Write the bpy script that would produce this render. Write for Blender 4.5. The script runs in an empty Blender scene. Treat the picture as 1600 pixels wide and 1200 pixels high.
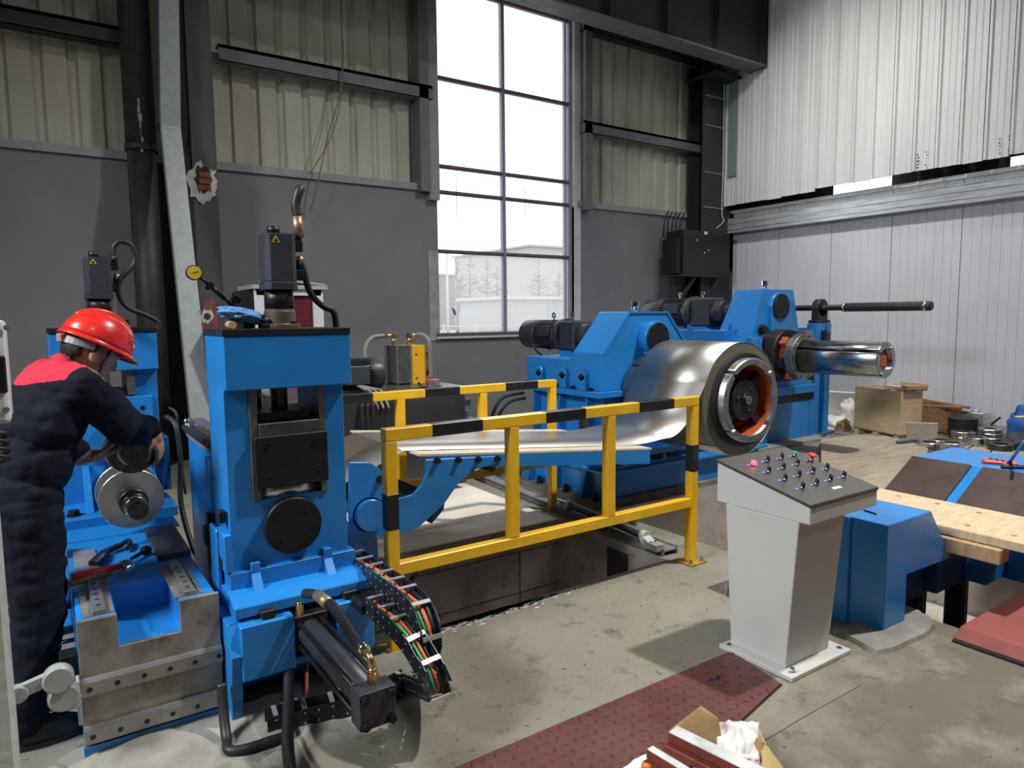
import bpy, math, random
from mathutils import Vector, Matrix, noise
random.seed(7)
SC = bpy.context.scene
COL = SC.collection
PI = math.pi

# ---------------------------------------------------------------- camera
F_PX, YAW, PITCH, ROLL, HC = 1087.13, 0.596277, 0.0963354, -0.0096370, 1.62
_f = Vector((math.sin(YAW)*math.cos(PITCH), math.cos(YAW)*math.cos(PITCH), -math.sin(PITCH)))
_r0 = Vector((math.cos(YAW), -math.sin(YAW), 0)); _u0 = _r0.cross(_f)
_r = _r0*math.cos(ROLL)+_u0*math.sin(ROLL); _u = -_r0*math.sin(ROLL)+_u0*math.cos(ROLL)
CAM = Vector((0, 0, HC))
cd = bpy.data.cameras.new('camera'); cam = bpy.data.objects.new('camera', cd); COL.objects.link(cam)
cd.sensor_fit = 'HORIZONTAL'; cd.sensor_width = 36.0; cd.lens = 36.0*F_PX/1600.0
cd.clip_start = 0.05; cd.clip_end = 400
M = Matrix((( _r.x, _u.x, -_f.x, 0), (_r.y, _u.y, -_f.y, 0), (_r.z, _u.z, -_f.z, HC), (0, 0, 0, 1)))
cam.matrix_world = M
SC.camera = cam

def at(px, py, **k):
    """a pixel of the 1600x1200 frame to a point on a known plane x=, y= or z="""
    d = _r*((px-800)/F_PX) - _u*((py-600)/F_PX) + _f
    a, v = list(k.items())[0]; i = 'xyz'.index(a)
    return CAM + d*((v-CAM[i])/d[i])

# ---------------------------------------------------------------- world, exposure
SC.view_settings.view_transform = 'Standard'
SC.view_settings.look = 'None'
SC.view_settings.gamma = 1.0
SC.view_settings.use_curve_mapping = False
SC.view_settings.exposure = 0.1
W = bpy.data.worlds.new('overcast_sky'); SC.world = W; W.use_nodes = True
nt = W.node_tree; bg = nt.nodes['Background']
tc = nt.nodes.new('ShaderNodeTexCoord'); sx = nt.nodes.new('ShaderNodeSeparateXYZ'); rp = nt.nodes.new('ShaderNodeValToRGB')
nt.links.new(tc.outputs['Generated'], sx.inputs[0]); nt.links.new(sx.outputs['Z'], rp.inputs[0]); nt.links.new(rp.outputs[0], bg.inputs[0])
rp.color_ramp.elements[0].position = 0.0; rp.color_ramp.elements[0].color = (.80, .83, .90, 1)
rp.color_ramp.elements[1].position = 0.55; rp.color_ramp.elements[1].color = (1, 1, 1, 1)
bg.inputs[1].default_value = 2.4

def lamp_light(name, loc, energy, size, color=(1, 1, 1), aim=None, spread=PI):
    L = bpy.data.lights.new(name, 'AREA'); L.shape = 'DISK'; L.size = size; L.energy = energy; L.color = color; L.spread = spread
    o = bpy.data.objects.new(name, L); COL.objects.link(o); o.location = loc
    if aim is not None:
        o.rotation_euler = (Vector(aim)-Vector(loc)).to_track_quat('-Z', 'Y').to_euler()
    return o
# high-bay lamps of the hall (their housings are built further down)
LAMPS = [((7.0, 0.3, 10.4), 335, .38, (1.0, .97, .92), (4.0, 2.4, 0), 1.62),
         ((-4.8, 2.6, 6.0), 265, 2.0, (.92, .97, 1.0), (1.2, 2.6, .4), 1.9),
         ((-0.6, -4.5, 9.0), 28, .40, (.95, .98, 1.0), (1.5, 2.5, 0), 2.4),
         ((6.9, 5.5, 7.0), 58, .40, (1.0, .99, .97), (10.6, 5.9, 2.6), 1.6),  # unseen lamp, placed and aimed to brighten the right wall panels
         ((8.0, -3.5, 9.0), 45, .40, (1.0, .98, .95), (8.5, 2.0, 1.5), 2.2)]
for (l, e, s, c, a, sp) in LAMPS:
    lamp_light('high_bay_light', l, e, s, c, a, sp)

# ---------------------------------------------------------------- materials
MATS = {}
def mat(name, col, rough=.5, metal=0., nscale=0, namt=.0, bump=0., bscale=None, col2=None, spec=.5, coat=0., stretch=None, detail=4, emit=None, rvar=0.):
    if name in MATS: return MATS[name]
    m = bpy.data.materials.new(name); m.use_nodes = True; t = m.node_tree; n = t.nodes; b = n['Principled BSDF']
    b.inputs['Base Color'].default_value = (*col, 1); b.inputs['Roughness'].default_value = rough
    b.inputs['Metallic'].default_value = metal
    b.inputs['Specular IOR Level'].default_value = spec
    if coat: b.inputs['Coat Weight'].default_value = coat; b.inputs['Coat Roughness'].default_value = .12
    if emit: b.inputs['Emission Color'].default_value = (*emit[0], 1); b.inputs['Emission Strength'].default_value = emit[1]
    if nscale or bump:
        g = n.new('ShaderNodeNewGeometry'); mp = n.new('ShaderNodeMapping'); t.links.new(g.outputs['Position'], mp.inputs[0])
        if stretch: mp.inputs['Scale'].default_value = stretch
    if nscale:
        no = n.new('ShaderNodeTexNoise'); no.inputs['Scale'].default_value = nscale; no.inputs['Detail'].default_value = detail; no.inputs['Roughness'].default_value = .62
        t.links.new(mp.outputs[0], no.inputs['Vector'])
        cr = n.new('ShaderNodeValToRGB')
        c2 = col2 if col2 else tuple(max(0, c*(1-namt)) for c in col)
        cr.color_ramp.elements[0].position = .34; cr.color_ramp.elements[0].color = (*c2, 1)
        cr.color_ramp.elements[1].position = .66; cr.color_ramp.elements[1].color = (*[min(1, c*(1+namt*.35)) for c in col], 1)
        t.links.new(no.outputs[0], cr.inputs[0]); t.links.new(cr.outputs[0], b.inputs['Base Color'])
        if rvar:
            mr = n.new('ShaderNodeMapRange'); mr.inputs[3].default_value = rough-rvar; mr.inputs[4].default_value = rough+rvar
            t.links.new(no.outputs[0], mr.inputs[0]); t.links.new(mr.outputs[0], b.inputs['Roughness'])
    if bump:
        n2 = n.new('ShaderNodeTexNoise'); n2.inputs['Scale'].default_value = bscale or 40; n2.inputs['Detail'].default_value = 4
        t.links.new(mp.outputs[0], n2.inputs['Vector'])
        bp = n.new('ShaderNodeBump'); bp.inputs['Strength'].default_value = bump; bp.inputs['Distance'].default_value = .01
        t.links.new(n2.outputs[0], bp.inputs['Height']); t.links.new(bp.outputs[0], b.inputs['Normal'])
    MATS[name] = m; return m

def mix_layer(m, scale, lo, hi, col, vec_stretch=None, detail=6, rough=None):
    """one more stain layer over a material's colour (noise-shaped)"""
    t = m.node_tree; n = t.nodes; b = n['Principled BSDF']
    g = n.new('ShaderNodeNewGeometry'); mp = n.new('ShaderNodeMapping'); t.links.new(g.outputs['Position'], mp.inputs[0])
    mp.inputs['Location'].default_value = (scale*3.1, scale*1.7, 0)
    if vec_stretch: mp.inputs['Scale'].default_value = vec_stretch
    no = n.new('ShaderNodeTexNoise'); no.inputs['Scale'].default_value = scale; no.inputs['Detail'].default_value = detail; no.inputs['Roughness'].default_value = .65
    t.links.new(mp.outputs[0], no.inputs['Vector'])
    mr = n.new('ShaderNodeMapRange'); mr.inputs[1].default_value = lo; mr.inputs[2].default_value = hi; t.links.new(no.outputs[0], mr.inputs[0])
    mx = n.new('ShaderNodeMix'); mx.data_type = 'RGBA'; t.links.new(mr.outputs[0], mx.inputs[0])
    src = b.inputs['Base Color'].links
    if src: t.links.new(src[0].from_socket, mx.inputs[6])
    else: mx.inputs[6].default_value = b.inputs['Base Color'].default_value
    mx.inputs[7].default_value = (*col, 1)
    t.links.new(mx.outputs[2], b.inputs['Base Color'])
    return m

BLUE = mat('blue_paint', (.016, .215, .60), .32, nscale=3, namt=.12, bump=.05, bscale=60, coat=.15)
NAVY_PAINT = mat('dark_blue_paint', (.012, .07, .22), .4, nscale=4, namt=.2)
YEL = mat('yellow_paint', (.90, .50, .010), .35, nscale=5, namt=.12, coat=.1)
BLK = mat('black_paint', (.012, .012, .014), .38, nscale=8, namt=.2)
BOX = mat('black_oxide_steel', (.016, .016, .018), .42, .3, nscale=14, namt=.35, bump=.05, bscale=80)
RUB = mat('black_rubber', (.014, .014, .015), .5, nscale=20, namt=.2)
CHAR = mat('charcoal_motor_paint', (.035, .038, .05), .42, nscale=10, namt=.25)
IRON = mat('dark_grey_motor_paint', (.045, .05, .055), .4, nscale=9, namt=.25)
STEEL = mat('bright_turned_steel', (.62, .63, .64), .22, 1., nscale=18, namt=.15, bump=.04, bscale=120)
CHROME = mat('chrome', (.75, .76, .78), .12, 1.)
MILL = mat('machined_iron', (.33, .295, .26), .48, .55, nscale=7, namt=.42, bump=.06, bscale=60)
mix_layer(MILL, 16, .55, .78, (.12, .10, .085))
RAILM = mat('ground_rail_steel', (.36, .345, .33), .38, .75, nscale=9, namt=.25)
STRIP = mat('cold_rolled_strip', (.54, .51, .475), .38, 1., nscale=1.4, namt=.06, bump=.02, bscale=300, stretch=(1, .05, 1))
COILEDGE = mat('coil_edge', (.27, .245, .185), .45, .6, nscale=60, namt=.15)
GALV = mat('galvanised_steel', (.34, .365, .38), .45, .45, nscale=14, namt=.14, detail=6)
mix_layer(GALV, 3, .62, .8, (.50, .36, .22))
GALVW = mat('new_galvanised_steel', (.66, .68, .70), .33, .7, nscale=9, namt=.35, stretch=(.3, .3, 6))
BRASS = mat('brass', (.62, .44, .17), .28, 1., nscale=15, namt=.2)
COPPER = mat('copper_braid', (.42, .27, .17), .42, .7, nscale=60, namt=.4)
ORANGE = mat('red_oxide_paint', (.52, .10, .022), .5, nscale=9, namt=.35)
DIRTY = mat('greasy_black', (.03, .026, .022), .45, .3, nscale=8, namt=.5)
GREYP = mat('console_grey_paint', (.52, .515, .485), .42, nscale=3, namt=.05, bump=.02, bscale=150)
BRUSH = mat('brushed_stainless', (.19, .183, .172), .40, .9, nscale=60, namt=.18, stretch=(1, 12, 1))
WHITEP = mat('white_enamel', (.74, .75, .75), .4, nscale=4, namt=.06)
WOODL = mat('pale_plywood', (.62, .47, .29), .6, nscale=7, namt=.2, stretch=(1, 5, 1), bump=.08, bscale=30)
WOODC = mat('crate_plywood', (.60, .45, .27), .62, nscale=5, namt=.12, stretch=(1, 1, 4))
WOODD = mat('brown_scrap_wood', (.30, .16, .075), .7, nscale=9, namt=.5, stretch=(1, 1, 5))
WOODG = mat('weathered_boards', (.40, .335, .25), .8, nscale=5, namt=.3, stretch=(.6, 6, 1), bump=.1, bscale=30)
BROWN = mat('brown_friction_lining', (.055, .026, .022), .55, nscale=6, namt=.4, bump=.1, bscale=25)
REDP = mat('red_oxide_plate', (.105, .027, .025), .58, nscale=5, namt=.25, bump=.06, bscale=60)
mix_layer(REDP, 2.2, .45, .7, (.125, .053, .045))
REDPL = mat('red_floor_cover', (.26, .062, .050), .55, nscale=4, namt=.2, bump=.05, bscale=50)
mix_layer(REDPL, 3, .55, .8, (.20, .08, .07))
CARD = mat('brown_cardboard', (.34, .21, .085), .85, nscale=10, namt=.2, bump=.05)
PAPER = mat('white_wrapping', (.72, .68, .65), .75, nscale=12, namt=.15, bump=.2, bscale=25)
REDSTEEL = mat('red_primer_steel', (.20, .045, .03), .55, nscale=12, namt=.3)
WHITEFILM = mat('white_film_face', (.62, .63, .62), .45, nscale=10, namt=.3)
RED = mat('red_plastic', (.72, .022, .014), .28, coat=.3)
REDC = mat('red_cloth', (.62, .015, .045), .85, nscale=30, namt=.15, bump=.1, bscale=200)
NAVY = mat('navy_work_cloth', (.0085, .010, .020), .88, nscale=14, namt=.35, bump=.2, bscale=180, spec=.2)
SKIN = mat('skin', (.44, .235, .155), .5, nscale=20, namt=.12)
HAIR = mat('black_hair', (.012, .010, .009), .6, nscale=60, namt=.3, bump=.3, bscale=150)
GREYPLA = mat('grey_plastic', (.22, .22, .23), .45)
SHOE = mat('dark_leather', (.03, .025, .022), .55, nscale=14, namt=.3, bump=.1)
GREEN = mat('green_cable', (.04, .42, .12), .45)
ORC = mat('orange_cable', (.66, .13, .045), .45)
GREYC = mat('grey_hose', (.26, .25, .23), .4, nscale=120, namt=.4)
BLUERAG = mat('pale_blue_rag', (.10, .27, .60), .8, nscale=14, namt=.3, bump=.3, bscale=40)
YDIAL = mat('yellow_dial', (.75, .56, .04), .4)
OILYEL = mat('cooler_yellow', (.82, .44, .012), .35)
PVCW = mat('clear_white_plastic', (.62, .64, .64), .3, nscale=10, namt=.15)
# ---------------------------------------------------------------- mesh helpers
V = Vector
class MB:
    def __init__(s): s.v = []; s.f = []; s.sm = []; s.mi = []; s.cur = 0
    def add(s, vs, fs, smooth=False):
        o = len(s.v); s.v += [V(p) for p in vs]
        for f in fs: s.f.append(tuple(i+o for i in f)); s.sm.append(smooth); s.mi.append(s.cur)
        return s
    def box(s, x0, x1, y0, y1, z0, z1):
        vs = [(x0, y0, z0), (x1, y0, z0), (x1, y1, z0), (x0, y1, z0), (x0, y0, z1), (x1, y0, z1), (x1, y1, z1), (x0, y1, z1)]
        return s.add(vs, [(3, 2, 1, 0), (4, 5, 6, 7), (0, 1, 5, 4), (1, 2, 6, 5), (2, 3, 7, 6), (3, 0, 4, 7)])
    def hexa(s, p):   # 8 corners: bottom ring then top ring
        return s.add(p, [(3, 2, 1, 0), (4, 5, 6, 7), (0, 1, 5, 4), (1, 2, 6, 5), (2, 3, 7, 6), (3, 0, 4, 7)])
    def obox(s, c, size, rot=(0, 0, 0)):
        from mathutils import Euler
        R = Euler(rot).to_matrix(); c = V(c); hx, hy, hz = [d/2 for d in size]
        p = [c+R@V(q) for q in [(-hx, -hy, -hz), (hx, -hy, -hz), (hx, hy, -hz), (-hx, hy, -hz), (-hx, -hy, hz), (hx, -hy, hz), (hx, hy, hz), (-hx, hy, hz)]]
        return s.hexa(p)
    def bar(s, a, b, w, h, up=(0, 0, 1)):     # rectangular bar from a to b
        a = V(a); b = V(b); d = (b-a).normalized(); up = V(up)
        if abs(d.dot(up)) > .98: up = V((1, 0, 0))
        sd = d.cross(up).normalized(); u = sd.cross(d)
        p = []
        for q in (a, b): p += [q-sd*w/2-u*h/2, q+sd*w/2-u*h/2, q+sd*w/2+u*h/2, q-sd*w/2+u*h/2]
        return s.add(p, [(0, 1, 2, 3), (7, 6, 5, 4), (0, 4, 5, 1), (1, 5, 6, 2), (2, 6, 7, 3), (3, 7, 4, 0)])
    def ring(s, c, ax, r, n, ref=None):
        ax = V(ax).normalized(); ref = V(ref) if ref else (V((0, 0, 1)) if abs(ax.z) < .9 else V((1, 0, 0)))
        a = ax.cross(ref).normalized(); b = ax.cross(a)
        return [V(c)+a*r*math.cos(2*PI*i/n)+b*r*math.sin(2*PI*i/n) for i in range(n)]
    def cyl(s, a, b, r, r2=None, n=24, caps=True, smooth=True):
        a = V(a); b = V(b); r2 = r if r2 is None else r2; d = b-a
        o = len(s.v); s.v += s.ring(a, d, r, n) + s.ring(b, d, r2, n)
        for i in range(n):
            j = (i+1) % n; s.f.append((o+i, o+j, o+n+j, o+n+i)); s.sm.append(smooth); s.mi.append(s.cur)
        if caps:
            s.f.append(tuple(o+i for i in reversed(range(n)))); s.sm.append(False); s.mi.append(s.cur)
            s.f.append(tuple(o+n+i for i in range(n))); s.sm.append(False); s.mi.append(s.cur)
        return s
    def lathe(s, c, ax, prof, n=32, smooth=False, closed=False, arc=None):   # prof: (distance along axis, radius)
        c = V(c); ax = V(ax).normalized(); o = len(s.v)
        a0, a1 = arc if arc else (0, 2*PI); nn = n if not arc else n+1
        ref = V((0, 0, 1)) if abs(ax.z) < .9 else V((1, 0, 0)); a = ax.cross(ref).normalized(); b = ax.cross(a)
        for d, r in prof:
            for i in range(nn):
                t = a0+(a1-a0)*i/n
                s.v.append(c+ax*d+a*max(r, 1e-5)*math.cos(t)+b*max(r, 1e-5)*math.sin(t))
        m = len(prof); rng = range(m if closed else m-1)
        for k in rng:
            k2 = (k+1) % m
            for i in range(n):
                j = (i+1) % nn if not arc else i+1
                s.f.append((o+k*nn+i, o+k*nn+j, o+k2*nn+j, o+k2*nn+i)); s.sm.append(smooth); s.mi.append(s.cur)
        if arc and closed:
            s.f.append(tuple(o+k*nn for k in range(m))); s.sm.append(False); s.mi.append(s.cur)
            s.f.append(tuple(o+k*nn+n for k in reversed(range(m)))); s.sm.append(False); s.mi.append(s.cur)
        return s
    def tube(s, pts, r, n=10, smooth=True, caps=True):
        pts = [V(p) for p in pts]; o = len(s.v); m = len(pts); nrm = None
        for i, p in enumerate(pts):
            d = (pts[min(i+1, m-1)]-pts[max(i-1, 0)]).normalized()
            if nrm is None:
                up = V((0, 0, 1)) if abs(d.z) < .9 else V((1, 0, 0)); nrm = d.cross(up).normalized()
            else: nrm = (nrm-d*nrm.dot(d)).normalized()
            b = d.cross(nrm); rr = r[i] if isinstance(r, (list, tuple)) else r
            s.v += [p+nrm*rr*math.cos(2*PI*k/n)+b*rr*math.sin(2*PI*k/n) for k in range(n)]
        for i in range(m-1):
            for k in range(n):
                j = (k+1) % n; s.f.append((o+i*n+k, o+i*n+j, o+(i+1)*n+j, o+(i+1)*n+k)); s.sm.append(smooth); s.mi.append(s.cur)
        if caps:
            s.f.append(tuple(o+k for k in reversed(range(n)))); s.sm.append(False); s.mi.append(s.cur)
            s.f.append(tuple(o+(m-1)*n+k for k in range(n))); s.sm.append(False); s.mi.append(s.cur)
        return s
    def prism(s, poly, off):      # planar polygon (3-D points) pushed along off
        n = len(poly); off = V(off); a = [V(p) for p in poly]
        vs = a+[p+off for p in a]
        fs = [tuple(reversed(range(n))), tuple(range(n, 2*n))]+[(i, (i+1) % n, n+(i+1) % n, n+i) for i in range(n)]
        return s.add(vs, fs)
    def sphere(s, c, r, sc=(1, 1, 1), n=16, m=10, zmin=-1.):
        c = V(c); o = len(s.v); rows = []
        t0 = math.asin(zmin) if zmin > -1 else -PI/2
        for j in range(m+1):
            t = t0+(PI/2-t0)*j/m
            for i in range(n):
                p = 2*PI*i/n
                s.v.append(c+V((sc[0]*r*math.cos(t)*math.cos(p), sc[1]*r*math.cos(t)*math.sin(p), sc[2]*r*math.sin(t))))
        for j in range(m):
            for i in range(n):
                k = (i+1) % n; s.f.append((o+j*n+i, o+j*n+k, o+(j+1)*n+k, o+(j+1)*n+i)); s.sm.append(True); s.mi.append(s.cur)
        return s
    def grid(s, fn, nu, nv, smooth=True):     # fn(u,v)->point
        o = len(s.v)
        for j in range(nv+1):
            for i in range(nu+1): s.v.append(V(fn(i/nu, j/nv)))
        for j in range(nv):
            for i in range(nu):
                a = o+j*(nu+1)+i; s.f.append((a, a+1, a+nu+2, a+nu+1)); s.sm.append(smooth); s.mi.append(s.cur)
        return s
    def xf(s, m):
        s.v = [m@p for p in s.v]; return s
    def build(s, name, m, parent=None, bevel=0., seg=1, solid=0., sub=0):
        me = bpy.data.meshes.new(name)
        lo = V([min(p[i] for p in s.v) for i in range(3)]); hi = V([max(p[i] for p in s.v) for i in range(3)])
        c = (lo+hi)/2
        if parent is None: c.z = lo.z
        me.from_pydata([tuple(p-c) for p in s.v], [], s.f); me.validate()
        fix_normals(me)
        ms = m if isinstance(m, (list, tuple)) else [m]
        for q in ms: me.materials.append(q)
        for i, p in enumerate(me.polygons):
            if i < len(s.sm): p.use_smooth = s.sm[i]; p.material_index = s.mi[i]
        return link(name, me, c, parent, bevel, seg, solid, sub)
def fix_normals(me):
    import bmesh
    bm = bmesh.new(); bm.from_mesh(me); bmesh.ops.recalc_face_normals(bm, faces=bm.faces); bm.to_mesh(me); bm.free()
ORG = {}
def link(name, me, c, parent=None, bevel=0., seg=1, solid=0., sub=0):
    o = bpy.data.objects.new(name, me); COL.objects.link(o)
    ORG[o] = V(c); o.location = V(c)-(ORG[parent] if parent else V((0, 0, 0)))
    if parent: o.parent = parent
    if solid:
        d = o.modifiers.new('solid', 'SOLIDIFY'); d.thickness = solid; d.offset = 0
    if bevel:
        d = o.modifiers.new('bevel', 'BEVEL'); d.width = bevel; d.segments = seg; d.limit_method = 'ANGLE'; d.angle_limit = math.radians(40)
    if sub:
        d = o.modifiers.new('sub', 'SUBSURF'); d.levels = sub; d.render_levels = sub
    return o
def tag(o, label, cat, group=None):
    o['label'] = label; o['category'] = cat
    if group: o['group'] = group
    return o
def thing(name, loc, label, cat, group=None):
    o = bpy.data.objects.new(name, None); COL.objects.link(o); o.location = V(loc); ORG[o] = V(loc); o.empty_display_size = .1
    return tag(o, label, cat, group)
def struct(o): o['kind'] = 'structure'; return o
def sroot(name, loc=(0, 0, 0)):
    o = bpy.data.objects.new(name, None); COL.objects.link(o); o.location = V(loc); ORG[o] = V(loc); o['kind'] = 'structure'; return o
def inst(src, name, c, parent, rot=None):     # another object on the same mesh data
    o = bpy.data.objects.new(name, src.data); COL.objects.link(o); ORG[o] = V(c); o.location = V(c)-(ORG[parent] if parent else V((0, 0, 0)))
    if parent: o.parent = parent
    if rot is not None: o.rotation_euler = rot
    for m in src.modifiers:
        d = o.modifiers.new(m.name, m.type)
        if m.type == 'BEVEL': d.width = m.width; d.segments = m.segments; d.limit_method = 'ANGLE'; d.angle_limit = m.angle_limit
    return o
_bolt = {}
def bolt(parent, p, ax, r=.012, h=.012, m=None, name='bolt', hexa=True):
    """hexagon or socket bolt head standing on p along ax, mesh shared by size"""
    m = m or BOX; key = (round(r, 4), round(h, 4), m.name, hexa)
    if key not in _bolt:
        b = MB()
        if hexa: b.cyl((0, 0, 0), (0, 0, h*.25), r*1.25, n=14); b.cyl((0, 0, h*.25), (0, 0, h), r, n=6, smooth=False)
        else: b.lathe((0, 0, 0), (0, 0, 1), [(0, 0), (0, r), (h, r), (h, r*.55), (h*.4, r*.5), (h*.4, 0)], n=14)
        me = bpy.data.meshes.new('bolt'); me.from_pydata([tuple(q) for q in b.v], [], b.f); me.materials.append(m); fix_normals(me); _bolt[key] = me
    o = bpy.data.objects.new(name, _bolt[key]); COL.objects.link(o); o.parent = parent; ORG[o] = V(p); o.location = V(p)-ORG[parent]
    o.rotation_euler = V(ax).to_track_quat('Z', 'Y').to_euler()
    return o
def smooth_path(pts, k=6):     # Catmull-Rom through the points
    P = [V(p) for p in pts]; out = []
    for i in range(len(P)-1):
        a = P[max(i-1, 0)]; b = P[i]; c = P[i+1]; d = P[min(i+2, len(P)-1)]
        for j in range(k):
            t = j/k; out.append(.5*((2*b)+(c-a)*t+(2*a-5*b+4*c-d)*t*t+(3*b-a-3*c+d)*t*t*t))
    return out+[P[-1]]
_text = {}
def lettering(s, p, size, m, parent, name='lettering', right=(1, 0, 0), up=(0, 0, 1)):
    c = bpy.data.curves.new(name, 'FONT'); c.body = s; c.size = size; c.align_x = 'CENTER'; c.align_y = 'CENTER'; c.extrude = .0006
    o = bpy.data.objects.new(name, c); COL.objects.link(o)
    dg = bpy.context.evaluated_depsgraph_get(); me = bpy.data.meshes.new_from_object(o.evaluated_get(dg)); bpy.data.objects.remove(o)
    me.materials.clear(); me.materials.append(m)
    r = V(right).normalized(); u = V(up).normalized(); n = r.cross(u)
    for v in me.vertices: q = v.co; v.co = r*q.x+u*q.y+n*q.z
    return link(name, me, p, parent)
# ================================================================ STRUCTURE
YB, XR = 8.8, 10.65          # inner faces of the back wall and of the white right wall
# ---- floor materials
CONC = mat('floor_concrete', (.235, .217, .167), .62, nscale=1.3, namt=.22, bump=.12, bscale=35, detail=8)
mix_layer(CONC, 4.5, .50, .70, (.205, .188, .148)); mix_layer(CONC, 24, .635, .70, (.085, .078, .062), detail=3); mix_layer(CONC, .8, .56, .70, (.22, .19, .15))
def slab_brown_fade(m, col):
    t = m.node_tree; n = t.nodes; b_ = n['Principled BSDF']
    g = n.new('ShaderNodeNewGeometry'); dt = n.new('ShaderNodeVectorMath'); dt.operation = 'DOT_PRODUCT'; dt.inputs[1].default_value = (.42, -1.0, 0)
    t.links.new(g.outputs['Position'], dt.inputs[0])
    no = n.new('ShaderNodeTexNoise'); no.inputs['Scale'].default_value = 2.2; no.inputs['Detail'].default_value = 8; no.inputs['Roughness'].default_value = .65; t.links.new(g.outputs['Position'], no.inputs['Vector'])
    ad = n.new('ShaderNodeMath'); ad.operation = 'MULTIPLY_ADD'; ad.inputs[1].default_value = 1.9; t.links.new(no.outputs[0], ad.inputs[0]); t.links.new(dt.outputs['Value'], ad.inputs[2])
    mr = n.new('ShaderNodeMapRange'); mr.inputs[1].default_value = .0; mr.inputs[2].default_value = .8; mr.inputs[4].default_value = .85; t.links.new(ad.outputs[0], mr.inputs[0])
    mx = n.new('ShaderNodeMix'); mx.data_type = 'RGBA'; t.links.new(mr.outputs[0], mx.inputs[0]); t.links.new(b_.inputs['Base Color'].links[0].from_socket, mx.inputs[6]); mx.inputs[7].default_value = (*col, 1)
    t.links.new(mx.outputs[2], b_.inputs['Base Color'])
slab_brown_fade(CONC, (.105, .086, .062))  # floor turns darker brown towards the near right, broken up by noise
mix_layer(CONC, 3.1, .50, .66, (.225, .198, .152), detail=9); mix_layer(CONC, 6.2, .56, .70, (.075, .063, .047), detail=9); mix_layer(CONC, 30, .65, .70, (.06, .052, .042), detail=3)
PITC = mat('pit_concrete', (.46, .40, .355), .85, nscale=2.2, namt=.35, bump=.25, bscale=18, detail=7)
mix_layer(PITC, 9, .6, .72, (.08, .07, .06))
FOUND = mat('foundation_concrete', (.30, .29, .24), .8, nscale=3, namt=.3, bump=.2, bscale=22, detail=7)
DECK = mat('cream_floor_board', (.80, .73, .63), .55, nscale=2.4, namt=.12, bump=.04, bscale=40, detail=7)
PATCH = mat('rough_mortar', (.21, .205, .18), .9, nscale=6, namt=.3, bump=.5, bscale=14)

# floor: rectangular slabs around the pits (one floor)
HOLES = [(0.62, 3.37, 3.15, 4.27), (3.83, 6.35, 1.50, 4.25), (6.0, 6.70, 4.2, 5.02), (3.20, 3.42, 2.46, 2.68)]
def floor_cells():
    xs = sorted({-7, 14, *[h[0] for h in HOLES], *[h[1] for h in HOLES]}); ys = sorted({-9, 9.4, *[h[2] for h in HOLES], *[h[3] for h in HOLES]})
    for i in range(len(xs)-1):
        for j in range(len(ys)-1):
            cx = (xs[i]+xs[i+1])/2; cy = (ys[j]+ys[j+1])/2
            if not any(h[0] < cx < h[1] and h[2] < cy < h[3] for h in HOLES): yield xs[i], xs[i+1], ys[j], ys[j+1]
b = MB()
for c in floor_cells():
    x0, x1, y0, y1 = c
    b.add([(x0, y0, 0), (x1, y0, 0), (x1, y1, 0), (x0, y1, 0)], [(0, 1, 2, 3)])
# slab skirts round every hole
for (x0, x1, y0, y1) in HOLES:
    d = -.9 if x1-x0 > .5 else -.12
    b.add([(x0, y0, 0), (x1, y0, 0), (x1, y1, 0), (x0, y1, 0), (x0, y0, d), (x1, y0, d), (x1, y1, d), (x0, y1, d)], [(0, 1, 5, 4), (1, 2, 6, 5), (2, 3, 7, 6), (3, 0, 4, 7), (4, 5, 6, 7)])
b.cur = 0
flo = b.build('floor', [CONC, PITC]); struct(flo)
for p in flo.data.polygons:
    z = p.center[2]+ORG[flo].z
    if z < -.02: p.material_index = 1
bm_fix = flo.data
# pit joints: shutter-board lines cast into the pit walls, and the pillar between two pits
pj = MB()
for z in (-.18, -.50): pj.box(.64, 3.36, 4.264, 4.272, z, z+.006)
for x in (1.75, 2.95): pj.box(x, x+.006, 4.264, 4.272, -.9, -.18)
pj.build('pit_wall_joint', mat('joint_dark', (.14, .12, .105), .9), flo)
pn = MB(); pn.box(3.352, 3.38, 3.52, 3.72, -.9, -.07)
pn.build('pit_wall_niche', mat('niche_dark', (.05, .045, .04), .95), flo)
# chipped white edge strip along the near rim of the long pit
es = MB(); rr = random.Random(3)
for i in range(1300):
    x = rr.gauss(1.95, .25); y = 3.146-abs(rr.gauss(0, .032)); L_ = .005+rr.random()*.02; w_ = .002+rr.random()*.006; a_ = rr.uniform(-.5, .5)
    es.add([(x+L_*math.cos(t+a_)*(1+.3*math.sin(5*t)), min(3.149, y+w_*math.sin(t)), .0012) for t in [k*PI/4 for k in range(8)]], [tuple(range(8))])
es.build('paint_flake_strip', mat('white_paint_flakes', (.62, .62, .62), .6), flo)['kind'] = 'stuff'
# crack lines in the slab in front
cr = MB()
for a, c in (((1195, 1157), (1262, 1117)), ((1262, 1117), (1345, 1071))):
    q0, q1 = at(*a, z=.0006), at(*c, z=.0006); cr.bar(q0, q1, .0035, .0012)
cr.build('floor_joint', mat('joint_dark2', (.06, .055, .05), .95), flo)
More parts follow.
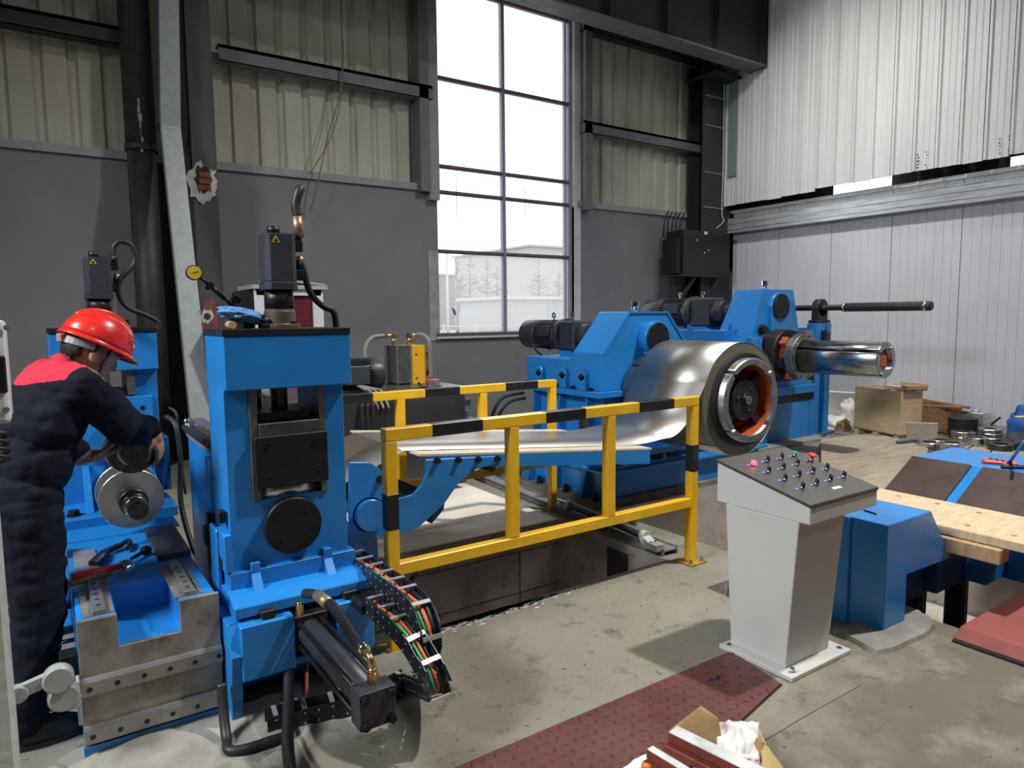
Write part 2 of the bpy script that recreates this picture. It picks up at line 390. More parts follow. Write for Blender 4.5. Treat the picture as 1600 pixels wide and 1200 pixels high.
# raised plinth of broken mortar under the slitter base
mo = MB()
def mort(u, v):
    x = -.05+u*1.5; y = 2.35+v*.62
    ed = max(0, u-.80)*.16+max(0, .22-v)*.12+max(0, .13-u)*.3
    return (x, y, -ed+.002+.05*max(0, (v-.35+.22*noise.noise(V((x*5, y*5, 0)))))*1.2+.012*noise.noise(V((x*13, y*13, 2))))
mo.grid(mort, 48, 24)
tag(mo.build('mortar_bed', mat('grey_mortar_bed', (.30, .285, .245), .9, nscale=4, namt=.35, bump=.5, bscale=14)), 'broken grey mortar bed spread along the foot of the slitter base', 'mortar')

# ---- back wall
PLINTH = mat('grey_plinth_paint', (.20, .203, .216), .62, nscale=1.1, namt=.13, bump=.05, bscale=25, detail=7)
mix_layer(PLINTH, 2.6, .60, .75, (.215, .215, .22))
SHEET = mat('beige_wall_sheet', (.50, .485, .385), .55, nscale=1.4, namt=.16, stretch=(3, 3, .6))
PURL = mat('purlin_grey_paint', (.17, .175, .185), .5, nscale=4, namt=.2)
PURLL = mat('light_purlin_paint', (.30, .31, .325), .5, nscale=4, namt=.15)
DARKST = mat('dark_column_paint', (.035, .036, .040), .55, nscale=3, namt=.3)
WX0, WX1, WS = at(686.5, 500, y=YB).x, at(897, 450, y=YB).x, at(687, 521, y=YB).z
PT = 3.36
ZT = 11.4
wb = sroot('wall_back', (0, YB, 0))
b = MB(); b.box(-7, WX0, YB, YB+.24, 0, PT); b.box(WX1, XR+1, YB, YB+.24, 0, PT); b.box(WX0, WX1, YB, YB+.24, 0, WS)
b.build('plinth', PLINTH, wb)
b = MB(); b.box(-7, WX0-.06, YB-.035, YB+.05, PT, PT+.09); b.box(WX1+.06, XR, YB-.035, YB+.05, PT, PT+.09)
b.build('plinth_capping', PURLL, wb)
# pale plaster reveals round the window
b = MB(); b.box(WX0-.16, WX0, YB-.012, YB+.2, WS-.1, 2.55); b.build('window_reveal', mat('pale_plaster', (.34, .34, .34), .7, nscale=6, namt=.25), wb)
b = MB(); b.box(WX1, WX1+.13, YB-.012, YB+.2, WS-.1, 6.6); b.build('window_reveal', mat('white_reveal', (.62, .63, .65), .6, nscale=5, namt=.1), wb)
# ribbed sheets, each a panel with its own ribs
def sheet_profile(w, ribs, depth):
    pts = [(0, 0)]
    for i in range(ribs):
        c = w*(i+.5)/ribs
        pts += [(c-.055, 0), (c-.03, depth), (c+.03, depth), (c+.055, 0)]
    return pts+[(w, 0)]
def ribbed(w, z0, z1, depth, ribs):
    pr = sheet_profile(w, ribs, depth); b = MB(); n = len(pr)
    b.add([(x, -d, z) for z in (z0, z1) for x, d in pr], [(i, i+1, n+i+1, n+i) for i in range(n-1)])
    return b
PW = .93
sh0 = None
def sheets(x0, x1, z0, z1, y, ribs=3):
    x = x0
    while x < x1-.05:
        w = min(PW, x1-x); b = ribbed(w, z0, z1, -.04, max(1, round(ribs*w/PW)))
        b.xf(Matrix.Translation((x, y, 0))); b.build('wall_sheet', SHEET, wb); x += w
sheets(-6.5, WX0-.16, PT+.05, ZT, YB+.10)
sheets(WX1+.16, XR+.9, PT+.05, ZT, YB+.10)
# girts
gz1 = at(500, 112, y=YB-.1).z; gz2 = at(1005, 215, y=YB-.1).z; gz0 = at(100, 40, y=YB-.1).z
def girt(x0, x1, z, m=PURL):
    b = MB(); b.box(x0, x1, YB-.12, YB+.05, z-.09, z-.08); b.box(x0, x1, YB-.12, YB-.11, z-.09, z+.09); b.box(x0, x1, YB-.12, YB+.05, z+.08, z+.09); b.box(x0, x1, YB-.12, YB-.10, z+.05, z+.09)
    return b.build('girt', m, wb)
girt(-6, 1.2, gz0, DARKST); girt(1.9, WX0-.1, gz1); girt(WX1+.1, XR-.4, gz2)
girt(-6, WX0-.1, gz1+2.1); girt(WX1+.1, XR-.4, gz2+1.55, DARKST)
# vertical jamb posts beside the window
b = MB(); b.box(WX0-.30, WX0-.16, YB-.12, YB+.1, PT-.02, ZT); b.build('jamb_post', PURL, wb)
b = MB(); b.box(WX0-.155, WX0-.005, YB-.10, YB+.1, PT-.12, ZT); b.build('jamb_post', PURLL, wb)
b = MB(); b.box(WX1+.14, WX1+.28, YB-.12, YB+.1, PT-.05, ZT); b.build('jamb_post', PURL, wb)

# ---- window
FRM = mat('window_frame_mauve', (.16, .115, .135), .5)
FRML = mat('window_frame_grey', (.30, .29, .35), .5)
win = sroot('window_1', ((WX0+WX1)/2, YB+.12, WS))
wy = YB+.10
hz = [at(679, y0, y=YB).z for y0 in (116, 256, 297, 391)]
ztop = at(840, 14, y=YB).z
xm = at(791.5, 300, y=YB).x
rows = [WS+.02]+sorted(hz)+[ztop, ztop+1.2]
for z in sorted(hz)+[ztop]:
    b = MB(); b.box(WX0, WX1, wy-.03, wy+.03, z-.026, z+.026); b.box(WX0, WX1, wy-.045, wy-.03, z-.012, z+.012); b.build('transom', FRM, win)
b = MB(); b.box(xm-.03, xm+.03, wy-.035, wy+.035, WS, ZT-1); b.box(xm-.012, xm+.012, wy-.05, wy-.03, WS, ZT-1); b.build('mullion', FRML, win)
b = MB(); b.box(WX1-.13, WX1-.10, wy-.03, wy+.03, WS, ZT-1); b.box(WX1-.05, WX1, wy-.05, wy+.05, WS, ZT-1); b.build('frame_stile', FRML, win)
b = MB(); b.box(WX0, WX0+.035, wy-.04, wy+.04, WS, ZT-1); b.build('frame_stile', FRML, win)
b = MB(); b.box(WX0-.05, WX1+.05, YB-.05, YB+.2, WS-.045, WS); b.build('window_sill', mat('dark_sill', (.10, .10, .105), .6), win)
b = MB(); b.box(WX0-.06, WX1+.06, YB-.06, YB+.2, WS-.075, WS-.046); b.build('sill_edge', mat('white_sill', (.6, .6, .6), .6), win)
def glass(name, haze):
    m = bpy.data.materials.new(name); m.use_nodes = True; t = m.node_tree; n = t.nodes; n.remove(n['Principled BSDF'])
    out = n['Material Output']; tr = n.new('ShaderNodeBsdfTransparent'); tr.inputs[0].default_value = (.97, .98, .98, 1)
    gl = n.new('ShaderNodeBsdfGlossy'); gl.inputs['Roughness'].default_value = .03; df = n.new('ShaderNodeBsdfTranslucent'); df.inputs[0].default_value = (.9, .9, .9, 1)
    m1 = n.new('ShaderNodeMixShader'); m1.inputs[0].default_value = .04; m2 = n.new('ShaderNodeMixShader'); m2.inputs[0].default_value = haze
    t.links.new(tr.outputs[0], m1.inputs[1]); t.links.new(gl.outputs[0], m1.inputs[2])
    t.links.new(m1.outputs[0], m2.inputs[1]); t.links.new(df.outputs[0], m2.inputs[2]); t.links.new(m2.outputs[0], out.inputs[0])
    return m
GC = glass('clear_pane', .05); GD = glass('dusty_pane', .16)
for i in range(len(rows)-1):
    for (xa, xb) in ((WX0+.035, xm-.03), (xm+.03, WX1-.05)):
        b = MB(); b.box(xa, xb, wy-.003, wy+.003, rows[i]+.005, rows[i+1]-.005); b.build('pane', GD if i == 0 else GC, win)
for (px, y0, y1) in ((713, 265, 350), (820, 282, 352)):     # pull cords on the upper lights
    b = MB(); b.tube([at(px, y0, y=YB+.05), at(px+1, y1, y=YB+.05)], .004, n=6); b.build('pull_cord', DIRTY, win)
b = MB(); p = at(707, 487, y=YB+.08); b.add([p+V(q) for q in ((-.02, 0, .07), (.05, 0, .02), (.06, 0, -.06), (.02, 0, -.04))], [(0, 1, 2, 3)]); b.build('dry_leaf', mat('dry_leaf', (.20, .15, .12), .8), win, solid=.002)

# ---- right wall: upper ribbed panels hanging over a lower sandwich panel wall
WPAN = mat('white_wall_panel', (.60, .60, .585), .48, nscale=1.2, namt=.10, stretch=(2, 2, .4), rvar=.1)
mix_layer(WPAN, 7, .70, .8, (.40, .37, .33))
LPAN = mat('grey_white_sandwich_panel', (.56, .57, .60), .5, nscale=1.6, namt=.07, stretch=(1, 1, .5))
mix_layer(LPAN, 11, .72, .8, (.34, .30, .28))
zb_up = [at(1145, 321, x=XR-.25).z, at(1597, 241, x=XR-.25).z]
ztrk = at(1300, 307.5, x=XR-.08).z; zg = at(1300, 332, x=XR-.1).z
wr = sroot('wall_right', (XR, 3, 0))
y = 8.46; k = 0
rr = random.Random(5)
while y > -3.2:
    w = .30; z0 = (zb_up[0] if y > 6.9 else zb_up[0]+.045)+rr.uniform(-.008, .008)
    b = MB(); pr = [(0, 0), (.010, .034), (.040, .034), (.055, 0), (.125, 0), (.13, .008), (.145, 0), (.205, 0), (.21, .008), (.225, 0), (.285, 0), (.291, -.02)]
    off = rr.uniform(0, .008)
    n = len(pr); b.add([(XR-.25-d-off, y-t, z) for z in (z0, ZT) for t, d in pr], [(i, i+1, n+i+1, n+i) for i in range(n-1)])
    b.build('upper_panel', WPAN, wr); y -= w; k += 1
y = 8.42
lows = []
while y > -3.2:
    w = .96; pr = []; n0 = 8
    for i in range(n0):
        t = w*i/n0; pr += [(t, 0), (t+.006, -.006), (t+.012, 0)]
    pr += [(w-.008, 0), (w-.006, -.02), (w, -.02)]
    n = len(pr); b = MB(); b.add([(XR-d, y-t, z) for z in (0, ztrk-.02) for t, d in pr], [(i, i+1, n+i+1, n+i) for i in range(n-1)])
    b.build('sandwich_panel', LPAN, wr); y -= w
# ledge, track and galvanised girt
b = MB(); b.box(XR-.10, XR+.02, -3.2, 8.42, ztrk-.02, ztrk+.025); b.build('panel_top_track', mat('white_track', (.62, .62, .62), .5), wr)
b = MB(); b.box(XR-.16, XR-.15, -3.2, 8.45, zg-.12, zg+.12); b.box(XR-.17, XR-.16, -3.2, 8.45, zg+.03, zg+.05); b.box(XR-.17, XR-.0, -3.2, 8.45, zg-.13, zg-.12); b.box(XR-.17, XR-.0, -3.2, 8.45, zg+.12, zg+.13)
b.box(XR-.17, XR-.16, -3.2, 8.45, zg-.07, zg-.05)
b.build('galvanised_girt', GALVW, wr)
b = MB(); p = at(1530, 305, x=XR-.2); b.box(XR-.012, XR-.006, -3.2, 8.4, 0, .1); b.build('wall_kerb', mat('kerb_grey', (.33, .33, .33), .8, nscale=6, namt=.3), wr)
# the roof-space seen through the slot above the track, with two strips of daylight
b = MB(); b.box(XR+.55, XR+.6, -3.2, 9.2, 0, ZT); b.build('slot_back', mat('brown_dark', (.05, .043, .035), .9), wr)
b = MB()
for yy in (8, 6.4, 4.9, 3.2, 1.8): b.box(XR+.30, XR+.36, yy-.04, yy+.04, 2.6, 4.6)
b.build('slot_stud', mat('rust_stud', (.10, .075, .055), .8), wr)
GAPL = mat('daylight_gap', (.9, .92, .95), .6, emit=((.93, .97, 1.0), 1.1))
for (p0, p1, p2, p3) in (((1303, 292), (1335, 287), (1335, 297), (1320, 297)), ((1337, 288), (1393, 276), (1393, 286), (1337, 299))):
    q = [at(a, c, x=XR+.28) for a, c in (p0, p1, p2, p3)]
    y0 = min(v.y for v in q); y1 = max(v.y for v in q); z0 = min(v.z for v in q); z1 = max(v.z for v in q)
    b = MB(); b.box(XR+.27, XR+.29, y0, y1, z0-.05, z1+.1); b.build('daylight_opening', GAPL, wr)
q0 = at(1579, 260, x=XR+.28); q1 = at(1600, 246, x=XR+.28)
b = MB(); b.box(XR+.27, XR+.29, q1.y-.4, q0.y, q0.z-.02, q1.z+.03); b.build('daylight_opening', GAPL, wr)
# pencilled tally marks on the panel bottoms
TL = mat('black_marker', (.03, .03, .03), .7)
for px, py in ((1430, 255), (1557, 232)):
    p = at(px, py, x=XR-.285); b = MB()
    for i in range(5): b.box(p.x-.002, p.x, p.y-.05+rr.random()*.02, p.y-.035+rr.random()*.02, p.z-.08+i*.045, p.z-.06+i*.045)
    for i in range(5): b.box(p.x-.002, p.x, p.y-.16+rr.random()*.02, p.y-.148+rr.random()*.02, p.z-.06+i*.045, p.z-.045+i*.045)
    b.build('marker_scribble', TL, wr)

# ---- other walls and ceiling that close the hall
HALLW = mat('hall_wall_grey', (.30, .30, .30), .7)
b = MB(); b.box(-7.2, -7, -9, 9.2, 0, ZT); struct(b.build('wall_left', HALLW))
b = MB(); b.box(-7.2, 14, -9.2, -9, 0, ZT); struct(b.build('wall_front', HALLW))
b = MB(); b.box(XR+.6, XR+.8, -9, -3.2, 0, ZT); struct(b.build('wall_right_far', HALLW))
b = MB(); b.box(-7.2, 14, -9.2, 9.4, ZT, ZT+.1); struct(b.build('ceiling', mat('ceiling_sheet', (.38, .38, .38), .7)))

# ---- brick pier, downpipe and cable trunking on the left
pier = sroot('trim_1', (1.6, YB-.2, 0))
PIERM = mat('pier_grey_paint', (.075, .074, .073), .7, nscale=2.5, namt=.3, bump=.05, bscale=25, stretch=(2, 2, .5))
xa, xb = at(308, 400, y=8.3).x, at(346, 400, y=8.3).x
b = MB(); b.box(xa, xb, 8.3, YB+.05, 0, ZT); b.build('pier', PIERM, pier)
b = MB(); b.box(at(243, 400, y=YB).x, xa, YB-.03, YB, 0, PT); b.build('painted_shade_strip', mat('nook_shade_black', (.022, .021, .022), .7, nscale=5, namt=.3), pier)  # shade of the nook beside the pier, put into the wall colour
# knocked-out patch showing brick
hp = at(318, 282, y=8.297); BRK = mat('red_brick', (.26, .085, .05), .85, nscale=12, namt=.4, bump=.3)
def blob(c, rx, rz, seed, n=26, amp=.25):
    r2 = random.Random(seed)
    return [V((c[0]+rx*math.cos(2*PI*i/n)*(1+r2.uniform(-amp, amp)), c[1], c[2]+rz*math.sin(2*PI*i/n)*(1+r2.uniform(-amp, amp)))) for i in range(n)]
b = MB(); b.prism(blob((hp.x, hp.y, hp.z-.03), .155, .20, 4), (0, -.008, 0)); b.build('plaster_scar', mat('white_plaster', (.58, .58, .57), .85, nscale=14, namt=.3, bump=.4), pier)
b = MB(); b.prism(blob((hp.x, hp.y-.009, hp.z+.01), .09, .155, 9), (0, -.004, 0)); b.build('hole', mat('hole_dark', (.05, .03, .025), .95), pier)
for i in range(3):
    b = MB(); b.box(hp.x-.06+.01*i, hp.x+.065, hp.y-.018, hp.y-.013, hp.z-.105+i*.07, hp.z-.05+i*.07); b.build('brick', BRK, pier)
hp2 = at(325, 497, y=8.297)
b = MB(); b.prism(blob((hp2.x+.02, hp2.y, hp2.z), .09, .22, 14), (0, -.006, 0)); b.build('brick_scar', BRK, pier)
b = MB(); b.prism(blob((hp2.x-.01, hp2.y-.007, hp2.z+.02), .06, .075, 15), (0, -.006, 0)); b.build('plaster_scar', MATS['white_plaster'], pier)
b = MB(); b.cyl((hp2.x-.01, hp2.y-.02, hp2.z+.02), (hp2.x-.01, hp2.y-.012, hp2.z+.02), .035, n=16); b.build('hole', MATS['hole_dark'], pier)
PIPEM = mat('downpipe_dark', (.04, .038, .037), .55, nscale=6, namt=.35)
xp = at(222, 250, y=8.62).x
dp = thing('downpipe', (xp, 8.62, 0), 'dark round rainwater downpipe beside the brick pier', 'pipe')
b = MB(); b.cyl((xp, 8.62, 0), (xp, 8.62, 3.55), .145, n=28); b.cyl((xp, 8.62, 3.48), (xp, 8.62, ZT-.1), .152, n=28); b.build('pipe_run', PIPEM, dp)
b = MB(); b.cyl((xp, 8.62, 3.43), (xp, 8.62, 3.5), .165, n=28); b.build('socket_joint', PIPEM, dp)
b = MB(); q = at(219, 195, y=8.47)
for i in range(7): b.box(q.x-.008+.01*math.sin(i), q.x+.012+.01*math.sin(i*2), q.y-.006, q.y+.03, q.z-.28+i*.08, q.z-.205+i*.08)
b.build('paint_chip', mat('bare_chip', (.45, .40, .34), .8), dp)
# galvanised cable trunk: vertical, then leaning down to the machine
pts = [at(262, -60, y=8.15), at(266, 200, y=8.15), at(316, 680, y=7.2)]
ct = thing('cable_trunking', (pts[2].x, 7.2, 0), 'galvanised sheet cable trunking leaning down in front of the brick pier', 'trunking')
b = MB(); b.bar(pts[0], pts[1], .19, .10, up=(0, 1, 0)); b.build('upright_length', GALV, ct, bevel=.004)
b = MB(); b.bar(pts[1]+V((0, -.002, .0)), pts[2], .19, .10, up=(0, 1, 0)); b.build('leaning_length', GALV, ct, bevel=.004)
b = MB(); b.bar(pts[2], (pts[2].x+.02, 7.1, .0), .19, .10, up=(0, 1, 0)); b.build('foot_length', GALV, ct, bevel=.004)
d = (pts[2]-pts[1]); sd = d.cross(V((0, 1, 0))).normalized(); nn_ = V((0, -1, 0))
for i in range(9):
    for s_ in (-1, 1): bolt(ct, pts[1]+d*(.04+.115*i)+sd*s_*.078+nn_*.051+V((0, .0, 0)), nn_, .007, .005, GALVW, name='rivet')
b = MB(); q = at(252, 199, y=8.3); b.box(q.x-.03, q.x+.05, 8.25, 8.32, q.z-.04, q.z+.04); b.build('wall_bracket', BLK, ct)

# ---- corner column, crane girder and black cabinet at the right
cc = sroot('trim_2', (10.0, 8.45, 0))
xc0, xc1 = at(1098, 250, y=8.42).x, at(1143, 250, y=8.42).x
b = MB(); b.box(xc0, xc1, 8.42, 8.445, 0, 5.95); b.box(xc0, xc1, 8.75, 8.775, 0, 5.95); b.box((xc0+xc1)/2-.012, (xc0+xc1)/2+.012, 8.44, 8.76, 0, 5.95)
b.build('corner_column', DARKST, cc)
b = MB()
for i, z in enumerate((3.5, 4.1, 4.9, 5.4)): b.box(xc0+.03, xc1-.2, 8.405, 8.42, z, z+.03)
b.build('stiffener', PURL, cc)
b = MB(); q = at(1150, 200, x=XR-.26); b.box(XR-.30, XR-.26, q.y-.06, q.y+.14, at(1148, 275, x=XR-.26).z, ZT); b.build('flashing', mat('green_grey_flashing', (.20, .25, .25), .5), cc)
b = MB(); b.tube(smooth_path([at(1132, 105, y=8.4), at(1130, 250, y=8.4), at(1128, 330, y=8.4), at(1131, 345, y=8.38), at(1120, 356, y=8.3)]), .008, n=6); b.build('white_cable', WHITEP, cc)
gd = sroot('trim_3', (8, 7.9, 5.8))
q = at(1199, 105, x=XR-.26); gz = q.z; gy = q.y
GIRD = mat('crane_girder_paint', (.036, .037, .042), .5, nscale=2, namt=.25)
b = MB(); b.box(-6.5, XR-.24, gy, gy+.34, gz, gz+.03); b.build('bottom_flange', PURL, gd)
b = MB(); b.box(-6.5, XR-.24, gy+.12, gy+.15, gz+.03, gz+1.1); b.build('web', GIRD, gd)
b = MB(); b.box(-6.5, XR-.24, gy, gy+.34, gz+1.1, gz+1.13); b.build('top_flange', GIRD, gd)
for x in [XR-.3-1.15*i for i in range(9)]:
    b = MB(); b.box(x-.02, x, gy+.015, gy+.12, gz+.03, gz+1.1); b.build('stiffener', GIRD, gd)
b = MB(); b.box(XR-.28, XR-.24, gy+.0, gy+.34, gz, gz+1.1); b.build('end_plate', GIRD, gd)
b = MB(); b.box(xc0-.05, xc1+.05, 8.1, 8.8, gz-.06, gz-.01); b.build('bearing_bracket', DARKST, gd)
# black electrical box on brackets
c0 = at(1062, 358, y=8.2); c1 = at(1139, 432, y=8.2)
eb = thing('electrical_box', ((c0.x+c1.x)/2, 8.3, c1.z), 'black wall box with vent holes on brackets below the corner column', 'electrical box')
b = MB(); b.box(c0.x+.10, c1.x, 8.2, 8.6, c1.z+.0, c0.z); b.build('cabinet', BLK, eb, bevel=.006)
b = MB(); b.box(c0.x, c0.x+.5, 8.25, 8.6, c1.z+.02, c0.z-.14); b.build('side_box', BLK, eb, bevel=.006)
b = MB(); b.box(c0.x+.45, c0.x+.455, 8.195, 8.2, c1.z+.03, c0.z-.03); b.box(c0.x-.02, c1.x, 8.18, 8.62, c1.z-.02, c1.z); b.build('shelf_and_seam', DARKST, eb)
p = at(1103, 364, y=8.195); b = MB(); b.box(p.x-.04, p.x+.04, 8.192, 8.197, p.z-.025, p.z+.025); b.build('white_sticker', WHITEP, eb)
for px, py in ((1089, 375), (1101, 395), (1107, 391)):
    bolt(eb, at(px, py, y=8.2), (0, -1, 0), .015, .008, GALVW, name='knockout')
RBK = mat('rusty_bracket', (.10, .085, .08), .7)
b = MB(); b.bar((c0.x+.5, 8.3, c1.z-.02), (c0.x+.5, 8.75, c1.z-.55), .05, .05); b.bar((c0.x+.5, 8.7, c1.z), (c0.x+.5, 8.7, c1.z-.7), .05, .05); b.build('bracket', RBK, eb)
b = MB(); b.bar((c1.x-.2, 8.3, c1.z-.02), (c1.x-.15, 8.75, c1.z-.7), .05, .05); b.build('bracket', RBK, eb)
b = MB()
for i in range(5): b.tube(smooth_path([(c0.x+.05+.09*i, 8.6, c0.z-.1), (c0.x+.0+.1*i, 8.55, c0.z+.15+.05*(i % 2)), (c0.x+.15+.1*i, 8.6, c0.z+.35)]), .012, n=6)
b.build('cable_tails', RUB, eb)
# hanging pair of wires above the press
b = MB()
b.tube(smooth_path([at(533, 0, y=8.62), at(533, 130, y=8.62), at(512, 215, y=8.6), at(493, 300, y=8.62), at(484, 330, y=8.7)]), .007, n=6)
b.tube(smooth_path([at(536, 60, y=8.62), at(534, 140, y=8.62), at(519, 210, y=8.6), at(484, 272, y=8.62)]), .006, n=6)
tag(b.build('hanging_wire', mat('old_wire', (.16, .14, .11), .6)), 'pair of thin wires hanging down the beige wall sheets above the grey plinth', 'wire')

# ---- outside, seen hazily through the dusty glass
GRD = mat('pale_yard', (.33, .33, .33), .9); b = MB(); b.box(-60, 160, 9.4, 160, -.4, -.3); tag(b.build('yard_ground', GRD), 'pale concrete yard outside beyond the tall window', 'yard')
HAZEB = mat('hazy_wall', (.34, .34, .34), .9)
def house(x0, x1, y0, y1, z1, m, label, roof, wins=()):
    h = thing('building', ((x0+x1)/2, y0, -.3), label, 'building')
    b = MB(); b.box(x0, x1, y0, y1, -.3, z1); b.build('wall', m, h)
    b = MB(); b.box(x0-.3, x1+.3, y0-.3, y1+.3, z1, z1+.25); b.build('roof', roof, h)
    for (wx, wz, ww, wh) in wins:
        b = MB(); b.box(wx, wx+ww, y0-.06, y0-.01, wz, wz+wh); b.build('window', mat('hazy_window', (.26, .28, .30), .5), h)
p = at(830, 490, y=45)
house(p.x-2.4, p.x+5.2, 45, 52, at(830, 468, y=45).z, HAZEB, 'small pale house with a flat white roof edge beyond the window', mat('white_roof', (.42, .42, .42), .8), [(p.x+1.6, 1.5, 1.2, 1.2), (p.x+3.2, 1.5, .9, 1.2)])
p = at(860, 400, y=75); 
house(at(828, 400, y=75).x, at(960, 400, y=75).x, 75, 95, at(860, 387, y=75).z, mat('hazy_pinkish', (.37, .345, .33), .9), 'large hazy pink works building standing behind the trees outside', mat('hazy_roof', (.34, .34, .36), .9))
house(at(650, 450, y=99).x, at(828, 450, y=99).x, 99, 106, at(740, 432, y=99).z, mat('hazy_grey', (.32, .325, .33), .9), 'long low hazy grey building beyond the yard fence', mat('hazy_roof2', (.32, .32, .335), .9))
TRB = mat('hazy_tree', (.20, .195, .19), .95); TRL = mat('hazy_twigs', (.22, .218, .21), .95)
def tree(px, pyt, y, seed, label):
    r2 = random.Random(seed); p = at(px, 510, y=y); zt = at(px, pyt, y=y).z
    t = thing('tree', (p.x, y, -.3), label, 'tree', 'bare conifers outside the window')
    b = MB(); b.cyl((p.x, y, -.3), (p.x, y, zt), .16, .03, n=7); b.build('trunk', TRB, t)
    b = MB(); H = zt
    for i in range(70):
        f = r2.uniform(.25, .98); L = (1.02-f)*H*.42*r2.uniform(.6, 1.1); a = r2.uniform(0, 2*PI); z = f*H
        e = V((p.x+L*math.cos(a), y+L*math.sin(a), z+L*r2.uniform(.05, .5))); b.cyl((p.x, y, z), e, .045, .012, n=4)
        for j in range(5):
            q = V((p.x, y, z)).lerp(e, r2.uniform(.4, 1)); b.cyl(q, q+V((r2.uniform(-.5, .5), r2.uniform(-.5, .5), r2.uniform(.1, .5)))*L*.5, .022, .008, n=3)
    b.build('branches', TRL, t)
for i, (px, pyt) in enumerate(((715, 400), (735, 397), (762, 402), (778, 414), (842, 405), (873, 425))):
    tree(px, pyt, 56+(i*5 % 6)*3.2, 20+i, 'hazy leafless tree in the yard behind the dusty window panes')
fn = thing('yard_fence', (at(760, 505, y=40).x, 40, -.3), 'pale rail fence in the yard beyond the window sill', 'fence')
b = MB(); x0 = at(640, 505, y=40).x; x1 = at(960, 505, y=40).x
WF = mat('pale_fence', (.42, .42, .42), .8)
for z in (.5, 1.0): b.box(x0, x1, 40, 40.06, z, z+.07)
b.build('rail', WF, fn)
po = None
x = x0
while x < x1:
    b = MB(); b.box(x, x+.1, 39.98, 40.08, -.3, 1.2); b.build('post', WF, fn); x += 2.4
b = MB(); q = at(699, 450, y=42); b.cyl((q.x, 42, -.3), (q.x, 42, 6), .09, n=8); tag(b.build('lamp_post', WF), 'thin white post in the yard at the left of the window view', 'post')
# lamp housings of the high-bay lights
HB = mat('lamp_housing', (.25, .25, .26), .4)
for (l, e, s, c, a, sp) in LAMPS:
    h = thing('high_bay_lamp', (l[0], l[1], l[2]), 'round high-bay lamp hanging from the hall ceiling', 'lamp', 'high-bay lamps of the hall')
    ax = (V(l)-V(a)).normalized(); p = V(l)+ax*.05
    b = MB(); b.lathe(p, ax, [(-.06, s*.62), (.05, s*.55), (.16, s*.22), (.30, s*.2), (.30, 0.001)], n=24); b.build('reflector', HB, h, solid=.004)
    b = MB(); b.cyl(p+ax*.3, (p.x+ax.x*.3, p.y+ax.y*.3, ZT), .012, n=8); b.build('hanger_rod', HB, h)
# ================================================================ LEFT: SLITTER
# ---- motor with hose used on both roll stands
def screwdown_motor(st, x, y, z0, hose_pts, tall=True):
    m = MB(); m.lathe((x, y, z0), (0, 0, 1), [(0, .001), (0, .085), (.018, .085), (.018, .066), (.075, .066), (.075, .062), (.085, .062), (.085, .001)], n=28)
    mt = m.build('motor_flange', mat('bronze_flange', (.22, .17, .12), .4, .7, nscale=9, namt=.3), st, bevel=.002)
    for a in range(4): bolt(mt, (x+.074*math.cos(a*PI/2+.6), y+.074*math.sin(a*PI/2+.6), z0+.018), (0, 0, 1), .008, .012)
    b = MB(); b.cyl((x, y, z0+.085), (x, y, z0+.165), .062, n=28); b.build('motor_neck', BOX, mt)
    zc = z0+.165
    b = MB(); s = .068; c = .022
    pl = [(s, -s+c), (s, s-c), (s-c, s), (-s+c, s), (-s, s-c), (-s, -s+c), (-s+c, -s), (s-c, -s)]
    b.prism([(x+p*1.05, y+q*1.05, zc) for p, q in pl], (0, 0, .035)); b.prism([(x+p, y+q, zc+.035) for p, q in pl], (0, 0, .205))
    b.build('motor_body', CHAR, mt, bevel=.003)
    b = MB(); b.cyl((x-.012, y, zc+.24), (x-.012, y, zc+.275), .028, n=18); b.box(x-.04, x+.07, y-.03, y+.03, zc+.24, zc+.246); b.build('encoder_cap', BOX, mt)
    # yellow warning triangle label
    b = MB(); b.add([(x-.04, y-.0695, zc+.200), (x-.005, y-.0695, zc+.200), (x-.0225, y-.0695, zc+.230)], [(0, 1, 2)]); b.build('warning_label', YDIAL, mt, solid=.001)
    b = MB(); b.add([(x-.033, y-.0708, zc+.204), (x-.012, y-.0708, zc+.204), (x-.0225, y-.0708, zc+.221)], [(0, 1, 2)]); b.build('warning_symbol', BLK, mt, solid=.0008)
    # connectors at the side
    for k, zz in enumerate((.045, .17)):
        b = MB(); b.box(x+.055, x+.105, y-.03, y+.02, zc+zz, zc+zz+.045); b.cyl((x+.09, y-.005, zc+zz+.04), (x+.095, y-.005, zc+zz+.085), .017, n=14); b.build('connector', BOX, mt, bevel=.003)
    b = MB(); b.cyl((x+.095, y-.005, zc+.115), (x+.1, y-.005, zc+.15), .016, n=14); b.build('gland', COPPER, mt)
    if hose_pts:
        b = MB(); b.tube(smooth_path(hose_pts), .0145, n=12); b.build('motor_cable', RUB, mt)
    return mt, zc

# ---- near roll stand
S1X0, S1X1, S1Y = .605, 1.125, 2.95
s1 = thing('roll_stand', (.865, 3.1, .05), 'large blue outboard roll stand with black round bearing cap and motor on top', 'roll stand')
fr = MB(); xe_ = S1X1-.015
fr.prism([(x, S1Y+.03, z) for x, z in ((S1X0, .57), (xe_, .57), (xe_, 1.335), (1.022, 1.335), (1.022, .86), (.702, .86), (.702, 1.335), (S1X0, 1.335))], (0, .30, 0))
fr.build('side_frame', BLUE, s1, bevel=.003)
b = MB(); b.box(S1X0, S1X1+.008, S1Y-.02, S1Y+.34, 1.333, 1.553); b.build('cap_beam', BLUE, s1, bevel=.004)
b = MB(); b.box(S1X0-.003, S1X1+.008, S1Y-.023, S1Y+.345, 1.553, 1.580); b.build('top_plate', mat('black_top_plate', (.02, .02, .022), .35, .2, nscale=8, namt=.3), s1, bevel=.002)
